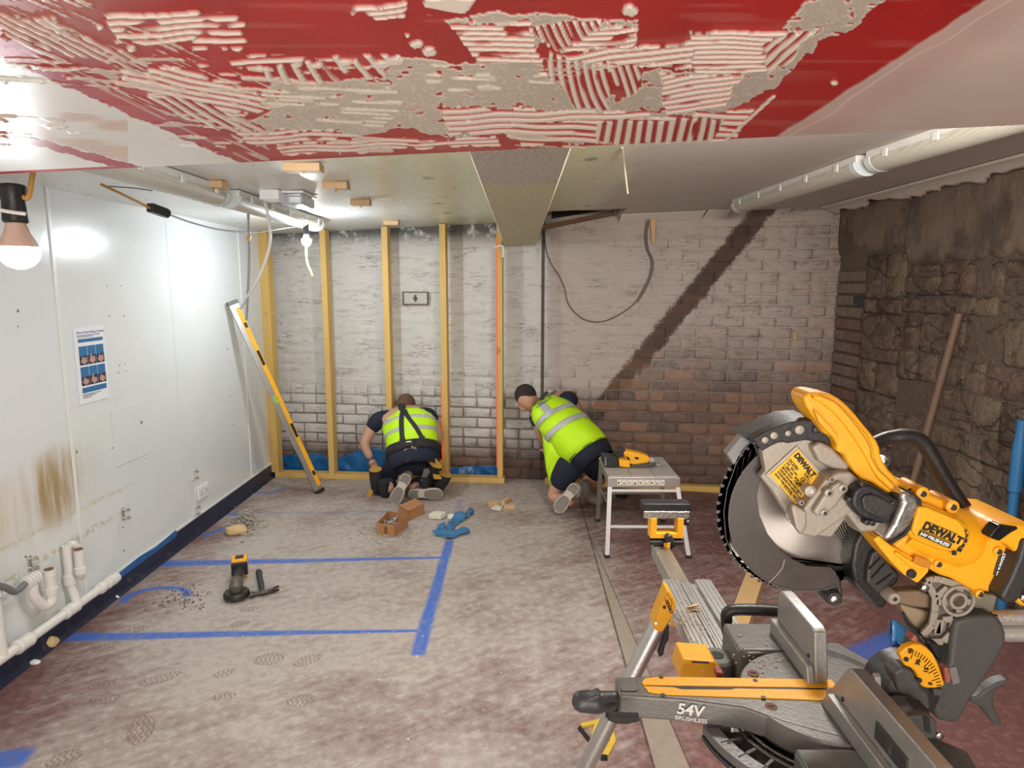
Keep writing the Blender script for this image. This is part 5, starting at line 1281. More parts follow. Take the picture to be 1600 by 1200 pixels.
MB().lathe(c+Vector((0,-.004,0)), (0,1,0), [(0,.0035),(.0015,.0062),(.006,.0068)], 18).build('roller_bolt', steel, sw_)
sx([(1290,905),(1312,900),(1318,925),(1316,945),(1300,946),(1290,935)], 'roller_bracket', dkg, .984, .025, .003)
# --- upper guard / blade housing ---
sx([(1190,705),(1195,699),(1216,690),(1232,689),(1259,685),(1290,688),(1311,714),(1335,737),(1352,760),(1330,800),(1300,840),(1262,836),(1228,800),(1205,765),(1188,745),(1196,735)], 'upper_guard', champ, .955, .018, .003)
sx([(1160,688),(1180,680),(1214,665),(1240,656),(1269,654),(1295,666),(1312,702),(1340,735),(1330,760),(1300,760),(1240,700),(1200,702)], 'guard_shell', dkg, .975, .075, .004)
sx([(1175,687),(1194,675),(1213,667),(1232,660),(1255,656),(1272,657),(1284,663),(1297,678),(1309,700),(1302,707),(1287,692),(1259,688),(1231,693),(1222,690),(1213,692),(1192,705),(1186,700)], 'guard_plate', black, .950, .024, .002)
for i, (px, py, r_) in enumerate(((1196,688,.0052),(1210,681,.0058),(1232,677.5,.0045),(1250,672,.0072),(1277,672,.006),(1180,693,.003))):
    MB().lathe(V(px, py, .946), (0,1,0), [(0,r_*.45),(.0006,r_*.9),(.004,r_),(.008,r_)], 14).build('bolt', champ if i < 4 else black, sw_)
# label plate
sx([(1245,697),(1291,746),(1254,797),(1246,793),(1196,742)], 'label_plate', sm('label_backing', (.46,.43,.39), .5, .2), .9515, .004, .001)
lb2 = sx([(1247,702),(1280,742),(1245,790),(1203,741.5)], 'yellow_label', sm('label_yellow', (.92,.52,.02), .45, var=.03), .9495, .002, 0, lab='yellow rating label')
Yl = .9490
ux = (V(1280,742,Yl)-V(1247,702,Yl)); uy = (V(1247,702,Yl)-V(1203,741.5,Yl))
ldir = Vector(ux).normalized()
def ltext(s, px, py, size, b=.0, sh=0, mm=None): return text(s, 'lettering', mm or inkb, lb2, V(px, py, Yl), ux, uy, size, .0002, b, sh)
ltext('DEWALT', 1240.5, 712.0, .0108, .0007)
ltext('DCS781', 1231.5, 719.5, .0062, .0002)
for i, (s_, a_, b_) in enumerate((('54V  305 mm', 1228,723.5), ('n 3800 min   IP20', 1224.5,727), ('MITRE SAW  TYPE 1', 1221,730.5), ('WEAR EYE PROTECTION', 1217.5,734), ('WARNING TO REDUCE RISK', 1214,737.5), ('READ THE MANUAL FIRST', 1210,741))):
    ltext(s_, a_, b_, .0046, .0001)
for s_, a_, b_ in (('CE', 1250,748), ('UK', 1244,753), ('EAC', 1256,741), ('X', 1243,768)): ltext(s_, a_, b_, .0068, .0001)
for a_, b_ in ((1258,747),(1263,752),(1260,760),(1252,760)): MB().ring(V(a_, b_, Yl), (0,-1,0), .0017, .0023, .0002, 14).build('mark', inkb, lb2)
for k in range(5): ltext('-- -------- -----', 1216-k*2.6+12, 745+k*3.6+1, .0042, .0002)
# --- cast gear arm ---
sx([(1254,797),(1291,746),(1311,738),(1330,738),(1352,757),(1382,800),(1380,830),(1345,832),(1325,806),(1303,821),(1286,833),(1274,841),(1253,836),(1243,818),(1239,806),(1246,794)], 'gear_housing', champ, .928, .030, .006)
sx([(1286,776),(1302,757),(1317,752),(1325,766),(1309,790),(1292,806),(1276,808),(1270,800)], 'housing_boss', champ, .918, .015, .005)
sx([(1237,795),(1240,787),(1262,800),(1262,822),(1252,838),(1244,826)], 'housing_rib', champ, .922, .014, .004)
sx([(1268,698),(1283,690),(1302,700),(1330,728),(1324,738),(1300,733),(1280,722)], 'housing_rib', champ, .940, .018, .006)
for px, py, r_ in ((1296,771,.0048),(1318,764,.0048),(1267,768,.006),(1253,786,.003),(1289,802,.0042),(1345,771,.003),(1300,750,.003)):
    o = MB().lathe(V(px, py, .915), (0,1,0), [(0,r_),(.001,r_*1.35),(.016,r_*1.4)], 16).build('screw_boss', champ, sw_); MB().cyl(V(px, py, .9142), V(px, py, .916), r_*.62, n=10).build('screw', inkb if r_ < .005 else silver, o)
# --- gearbox neck, silver ring and black cap ---
def barrel(path, rad, name, mat, n=24, par=None): return MB().tube([V(a_, b_, Y_) for a_, b_, Y_ in path], rad, n).build(name, mat, par or sw_)
barrel([(1325,775,.965),(1350,788,.965),(1385,805,.965),(1405,812,.965)], [.030,.040,.042,.040], 'gear_neck', champ)
cap = [(1331,778),(1334,768),(1341,761),(1350,757),(1362,757),(1374,763),(1386,771),(1398,778),(1409,784),(1404,795),(1399,803),(1392,818),(1380,820),(1366,818),(1354,814),(1343,807),(1334,796),(1331,788)]
sx(cap, 'gear_cap', black, .908, .03, .006)
sx([(1346,780),(1352,774),(1364,772),(1378,778),(1392,786),(1399,790),(1394,801),(1388,811),(1374,810),(1360,804),(1350,796)], 'cap_face', sm('cap_face', (.035,.033,.033), .38), .9035, .008, .003)
for px, py in ((1349,757),(1329,782),(1397,788),(1364,818),(1356,817)):
    MB().lathe(V(px, py, .905), (0,1,0), [(0,.0028),(.0005,.0042),(.012,.0048)], 12).build('cap_screw', black, sw_)
sx([(1405,773),(1413,768),(1422,768),(1437,779),(1439,792),(1432,806),(1424,822),(1414,834),(1393,848),(1379,843),(1386,833),(1396,818),(1402,803),(1410,786)], 'gear_ring', silver, .903, .11, .010, seg=3)
sx([(1419,767),(1426,770),(1440,780),(1441,794),(1426,824),(1415,838),(1393,851),(1391,847),(1411,835),(1422,820),(1436,792),(1435,781)], 'rubber_seal', rubber, .905, .10, .002)
# --- yellow motor housing ---
mot_ = [(1440,781),(1448,770),(1480,784),(1484,796),(1500,806),(1514,818),(1523,831),(1525,846),(1540,842),(1556,838),(1575,842),(1590,842),(1610,838),(1600,870),(1582,905),(1566,930),(1545,926),(1520,924),(1500,912),(1487,905),(1470,900),(1452,890),(1425,878),(1404,862),(1394,852),(1414,838),(1428,822)]
mo = sx(mot_, 'motor_housing', yellow, .925, .105, .014, seg=4)
barrel([(1410,810,.955),(1440,822,.955),(1492,842,.955),(1510,850,.955)], [.043,.046,.046,.036], 'motor_barrel', yellow, 32)
sx([(1428,790),(1445,786),(1498,808),(1513,820),(1519,836),(1516,852),(1506,862),(1492,866),(1470,862),(1440,850),(1421,840),(1419,828)], 'motor_cover', yellow, .905, .045, .008, seg=3)
sx([(1436,792),(1448,792),(1497,812),(1508,824),(1511,838),(1505,852),(1494,858),(1478,858),(1430,838),(1425,830)], 'name_panel', yellow, .9005, .008, .003)
Ym = .8995
tx = V(1494,820,Ym)-V(1443,802,Ym); ty = V(1446,788,Ym)-V(1442,803,Ym)
text('DEWALT', 'lettering', inkb, mo, V(1440.5, 825.5, Ym), V(1494,848.5,Ym)-V(1440.5,825.5,Ym), V(1448,812,Ym)-V(1440.5,830,Ym), .0150, .0003, .0007)
MB().tube([V(1449,815,Ym), V(1496,835,Ym)], .0005, 5).build('print_line', inkb, mo); MB().tube([V(1440,827.5,Ym), V(1491,849,Ym)], .0005, 5).build('print_line', inkb, mo)
pb = sx([(1438,828.5),(1488,850),(1484,857.5),(1434.5,836.5)], 'print_bar', inkb, .8992, .002, 0, par=mo)
text('54V BRUSHLESS', 'lettering', inkw, mo, V(1436.5, 835.3, .8985), V(1484,855.5,.9)-V(1436.5,835.3,.9), V(1448,812,Ym)-V(1440.5,830,Ym), .0066, .0003, .0002, .15)
for a_, b_, c_, d_ in ((1505,836,1511,838),(1505,843,1510,846),(1500,851,1506,853),(1497,858,1502,860),(1504,829,1509,831),(1488,864,1494,864)): MB().bar(V(a_, b_, .9035), V(c_, d_, .9035), .006, .0032, (0,1,0)).build('vent', rubber, mo, bevel=.0006)
for px, py in ((1443,772),(1490,793)):
    o = MB().lathe(V(px, py, .915), (0,1,0), [(0,.0065),(.002,.0095),(.05,.010)], 18).build('screw_lug', yellow, sw_); MB().cyl(V(px, py, .9135), V(px, py, .916), .0045, n=12).build('screw', inkb, o)
for px, py in ((1467,882),(1561,862),(1532,929)):
    o = MB().lathe(V(px, py, .920), (0,1,0), [(0,.0045),(.001,.0062),(.012,.007)], 16).build('screw_lug', yellow, sw_); MB().cyl(V(px, py, .9190), V(px, py, .9215), .0042, n=12).build('screw', inkb, o)
# battery shoulder and battery
sx([(1543,842),(1552,828),(1562,819),(1580,817),(1612,820),(1640,842),(1620,890),(1600,938),(1572,933),(1566,930),(1586,890),(1592,868),(1575,852)], 'battery_shoulder', yellow, .905, .12, .010, seg=3)
sx([(1545,840),(1554,827),(1562,820),(1590,823),(1592,827),(1580,833),(1562,846)], 'air_intake', sm('glossy_black', (.01,.01,.012), .15), .903, .02, .003)
sx([(1600,842),(1622,846),(1600,930),(1588,944),(1572,944),(1563,934),(1578,905),(1592,872)], 'battery_collar', dkg, .898, .13, .006)
bt = sx([(1622,846),(1680,860),(1660,960),(1600,950),(1586,940),(1598,905)], 'battery', yellow, .905, .11, .008)
sx([(1590,932),(1600,918),(1610,925),(1606,948)], 'battery_print', inkb, .9035, .003, 0, par=bt)
text('9.0', 'lettering', inkw, bt, V(1594, 936, .9025), V(1604,940,.9)-V(1594,936,.9), V(1597,926,.9)-V(1594,936,.9), .009, .0002, .0004)
xb = sx([(1562,864),(1573,871),(1569,884),(1563,901),(1553,899),(1557,884),(1561,873)], 'badge', dkg, .9225, .004, .001, par=mo)
text('XR FLEXVOLT', 'lettering', inkw, mo, V(1560.5, 899.5, .9210), V(1570,869,.92)-V(1560.5,899.5,.92), V(1553,893,.92)-V(1561,896,.92), .0055, .0003, .0003)
# lower yellow skirt
sx([(1365,843),(1374,837),(1392,852),(1420,868),(1452,888),(1452,893),(1445,901),(1434,912),(1412,898),(1394,880),(1376,858)], 'lower_skirt', yellow, .918, .10, .005)
sx([(1398,866),(1402,862),(1430,880),(1449,888),(1446,893),(1425,888)], 'skirt_rib', yellow, .912, .012, .003)
MB().lathe(V(1426,898,.913), (0,1,0), [(0,.004),(.001,.0065),(.01,.007)], 14).build('skirt_screw', rubber, sw_)
MB().bar(V(1428,873,.915), V(1454,883,.915), .010, .002, (0,1,0)).build('embossed_mark', sm('embossed_orange', (.55,.22,.01), .5), mo)
# --- yellow carrying / trigger handle ---
han = [(1257,623),(1259,617),(1264,613),(1271,612),(1281,612.5),(1300,616.5),(1312,623),(1325,634),(1338,648),(1350,663),(1361,676),(1371,689),(1376,700),(1377,710),(1381,721),(1390,735),(1407,752),(1429,764),(1450,772),(1440,786),(1424,768),(1403,774),(1386,771),(1362,755),(1345,750),(1336,738),(1326,724),(1319,711),(1306.5,705),(1309,694),(1301,684),(1288,677.5),(1278,662),(1269,649),(1260,635)]
sx(han, 'main_handle', yellow, .930, .052, .013, seg=4)
sx([(1268,616),(1284,618),(1303,625),(1318,636),(1338,657),(1358,682),(1365,700),(1368,716),(1376,734),(1395,754),(1402,766),(1392,766),(1372,748),(1360,728),(1352,712),(1340,692),(1320,664),(1302,644),(1284,630),(1270,624)], 'handle_grip_shell', yellow, .9245, .02, .007, seg=3)
MB().tube([V(1283,618,.9238), V(1306,629,.9238), V(1330,655,.9238), V(1352,684,.9238), V(1360,700,.9238), V(1362,716,.9238), V(1372,734,.9238), V(1398,757,.9238)], .0007, 6).build('handle_seam', sm('seam_shadow_orange', (.45,.19,.01), .6), sw_)
sx([(1272,640),(1280,646),(1300,668),(1312,684),(1306,687),(1292,674),(1280,660)], 'trigger', yellow, .9225, .03, .004)
MB().lathe(V(1383.5,722.5,.935), (0,1,0), [(0,.0045),(.001,.0078),(.01,.0085)], 16).build('lock_pin', steel, sw_)
MB().cyl(V(1384,722.5,.9345), V(1384,722.5,.936), .0035, n=12).build('pin_hole', rubber, sw_)
# --- black D handle ---
p_ = spline([V(1362,695,.985), V(1382,686,.99), V(1404,682,.99), V(1426,683,.99), V(1440,690,.99), V(1452,706,.99), V(1470,738,.99), V(1492,774,.99), V(1512,802,.99), V(1524,820,.985), V(1527,834,.98), V(1522,852,.975)], 4)
MB().tube(p_, [.0105]*8+[.0115]*(len(p_)-8), 16).build('d_handle', black, sw_)
# --- black dust shroud ---
sx([(1346,830),(1362,846),(1376,860),(1394,882),(1408,900),(1402,914),(1389,922),(1386,950),(1372,952),(1362,943),(1336,912),(1333,900),(1330,882),(1336,850)], 'dust_shroud', black, .965, .07, .006)
sx([(1362,866),(1372,858),(1400,893),(1407,902),(1396,906),(1388,916),(1372,930),(1354,910),(1356,888)], 'shroud_face', dkg, .955, .02, .004)
for a_, b_, c_, d_ in ((1362,904,1384,880),(1370,914,1394,897),(1358,890,1376,872)): MB().tube([V(a_, b_, .953), V(c_, d_, .953)], .0014, 6).build('shroud_rib', black, sw_)
sx([(1334,905),(1352,925),(1374,950),(1370,952),(1345,928)], 'shroud_flap', dkg, .950, .003, 0)
# --- pivot casting ---
pv = [(1446,907),(1457,902),(1469,903),(1487,908),(1504,914),(1516,920),(1523,930),(1525,939),(1523,950),(1516,958),(1504,964),(1493,966),(1489,978),(1487,989),(1480,998),(1474,1004),(1446,1004),(1439,992),(1446,982),(1456,974),(1459,955),(1460,932),(1452,918)]
sx(pv, 'pivot_plate', sm('pivot_recess', (.16,.135,.115), .6, .2), .945, .05, .003)
pvr = MB()
def rib(a_, b_, c_, d_, w=.0052): pvr.bar(V(a_, b_, .940), V(c_, d_, .940), .010, w, (0,1,0))
def ribs(pl, closed=True):
    for i in range(len(pl) if closed else len(pl)-1): rib(*pl[i], *pl[(i+1) % len(pl)])
ribs([(1447,908),(1458,904),(1469,905),(1504,916)], False); ribs([(1489,968),(1487,988),(1473,1002),(1448,1002),(1442,992),(1456,976),(1460,955),(1461,934),(1453,918),(1447,908)], False)
pvr.ring(V(1499,940,.934), (0,1,0), .0195, .0245, .012, 30); pvr.ring(V(1499,940,.930), (0,1,0), .0085, .0135, .016, 24)
rib(1461,940,1487,940); rib(1511,940,1522,940); rib(1499,914,1499,928); rib(1499,952,1496,964); rib(1461,934,1480,918); rib(1464,990,1472,968); rib(1464,968,1464,990); rib(1472,968,1488,966)
pvr.build('pivot_ribs', champ, sw_, bevel=.0012)
MB().lathe(V(1447,920,.935), (0,1,0), [(0,.004),(.001,.0055),(.01,.006)], 14).build('pivot_bolt', steel, sw_)
sx([(1392,930),(1404,924),(1436,922),(1456,930),(1458,952),(1430,950),(1404,944),(1394,942)], 'link_arm', sm('bronze_link', (.26,.19,.12), .5, .4), .950, .02, .004)
o = MB().lathe(V(1398,936,.942), (0,1,0), [(0,.0085),(.002,.0098),(.035,.010)], 20).build('link_boss', champ, sw_); MB().cyl(V(1398,936,.9412), V(1398,936,.944), .0035, n=12).build('screw', rubber, o)
sx([(1408,944),(1430,950),(1458,958),(1456,978),(1440,990),(1432,985),(1420,968),(1409,952)], 'link_wedge', sm('dusty_bronze', (.33,.26,.17), .6, .2), .956, .03, .004)
MB().tube(spline([V(1411,958,.95), V(1420,975,.95), V(1434,985,.95), V(1441,993,.95)], 4), .0022, 8).build('spring_wire', rubber, sw_)
sx([(1520,926),(1560,930),(1553,955),(1540,960),(1524,955)], 'rear_bracket', sm('khaki_bracket', (.24,.22,.16), .55, .3), .955, .05, .003)
# --- grey rear housing, slide rails, knob ---
sx([(1491,975),(1497,969),(1512,965),(1535,962),(1557,963),(1568,974),(1574,990),(1574,1006),(1558,1036),(1540,1065),(1517,1097),(1508,1115),(1502,1129),(1487,1131),(1468,1128),(1459,1117),(1457,1092),(1470,1062),(1483,1035),(1487,1000)], 'rear_housing', mid_g, .930, .11, .012, seg=4)
o = MB().lathe(V(1531,961,.965)-Vector((0,0,.004)), (0,0,1), [(0,.022),(.004,.024),(.009,.022),(.010,.01)], 22).build('slide_knob', black, sw_)
railm = sm('satin_rail', (.72,.71,.69), .38, .75, var=.03)
for dy_, zz_ in ((.965, V(1560,964.5,.965).z), (.965, V(1560,990.5,.965).z)):
    MB().cyl((V(1545,960,.965).x, dy_, zz_), (1.15, dy_, zz_), .0115, n=24).build('slide_rail', railm, sw_)
hp = heap if False else None
# sawdust on rear housing
def dustheap(P, rx_, ry_, h_, n, seed, name='sawdust'):
    rnd = random.Random(seed); m = MB()
    for k in range(n):
        a_ = rnd.gauss(0,.4); b_ = rnd.gauss(0,.4); s = rnd.uniform(.0012,.0035)
        m.add(*chip((P[0]+a_*rx_, P[1]+b_*ry_, P[2]+s*.5+max(0,1-(a_*a_+b_*b_)*3)*h_*rnd.random()), (s,s*.6,s*.4), seed*997+k))
    o = m.build(name, wood_dust, sw_, smooth=False); o['kind'] = 'stuff'; return o
p = V(1520,966,.95); dustheap((p.x,.955,p.z+.001), .06, .02, .004, 160, 3)
# --- bevel scale ---
bs = sx([(1405,1022),(1415,1012),(1427.5,1007),(1440,1007.5),(1450,1013),(1459,1023),(1466,1036),(1472,1054),(1477,1072),(1462,1076),(1448,1076),(1440,1073),(1436,1062),(1430,1050),(1423,1044),(1414,1041)], 'bevel_scale', yellow, .905, .012, .003, lab='yellow bevel scale')
for s_, a_, b_, z__ in (('0',1456,1071,.008),('15',1449,1052,.0085),('30',1436,1040,.0085),('45',1424,1022,.0085)):
    text(s_, 'lettering', inkb, bs, V(a_, b_, .9035), V(1456,1052,.9)-V(1450,1071,.9), V(1440,1050,.9)-V(1452,1052,.9)*1.0, z__, .0002, .0003)
for k in range(16):
    a_ = math.radians(3+k*4.6); cx_, cz_ = 1408, 1079
    r1, r2 = 64, (56 if k % 3 else 50); MB().bar(V(cx_+r1*math.cos(a_), cz_-r1*1.04*math.sin(a_), .9040), V(cx_+r2*math.cos(a_), cz_-r2*1.04*math.sin(a_), .9040), .0006, .0008, (0,1,0)).build('tick', inkb, bs, smooth=False)
for px, py in ((1417,1031),(1438,1064)): MB().lathe(V(px, py, .9025), (0,1,0), [(0,.002),(.0005,.0034),(.004,.0036)], 10).build('screw', rubber, bs)
MB().lathe(V(1430,1090,.915), (0,1,0), [(0,.030),(.006,.040),(.06,.046)], 32).build('bevel_hub', dkg, sw_)
sx([(1396,1052),(1410,1043),(1424,1046),(1436,1060),(1442,1078),(1452,1082),(1456,1110),(1440,1112),(1420,1100),(1402,1080)], 'hub_cover', mid_g, .912, .03, .008, seg=3)
sx([(1423,1002),(1430,991),(1436,998),(1434,1006)], 'bevel_catch', sm('red_catch', (.34,.10,.07), .5), .91, .02, .003)
sx([(1475,1045),(1482,1042),(1488,1060),(1483,1070),(1478,1068)], 'bevel_pointer', sm('red_pointer', (.32,.10,.07), .5), .905, .015, .003)
sx([(1483,1044),(1494,1042),(1500,1066),(1489,1070)], 'warning_patch', sm('worn_patch', (.20,.19,.18), .6), .9285, .002, 0)
sx([(1458,1076),(1475,1078),(1476,1090),(1459,1088)], 'stop_screw_block', mid_g, .905, .02, .003)
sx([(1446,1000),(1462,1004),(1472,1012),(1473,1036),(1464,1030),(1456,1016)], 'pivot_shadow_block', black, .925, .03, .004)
# clamp wing at lower right
sx([(1516,1090),(1528,1088),(1540,1078),(1560,1066),(1578,1062),(1574,1070),(1556,1080),(1552,1098),(1560,1118),(1568,1134),(1558,1136),(1546,1122),(1534,1106),(1520,1100)], 'rear_lever', mid_g, .99, .02, .005)
# --- table and base ---
TZ = 1.000; cx, cy = .490, 1.0
tb = MB().lathe((cx, cy, TZ-.0412), (0,0,1), [(0,.121),(.004,.127),(.036,.127),(.040,.124)], 72).build('turntable', cast, sw_)
MB().lathe((cx, cy, .935), (0,0,1), [(0,.10),(.03,.13)], 40).build('table_core', dkg, sw_)
# mitre arm: tapered box with rounded flanks
A1, A2, A3, A4 = G(961,1058,TZ), G(1026,1055,TZ), G(1160,1060,TZ), G(1160,1099,TZ)
B1, B2, B3 = G(1047,1091,TZ), G(1002,1084,TZ), G(961,1082,TZ)
C1, C2 = G(1210,1062,TZ), G(1240,1112,TZ); yfar = 1.038; ynear = .962
xn = A1.x
arm = MB().prism([Vector((xn,.990,TZ)), Vector((xn,1.040,TZ)), Vector((xn+.06,1.045,TZ)), Vector((xn+.20,1.042,TZ)), Vector((cx,1.042,TZ)), Vector((cx,.885,TZ)), Vector((xn+.29,.900,TZ)), Vector((xn+.24,.925,TZ)), Vector((xn+.19,.960,TZ)), Vector((xn+.10,.980,TZ))], (0,0,-.040)).build('mitre_arm', cast, sw_, bevel=.005, seg=3)
arm_front_y = .966
text('54V', 'lettering', sm('pale_grey_print', (.62,.61,.58), .5), arm, Vector((xn+.090,.9795,TZ-.0240)), (.09,-.02,0), (0,0,1), .0255, .0004, .0007, .12)
text('BRUSHLESS', 'lettering', bpy.data.materials['pale_grey_print'], arm, Vector((xn+.088,.9800,TZ-.0345)), (.09,-.02,0), (0,0,1), .0100, .0004, .0001, .0)
MB().box((xn+.018,1.015,TZ+.002), (.030,.032,.006)).build('detent_pad', cast, arm, bevel=.003)
# kerf plates
k1_ = [(1003,1067),(1010,1063),(1030,1058),(1160,1062),(1240,1066),(1302,1075)]
K = lambda a_, b_: G(a_, b_, TZ+.001)
kx0, kx1 = K(1003,1067).x, cx+.03
kp = MB().prism([Vector((kx0+.008,1.034,TZ)), Vector((kx0,1.022,TZ)), Vector((kx0+.001,1.0145,TZ)), Vector((kx1,1.0105,TZ)), Vector((kx1,1.034,TZ)), Vector((kx0+.03,1.038,TZ))], (0,0,.0022)).build('kerf_plate', yellow, sw_, bevel=.0006)
kp = MB().prism([Vector((kx0+.001,1.0115,TZ)), Vector((kx0+.006,.996,TZ)), Vector((kx0+.03,.990,TZ)), Vector((kx1-.03,.977,TZ)), Vector((kx1,.977,TZ)), Vector((kx1,1.0045,TZ)), Vector((kx0+.15,1.0065,TZ)), Vector((kx0+.14,1.003,TZ)), Vector((kx0+.06,1.003,TZ)), Vector((kx0+.05,1.0085,TZ))], (0,0,.0022)).build('kerf_plate', yellow, sw_, bevel=.0006)
MB().box(((kx0+kx1)/2+.005, 1.0075, TZ+.0004), (kx1-kx0-.012, .012, .001)).build('kerf_slot', inkb, sw_, smooth=False)
for a_, b_ in ((1177,1052),(1205,1104)):
    c = G(a_, b_, TZ); o = MB().lathe(c-Vector((0,0,.001)), (0,0,1), [(0,.0095),(.0015,.0095),(.002,.006)], 20).build('table_screw', sm('rusty_screw', (.17,.08,.05), .7, .5), sw_); MB().box(c+Vector((0,0,.0016)), (.008,.003,.001)).build('screw_slot', inkb, o)
for a_, b_ in ((1180,1063.5),(1193,1090),(1033,1058.5),(1036,1086)): c = G(a_, b_, TZ+.002); MB().cyl(c, c+Vector((0,0,.0012)), .0038, n=12).build('plate_screw', dkg, sw_)
# mitre handle
hd2 = sm('mitre_handle_black', (.04,.042,.045), .4, var=.2)
ax0 = Vector((xn+.004,1.010,TZ-.022)); tipP = V(894,1097,1.0)
MB().tube(spline([ax0, ax0+(tipP-ax0)*.25, ax0+(tipP-ax0)*.45+Vector((0,0,-.002)), ax0+(tipP-ax0)*.75, tipP], 5), [float(np.interp(k/20, [0,.25,.55,.85,.95,1], [.0135,.0145,.0185,.0165,.012,.004])) for k in range(21)], 18).build('mitre_handle', hd2, sw_)
MB().box(ax0+(tipP-ax0)*.60+Vector((0,-.004,.012)), (.030,.022,.010), (0,-.42,0)).build('thumb_button', hd2, sw_, bevel=.004)
MB().tube([V(950,1119,.955), V(962,1121,.952), V(980,1122,.950), V(998,1120,.950)], [.006,.0085,.0085,.006], 14).build('detent_lever', rubber, sw_)
MB().bar(V(950,1118,.955), V(962,1108,.985), .010, .010).build('lever_arm', rubber, sw_, bevel=.002)
# mitre scale ring (front rim) and steel detent plate
u_ = (-1,0,0)
MB().ring((cx,cy,.948), (0,0,1), .178, .202, .014, 60, math.radians(8), math.radians(80), u=u_).build('scale_rim', sm('rim_grey', (.14,.135,.13), .4, .3, dirt=(.34,.31,.27), dirt_amt=-.02), sw_, bevel=.002)
MB().ring((cx,cy,.944), (0,0,1), .131, .136, .014, 60, math.radians(8), math.radians(80), u=u_).build('detent_plate', steel, sw_, bevel=.001)
MB().ring((cx,cy,.944), (0,0,1), .140, .146, .010, 60, math.radians(8), math.radians(80), u=u_).build('detent_plate', steel, sw_, bevel=.001)
MB().ring((cx,cy,.936), (0,0,1), .10, .202, .008, 60, math.radians(8), math.radians(80), u=u_).build('rim_floor', dkg, sw_, bevel=.001)
for k in range(1, 8):
    a_ = math.radians(180+k*10.5); c = Vector((cx+.168*math.cos(a_), cy+.168*math.sin(a_), .954)); MB().box(c, (.020,.006,.016), (0,0,a_)).build('rim_rib', dkg, sw_, bevel=.001)
    q = Vector((cx+.190*math.cos(a_), cy+.190*math.sin(a_), .9625)); d_ = Vector((math.cos(a_), math.sin(a_), 0)); MB().bar(q-d_*.010, q+d_*.006, .0014, .0006).build('tick', inkb, sw_, smooth=False)
    if k % 2 == 0: text(str(abs(k)*9), 'lettering', inkb, sw_, q+Vector((0,.003,0))-d_*.004, (0,-1,0), (1,0,0), .010, .0002, .0002)
# far wing of the base
wing = MB().prism([(.398,1.128,TZ),(.47,1.128,TZ),(.52,1.135,TZ),(.52,1.225,TZ),(.398,1.225,TZ)], (0,0,-.012)).build('table_wing', cast, sw_, bevel=.004)
MB().prism([(.396,1.130,TZ-.004),(.396,1.222,TZ-.004),(.408,1.222,TZ-.004),(.412,1.13,TZ-.004)], (0,0,-.060)).build('wing_skirt', cast, sw_, bevel=.003)
MB().prism([(.396,1.130,TZ-.004),(.416,1.124,TZ-.004),(.48,1.128,TZ-.004),(.48,1.136,TZ-.004),(.410,1.140,TZ-.004)], (0,0,-.056)).build('wing_front', cast, sw_, bevel=.003)
MB().lathe(G(1120,1024,.965)+Vector((0,0,-.05)), (0,0,1), [(0,.030),(.004,.033),(.046,.033),(.050,.028)], 28).build('base_boss', cast, sw_); MB().cyl(G(1120,1024,.965), G(1120,1024,.965)+Vector((0,0,.0012)), .013).build('boss_hole', rubber, sw_)
MB().prism([(.40,1.06,.965),(.60,1.04,.975),(.66,1.10,.975),(.62,1.22,.965),(.43,1.22,.965)], (0,0,-.035)).build('base_body', cast, sw_, bevel=.006)
# near wing, mostly out of frame
MB().prism([(.392,.868,TZ),(.47,.868,TZ),(.52,.86,TZ),(.52,.70,TZ),(.395,.70,TZ)], (0,0,-.012)).build('table_wing', cast, sw_, bevel=.004)
MB().prism([(.390,.866,TZ-.004),(.393,.70,TZ-.004),(.403,.70,TZ-.004),(.404,.866,TZ-.004)], (0,0,-.060)).build('wing_skirt', cast, sw_, bevel=.003)
MB().prism([(.42,.94,.965),(.60,.96,.975),(.66,.90,.975),(.62,.72,.965),(.43,.72,.965)], (0,0,-.035)).build('base_body', cast, sw_, bevel=.006)
# swept rear table behind the fence
rt_ = [G(1240,1005,.985), G(1262,1000,.985), G(1290,1012,.985), G(1330,1026,.985), G(1370,1045,.985), G(1392,1066,.985), G(1400,1100,.985), G(1378,1130,.985), G(1330,1080,.985), G(1290,1070,.985)]
MB().prism(rt_, (0,0,-.035)).build('rear_table', dkg, sw_, bevel=.006, seg=3)
rs2 = MB().prism([G(1285,1042,.987), G(1310,1030,.987), G(1345,1045,.987), G(1375,1068,.987), G(1388,1090,.987), G(1372,1100,.987), G(1330,1072,.987)], (0,0,.006)).build('rear_pan', mid_g, sw_, bevel=.004)
# fences
FX = .487
def fence(y0, y1, zt_, cut, nm):
    # profile in Y-Z, thin in X
    pts = [(FX,y0,TZ),(FX,y1,TZ),(FX,y1-.0,zt_-.012),(FX,y1-.012,zt_),(FX,y0+cut+.012,zt_),(FX,y0+cut,zt_-.006),(FX,y0+cut*.3,TZ+.030),(FX,y0,TZ+.018)]
    if y1 < y0: pts = [(FX,y0,TZ),(FX,y1,TZ),(FX,y1,zt_-.012),(FX,y1+.012,zt_),(FX,y0-cut-.012,zt_),(FX,y0-cut,zt_-.006),(FX,y0-cut*.3,TZ+.030),(FX,y0,TZ+.018)]
    return MB().prism(pts, (.022,0,0)).build(nm, castl, sw_, bevel=.003)
fence(1.022, 1.19, 1.090, .014, 'fence')
fence(.985, .66, 1.094, .060, 'fence')
MB().prism([(FX-.012,.975,TZ),(FX-.012,.66,TZ),(FX-.012,.66,TZ+.028),(FX-.012,.955,TZ+.028)], (.012,0,0)).build('lower_fence', castl, sw_, bevel=.002)
MB().prism([(FX-.012,1.02,TZ),(FX-.012,1.19,TZ),(FX-.012,1.19,TZ+.028),(FX-.012,1.03,TZ+.028)], (.012,0,0)).build('lower_fence', castl, sw_, bevel=.002)
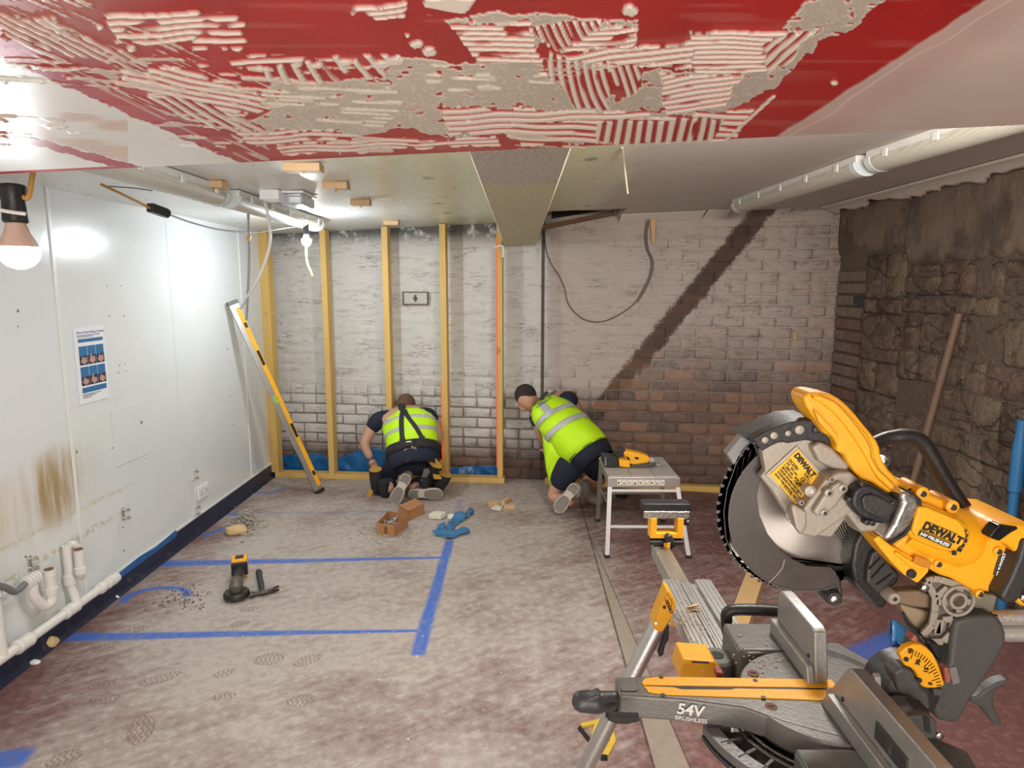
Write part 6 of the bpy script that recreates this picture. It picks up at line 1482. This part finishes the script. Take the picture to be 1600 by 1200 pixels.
MB().box((FX-.001,.80,TZ+.052), (.003,.075,.026)).build('fence_window', dkg, sw_, bevel=.0015)
MB().prism([(FX+.022,.905,1.07),(FX+.022,.885,1.07),(FX+.022,.890,1.096),(FX+.022,.897,1.100)], (.010,0,0)).build('fence_lug', castl, sw_, bevel=.002)
for y_, z__ in ((1.05,TZ+.035),(.93,TZ+.035),(.71,TZ+.02)): MB().cyl((FX-.0015,y_,z__), (FX+.002,y_,z__), .0035, n=12).build('fence_screw', rubber, sw_)
dustheap((FX+.035,1.0,.989), .05, .04, .012, 320, 5); 
c = G(1378,1112,.987); dustheap((c.x,c.y,.987), .045, .05, .02, 420, 6)
c = G(1075,960,.926); dustheap((c.x,1.40,.926), .06, .12, .001, 130, 8); c = G(1200,1030,TZ); dustheap((c.x,c.y,TZ), .16, .06, .0, 50, 9)
m = MB(); c = G(1082,955,.927)
for k in range(8): a_ = .4*k; m.bar(c+Vector((-.012,0,.003+.001*k)), c+Vector((.02*math.cos(a_*.3),.02*math.sin(a_),.004+.001*k)), .003, .001)
m.build('wood_shaving', wood_dust, st)
# rear carry handle at the far end
p_ = spline([V(1137,990,1.26), V(1135,970,1.26), V(1137,957,1.26), V(1150,953,1.26), V(1185,953,1.26), V(1216,955,1.26)], 5)
MB().tube(p_, .0115, 14).build('carry_handle', black, sw_)
MB().tube([V(1240,958,1.20), V(1258,962,1.20)], .011, 12).build('clamp_knob', black, sw_); MB().tube([V(1252,974,1.20), V(1266,974,1.20)], .009, 12).build('clamp_knob', black, sw_)
# lower right block with bolt
sx([(1416,1122),(1428,1118),(1455,1119),(1466,1130),(1465,1152),(1458,1156),(1418,1156),(1412,1148)], 'rear_foot', mid_g, .86, .05, .004)
sx([(1443,1120),(1452,1122),(1455,1146),(1446,1143)], 'foot_slot', rubber, .8585, .002, 0)
MB().lathe(V(1470,1152,.865), (0,1,0), [(0,.0025),(.001,.0055),(.006,.006)], 14).build('foot_bolt', steel, sw_)
sx([(1418,1120),(1436,1108),(1455,1112),(1440,1122)], 'spring_nest', rubber, .87, .03, .003)
# ================= PEOPLE =================
hiviz = MT('hi_vis_yellow', .7); sk, x, y, z = hiviz.pos(); n = hiviz.noise(sk, 9, 3, .6); hiviz.color(hiviz.cmix((.50,.86,.004), (.62,.98,.01), n)); hiviz.bump(n, .5, .02); hiviz = hiviz.m
refl = sm('reflective_tape', (.50,.50,.50), .4, .1, var=.12); navyc = sm('navy_workwear', (.010,.013,.030), .85, var=.3, scale=20, dirt=(.10,.10,.12), dirt_amt=-.02)
skin = sm('skin', (.52,.28,.19), .55, var=.06); hairm = sm('dark_cropped_hair', (.03,.02,.016), .9, var=.3, scale=200, bump=.5); hairb = sm('short_brown_hair', (.13,.07,.04), .9, var=.3, scale=200, bump=.5)
solem = sm('pale_boot_sole', (.50,.44,.37), .8, var=.15, scale=60); bootm = sm('brown_boot_leather', (.20,.13,.09), .7, var=.25); tread = sm('tread_groove', (.10,.085,.075), .9)
leather = sm('tan_pouch_lining', (.45,.24,.035), .7, var=.2); nylon = sm('black_nylon', (.018,.018,.02), .75, var=.4, scale=60)
def skinned(name, chains, mat, parent, sub=2, label=None, root=0):
    """continuous surface grown over a skeleton; chains = list of [(point, radius or (rx,ry)), ...] sharing joints by position"""
    vs, rad, ed, idx = [], [], [], {}
    for ch in chains:
        prev = None
        for p, r in ch:
            k = tuple(round(c, 4) for c in p)
            if k not in idx: idx[k] = len(vs); vs.append(Vector(p)-parent_origin(parent)); rad.append(r if isinstance(r, tuple) else (r, r))
            i = idx[k]
            if prev is not None and prev != i: ed.append((prev, i))
            prev = i
    me = bpy.data.meshes.new(name); me.from_pydata(vs, ed, []); o = bpy.data.objects.new(name, me); COL.objects.link(o); o.parent = parent
    md = o.modifiers.new('skin', 'SKIN'); md.use_smooth_shade = True
    for i, sv_ in enumerate(me.skin_vertices[0].data): sv_.radius = rad[i]; sv_.use_root = (i == root)
    sb = o.modifiers.new('sub', 'SUBSURF'); sb.levels = sub; sb.render_levels = sub
    dg = bpy.context.evaluated_depsgraph_get(); m2 = bpy.data.meshes.new_from_object(o.evaluated_get(dg)); m2.materials.clear(); m2.materials.append(mat)
    m2.polygons.foreach_set('use_smooth', [True]*len(m2.polygons)); bpy.data.objects.remove(o)
    o = bpy.data.objects.new(name, m2); COL.objects.link(o); o.parent = parent
    if label: o['label'] = label
    return o
def loft(name, rings, mat, parent, n=28, thick=.0, wav=.0, seed=0, label=None, a0=0, a1=2*math.pi, cap=False):
    """rings: (centre, axis right, axis back, rx, ry); angle measured from right through back"""
    m = MB(); full = abs(a1-a0-2*math.pi) < 1e-6; k = n if full else n+1; vs = []; fs = []
    for j, (c, u, w, rx_, ry_) in enumerate(rings):
        for i in range(k):
            t_ = a0+(a1-a0)*i/n; q = Vector(u)*math.cos(t_)*rx_+Vector(w)*math.sin(t_)*ry_; p = Vector(c)+q
            p += q.normalized()*wav*mnoise.noise(p*9+Vector((seed,0,0))); vs.append(p)
    for j in range(len(rings)-1):
        for i in range(n if full else n): a_ = j*k+i; b_ = j*k+(i+1) % k; fs.append((a_, b_, b_+k, a_+k))
    if cap: fs.append(tuple(range(k))); fs.append(tuple(range((len(rings)-1)*k, len(rings)*k)))
    m.add(vs, fs); o = m.build(name, mat, parent, label=label)
    if thick: md = o.modifiers.new('s', 'SOLIDIFY'); md.thickness = thick; md.offset = 1
    return o
def sole(name, heel, toe, nrm, parent, w=.052, dark=tread):
    """boot sole seen from underneath"""
    heel, toe, nrm = Vector(heel), Vector(toe), Vector(nrm).normalized(); L = toe-heel; l = L.normalized(); s_ = l.cross(nrm).normalized(); nrm = s_.cross(l).normalized()
    prof = [(0,.0),(.02,.55),(.10,.78),(.25,.80),(.42,.66),(.60,.90),(.78,1.0),(.90,.86),(.98,.45),(1.0,.0)]
    out = [heel+L*t_+s_*w*k for t_, k in prof]+[heel+L*t_-s_*w*k for t_, k in prof[-2:0:-1]]
    o = MB().prism(out, nrm*-.022).build(name, solem, parent, bevel=.004)
    m = MB()
    for t_ in [.05+.036*i for i in range(26)]:
        if .30 < t_ < .46: continue
        k = np.interp(t_, [a for a, b in prof], [b for a, b in prof])*w*.86
        m.bar(heel+L*t_-s_*k+nrm*.001+l*.006, heel+L*t_+nrm*.001-l*.004, .0055, .002, nrm); m.bar(heel+L*t_+nrm*.001-l*.004, heel+L*t_+s_*k+nrm*.001+l*.006, .0055, .002, nrm)
    m.build('tread_grooves', dark, o, smooth=False); return o
def hand(parent, wrist, dirv, palmn, size=.19, mat=None, flip=1):
    wrist = Vector(wrist); d = Vector(dirv).normalized(); n = Vector(palmn); n = (n-d*n.dot(d)).normalized(); s_ = d.cross(n)*flip
    ch = [[(wrist, (.022,.028)), (wrist+d*.03, (.018,.034)), (wrist+d*.075, (.015,.040))]]
    for i, (o_, L) in enumerate(((-.030,.062),(-.010,.074),(.011,.070),(.030,.054))):
        b_ = wrist+d*.075+s_*o_*.9; ch.append([(wrist+d*.075, (.015,.040)), (b_+d*.008, .0095), (b_+d*(.012+L*.4)+n*.006, .0088), (b_+d*(.012+L*.72)+n*.022, .008), (b_+d*(.012+L*.85)+n*.038, .0065)])
    ch.append([(wrist+d*.03, (.018,.034)), (wrist+d*.045-s_*.038+n*.008, .012), (wrist+d*.075-s_*.055+n*.018, .010), (wrist+d*.10-s_*.056+n*.03, .008)])
    return skinned('hand', ch, mat or skin, parent, 2)
# ---------------- worker bending down by the stud frame ----------------
w1 = thing('person', 'person kneeling behind the stud frame in a yellow vest, black braces and tool belt', 'person', (-.83, 5.15, 0))
w1['label'] = 'person kneeling at the stud frame in yellow vest with black braces and tool belt'
hipc = V(644, 716, 5.20); shc = V(640, 655, 5.40); chest = V(642, 680, 5.30)
SL, SR = V(588, 655, 5.40), V(672, 648, 5.40)
EL, ER = V(568, 694, 5.34), V(686, 682, 5.36)
HL, HR = V(582, 722, 5.32), V(672, 716, 5.42)
neck = V(633, 640, 5.47); head = V(634, 637, 5.53)
HipL, HipR = V(620, 722, 5.20), V(664, 722, 5.20); KL, KR = V(600, 752, 5.28), V(684, 754, 5.30); KL.z = .075; KR.z = .075
AL, AR = V(610, 768, 5.04), V(640, 766, 5.06); AL.z = max(AL.z, .075); AR.z = max(AR.z, .07)
body = skinned('body', [
    [(hipc, (.15,.12)), (chest, (.165,.12)), (shc, (.15,.10)), (neck, .055), (head, .05)],
    [(shc, (.15,.10)), (SL, .062), (EL, .046), (HL+(EL-HL)*.15, .030)],
    [(shc, (.15,.10)), (SR, .062), (ER, .046), (HR+(ER-HR)*.15, .030)],
    [(hipc, (.15,.12)), (HipL, .085), (KL, .058), (AL, .045)],
    [(hipc, (.15,.12)), (HipR, .085), (KR, .058), (AR, .045)]], skin, w1, 2)
skinned('shirt', [[(hipc+Vector((0,-.02,.0)), (.178,.150)), (hipc+(chest-hipc)*.5, (.185,.148)), (chest, (.180,.135)), (shc+(chest-shc)*.3, (.155,.11))]], navyc, w1, 2)
hand(w1, HL+(EL-HL)*.15, Vector((.25,.3,-.8)), (0.3,.9,.2)); hand(w1, HR+(ER-HR)*.15, Vector((-.3,.4,-.8)), (-.3,.9,.2), flip=-1)
# head, hair
hd = MB().ell(head+Vector((0,.02,.0)), (.078,.098,.105), (math.radians(-50),0,0), 22, 16).build('head', skin, w1)
MB().ell(head+Vector((0,.012,.022)), (.082,.096,.098), (math.radians(-50),0,0), 22, 14).build('hair', hairb, w1)
for s_ in (-1, 1): MB().ell(head+Vector((s_*.080,.01,.0)), (.010,.022,.030), (math.radians(-40),0,0), 10, 8).build('ear', skin, hd)
MB().ell(head+Vector((0,.10,-.055)), (.014,.018,.020), None, 10, 8).build('nose', skin, hd)
# trousers
skinned('trousers', [[(hipc+Vector((0,.03,.06)), (.165,.125)), (hipc, (.170,.135))],
    [(hipc, (.170,.135)), (HipL, .118), (KL, .078), (AL+Vector((0,.05,.01)), .062)], [(hipc, (.170,.135)), (HipR, .118), (KR, .078), (AR+Vector((0,.05,.01)), .062)]], navyc, w1, 2)
# t-shirt sleeves and shirt tail
for S_, E_ in ((SL, EL), (SR, ER)): skinned('sleeve', [[(shc+(S_-shc)*.25, .088), (shc+(S_-shc)*.6, .088), (S_, .082), (S_+(E_-S_)*.55, .066)]], navyc, w1, 2)
# vest: loft along the spine
def frame(a, b, right=Vector((1,0,0))):
    d = (b-a).normalized(); u = (right-d*right.dot(d)).normalized(); w = d.cross(u); 
    return u, -w if w.z < 0 and False else w
d_ = (shc-hipc).normalized(); u1 = Vector((1,-.05,.07)); u1 = (u1-d_*u1.dot(d_)).normalized(); b1 = u1.cross(d_)   # b1 points out of the back
if b1.z < 0: b1 = -b1
sp0, sp1 = V(645, 700, 5.19), V(637, 643, 5.44)
def vr(t_, rx_, ry_, dx=0): c = sp0+(sp1-sp0)*t_; return (c+u1*dx, u1, b1, rx_, ry_)
vprof = [(-.02,.205,.150),(.08,.207,.155),(.25,.207,.160),(.45,.212,.160),(.62,.216,.152),(.76,.205,.138),(.88,.165,.112),(.97,.11,.085)]
loft('vest', [vr(*q) for q in vprof], hiviz, w1, 36, .006, .012, 3, label='hi-vis yellow waistcoat')
def vband(t0, t1, name='reflective_band', mat=refl, k=1.028, a0=0, a1=2*math.pi, par=w1):
    T = [q[0] for q in vprof]; RX = [q[1] for q in vprof]; RY = [q[2] for q in vprof]
    return loft(name, [vr(t_, float(np.interp(t_, T, RX))*k, float(np.interp(t_, T, RY))*k) for t_ in np.linspace(t0, t1, 4)], mat, par, 36, .003, .012, 3, a0=a0, a1=a1)
vband(.28, .38); vband(.60, .69)
loft('shirt_tail', [vr(-.52,.170,.140), vr(-.40,.192,.158), vr(-.25,.200,.164), vr(-.1,.198,.158), vr(.05,.198,.148)], navyc, w1, 36, .004, .01, 4)
vband(.02, .035, 'vest_hem', nylon)
for a_ in (math.radians(38), math.radians(142)): vband(.62, .93, a0=a_-.17, a1=a_+.17)
# braces in a Y shape
def on_back(t_, ang, k=1.06):
    T = [q[0] for q in vprof]; c, u, w, rx_, ry_ = vr(t_, float(np.interp(t_, T, [q[1] for q in vprof]))*k, float(np.interp(t_, T, [q[2] for q in vprof]))*k); return c+u*math.cos(ang)*rx_+w*math.sin(ang)*ry_
for a_s in ((102, 100, 97, 96), (58, 70, 84, 92)):
    pts = [on_back(t_, math.radians(a)) for t_, a in zip((-.04, .30, .62, .90), a_s)]; pts = spline(pts, 5)
    m = MB(); vs = []; fs = []
    for p in pts: vs += [p-u1*.019, p+u1*.019, p+u1*.019+b1*.006, p-u1*.019+b1*.006]
    for i in range(len(pts)-1):
        for q in range(4): fs.append((i*4+q, i*4+(q+1) % 4, i*4+4+(q+1) % 4, i*4+4+q))
    m.add(vs, fs); m.build('brace_strap', nylon, w1)
    MB().box(pts[1]+b1*.006, (.045,.012,.03), Matrix((u1,b1,d_)).transposed()).build('brace_buckle', rubber, w1, bevel=.003)
skinned('collar_yoke', [[(on_back(.86, math.radians(100), 1.03), .03), (on_back(1.0, math.radians(100), 1.05), .035), (neck+Vector((-.04,0,.03)), .03)]], nylon, w1, 1)
# belt and pouches
hb = sp0+(sp1-sp0)*-.10
loft('tool_belt', [(hb-d_*.035, u1, b1, .205, .165), (hb, u1, b1, .212, .170), (hb+d_*.035, u1, b1, .207, .165)], nylon, w1, 36, .012, .004, 5, label='black padded tool belt')
bk_ = hb+b1*.185
MB().box(bk_+u1*.01, (.075,.018,.05), Matrix((u1,b1,d_)).transposed()).build('belt_loop', rubber, w1, bevel=.005)
MB().box(bk_+u1*.012-d_*.045+b1*-.02, (.10,.016,.026), Matrix((u1,b1,d_)).transposed()).build('belt_buckle', greyp, w1, bevel=.004)
bt_y = MB().box(bk_+u1*.008+b1*.010+d_*.008, (.040,.003,.008), Matrix((u1,b1,d_)).transposed()).build('belt_tag', brass, w1)
def pouch(px, py, Y_, w_, h_, lab, lining=True, rz=0.0):
    c = V(px, py, Y_); c.z = max(c.z, h_*.5+.01); r = MB(); n_ = 16
    prof = [(-.5,.30),(-.42,.42),(0,.5),(.42,.52),(.5,.53)]
    o = MB().lathe(c, Vector((math.sin(rz),-.15,1)), [(h_*a, w_*b) for a, b in prof], 18).build('pouch', nylon, w1, label=lab)
    if lining: MB().ring(c+Vector((math.sin(rz),-.15,1)).normalized()*h_*.5, Vector((math.sin(rz),-.15,1)), w_*.02, w_*.50, .006, 18).build('pouch_lining', leather, o)
    return o
pouch(588, 752, 5.12, .10, .20, 'left tool pouch'); pouch(600, 768, 5.06, .085, .13, 'small left pouch', False)
pouch(676, 738, 5.12, .11, .20, 'right tool pouch', rz=.5); pouch(690, 752, 5.10, .11, .14, 'right leather lined pouch', rz=.5); pouch(664, 758, 5.05, .085, .17, 'phone pouch', False)
def plpx(pl, name, mat, Y_, th, bev=.003, par=w1, lab=None): return MB().px(pl, Y_, th).build(name, mat, par, bevel=bev, label=lab)
plpx([(669,722),(680,716),(692,730),(688,733),(676,730)], 'leather_flap', leather, 5.03, .02); plpx([(676,741),(688,743),(690,749),(678,749)], 'leather_pocket', leather, 5.00, .02)
plpx([(572,776),(576,764),(583,768),(581,774),(575,778)], 'leather_pocket', leather, 5.0, .02)
plpx([(581,730),(584,728),(587,731),(583,734)], 'tape_measure', yellow, 5.15, .03); plpx([(662,733),(669,732),(672,738),(663,752),(657,752)], 'clip_tool', greyp, 5.0, .03, .004)
plpx([(642,697),(646,696),(649,711),(645,712)], 'gold_clip', brass, 5.0, .01)
# boots
a, b = V(637, 741, 4.97), V(613, 788, 4.90)
sb = sole('boot_sole', a, b, (-.25,-1,.10), w1); 
skinned('boot', [[(AL+Vector((.04,-.03,.05)), .046), ((a+b)/2+Vector((.012,.07,.01)), .045), (b+Vector((.01,.06,.03)), .04)], [(AL+Vector((.04,-.03,.05)), .046), (a+Vector((.03,.06,.0)), .043)]], bootm, w1, 2)
a, b = V(638, 772, 4.98), V(692, 776, 4.98); a.z = max(a.z, .055); b.z = max(b.z, .055)
sb = sole('boot_sole', a, b, (0,-1,-.12), w1, .048)
skinned('boot', [[(AR+Vector((.02,-.02,0)), .045), (a+Vector((.06,.06,.005)), .044), (b+Vector((-.06,.06,.0)), .042)], [(a+Vector((.06,.06,.005)), .044), (a+Vector((.02,.055,.0)), .038)]], bootm, w1, 2)
# ---------------- second worker by the brick wall ----------------
w2 = thing('person', 'person in shorts kneeling by the bare brick wall in a printed yellow vest', 'person', (.38, 5.0, 0))
hipc = V(908, 706, 4.86); chest = V(884, 668, 4.98); shc = V(860, 640, 5.06); neck = V(842, 634, 5.10); head = V(824, 624, 5.12)
SL, SR = V(838, 650, 4.98), V(890, 622, 5.18); EL, ER = V(846, 682, 5.02), V(904, 640, 5.28); HL, HR = V(854, 702, 5.20), V(898, 668, 5.33)
HipN, HipF = V(898, 712, 4.80), V(922, 712, 4.94); KN, KF = V(862, 757, 4.92), V(940, 764, 5.12); KN.z = .075; KF.z = .12
AN, AF = V(892, 766, 4.74), V(905, 745, 4.98)
KN = V(862, 760, 4.86); KN.z = .075; AN = Vector((V(896,765,4.70).x, 4.70, .09)); 
HF2 = V(912, 748, 5.0); FT = V(930, 770, 4.95)
body = skinned('body', [
    [(hipc, (.135,.12)), (chest, (.15,.11)), (shc, (.14,.10)), (neck, .055), (head+Vector((.02,0,0)), .05)],
    [(shc, (.14,.10)), (SL, .060), (EL, .042), (HL, .028)], [(shc, (.14,.10)), (SR, .060), (ER, .042), (HR, .028)],
    [(hipc, (.12,.10)), (HipN, .075), (KN, .058), (AN, .040)],
    [(hipc, (.12,.10)), (HipF, .075), (KF, .058), (HF2, .045)]], skin, w2, 2)
skinned('shirt', [[(hipc, (.140,.122)), (chest, (.155,.115)), (shc+(chest-shc)*.3, (.145,.105))]], navyc, w2, 2)
hand(w2, HL, (.05,.7,-.5), (.1,.5,.9)); hand(w2, HR, (0,.5,-.8), (-.3,.8,.3), flip=-1)
hd = MB().ell(head, (.078,.090,.108), (math.radians(14),math.radians(-38),0), 24, 18).build('head', skin, w2)
MB().ell(head+Vector((-.015,.006,.034)), (.086,.092,.086), (math.radians(10),math.radians(-40),0), 24, 16).build('hair', hairm, w2, label='dark hair cropped at the sides')
MB().ell(head+Vector((.022,-.064,-.012)), (.020,.012,.030), (0,math.radians(-25),0), 12, 10).build('ear', sm('ear_skin', (.60,.25,.18), .5), hd)
MB().ell(head+Vector((-.084,-.012,-.042)), (.013,.010,.014), None, 10, 8).build('nose', skin, hd)
MB().ell(head+Vector((-.022,-.004,-.060)), (.040,.044,.036), None, 12, 8).build('jaw', skin, hd)
d_ = (shc-hipc).normalized(); u1 = Vector((.5,.85,.2)); u1 = (u1-d_*u1.dot(d_)).normalized(); b1 = u1.cross(d_)
if b1.y > 0: b1 = -b1
sp0, sp1 = V(905, 690, 4.86), V(850, 631, 5.08)
vprof = [(-.26,.178,.160),(-.12,.185,.165),(.0,.190,.170),(.2,.195,.160),(.45,.195,.150),(.65,.195,.140),(.80,.185,.125),(.92,.15,.105),(1.02,.10,.085)]
loft('vest', [vr(*q) for q in vprof], hiviz, w2, 40, .006, .010, 8, label='hi-vis yellow waistcoat')
loft('shirt_tail', [vr(-.50,.140,.125), vr(-.34,.165,.148), vr(-.1,.172,.155), vr(.05,.172,.150)], navyc, w2, 36, .004, .01, 4)
# hanging front/side panel of the open vest
plv = [(848,680),(862,690),(876,702),(885,711),(900,710),(905,714),(890,735),(872,755),(860,757),(854,735)]
vs_ = [V(a, b, 4.79+(.10 if a < 850 else 0)+(b-640)*.0004) for a, b in plv]
m = MB(); bm = bmesh.new(); bv = [bm.verts.new(v-parent_origin(w2)) for v in vs_]; f = bm.faces.new(bv); bmesh.ops.triangulate(bm, faces=[f]); bmesh.ops.subdivide_edges(bm, edges=bm.edges, cuts=3, use_grid_fill=True)
for v in bm.verts: v.co.y += .018*mnoise.noise(v.co*9)-.02*math.cos((v.co.x)*9)
me = bpy.data.meshes.new('vest_flap'); bm.to_mesh(me); bm.free(); me.materials.append(hiviz); me.polygons.foreach_set('use_smooth', [True]*len(me.polygons))
o = bpy.data.objects.new('vest_flap', me); COL.objects.link(o); o.parent = w2; md = o.modifiers.new('s', 'SOLIDIFY'); md.thickness = .006
def strap(pl, Yf, w_, name, mat, par, up=(0,-1,0)):
    pts = spline([V(a, b, Yf(a, b)) for a, b in pl], 5); m = MB(); vs = []; fs = []
    for i, p in enumerate(pts):
        t_ = (pts[min(i+1, len(pts)-1)]-pts[max(i-1, 0)]).normalized(); s_ = t_.cross(Vector(up)).normalized(); n_ = Vector(up)*.003
        vs += [p-s_*w_/2, p+s_*w_/2, p+s_*w_/2+n_, p-s_*w_/2+n_]
    for i in range(len(pts)-1):
        for q in range(4): fs.append((i*4+q, i*4+(q+1) % 4, i*4+4+(q+1) % 4, i*4+4+q))
    m.add(vs, fs); return m.build(name, mat, par)
vband(.26, .37, par=w2, k=1.075); vband(.57, .67, par=w2, k=1.05)
for a_ in (math.radians(40), math.radians(140)): vband(.60, .93, a0=a_-.18, a1=a_+.18, par=w2, k=1.06)
vband(-.255, -.24, 'vest_hem', nylon, par=w2)
# printed back of the vest
Yt = 4.83
text('YARON GLASGOW', 'lettering', inkb, w2, V(834.5, 636, Yt), V(872,611,Yt)-V(834.5,636,Yt), V(833,629,Yt)-V(836,636,Yt), .026, .0008, .0008) if False else None
text('TACONG HOMES', 'lettering', inkb, w2, V(834.5, 635, Yt), V(872,611,Yt)-V(834.5,635,Yt), V(830,629,Yt)-V(835,636,Yt), .0255, .0008, .0010)
text('BUILDING SERVICES', 'lettering', inkb, w2, V(838.5, 637.5, Yt-.015), V(874,614,Yt)-V(838,637.5,Yt), V(830,629,Yt)-V(835,636,Yt), .0155, .0008, .0003)
plpx([(841,624),(849,615),(853,611),(858,614),(852,620),(847,625)], 'house_logo', inkb, Yt-.01, .003, 0, par=w2)
# sleeve, shorts, knee
skinned('sleeve', [[(shc+(SL-shc)*.6, .082), (SL, .078), (SL+(EL-SL)*.62, .066)]], navyc, w2, 2); skinned('sleeve', [[(shc+(SR-shc)*.6, .082), (SR, .078), (SR+(ER-SR)*.45, .066)]], navyc, w2, 2)
kk = HipN+(KN-HipN)*.80
skinned('shorts', [[(hipc+Vector((-.03,.02,.08)), (.172,.15)), (hipc, (.155,.145))], [(hipc, (.155,.145)), (HipN, .118), (kk, .088)], [(hipc, (.155,.145)), (HipF, .118), (HipF+(KF-HipF)*.8, .085)]], navyc, w2, 2)
skinned('sock', [[(KN+(AN-KN)*.45, .048), (KN+(AN-KN)*.8, .045)]], nylon, w2, 1)
a, b = V(901, 757, 4.66), V(868, 800, 4.60); b.z = max(b.z, .03)
sole('boot_sole', a, b, (-.3,-1,.25), w2, .050)
skinned('boot', [[(AN, .045), ((a+b)/2+Vector((.015,.06,.01)), .044), (b+Vector((.01,.055,.02)), .038)], [(AN, .045), (a+Vector((.02,.055,0)), .042)]], sm('grey_trainer', (.26,.22,.19), .7), w2, 2)
fb = V(918, 768, 4.92); fb.z = .05; fe = V(945, 776, 4.86); fe.z = .035
skinned('boot', [[(HF2, .05), (fb, .045), (fe, .038)]], bpy.data.materials['grey_trainer'], w2, 2)
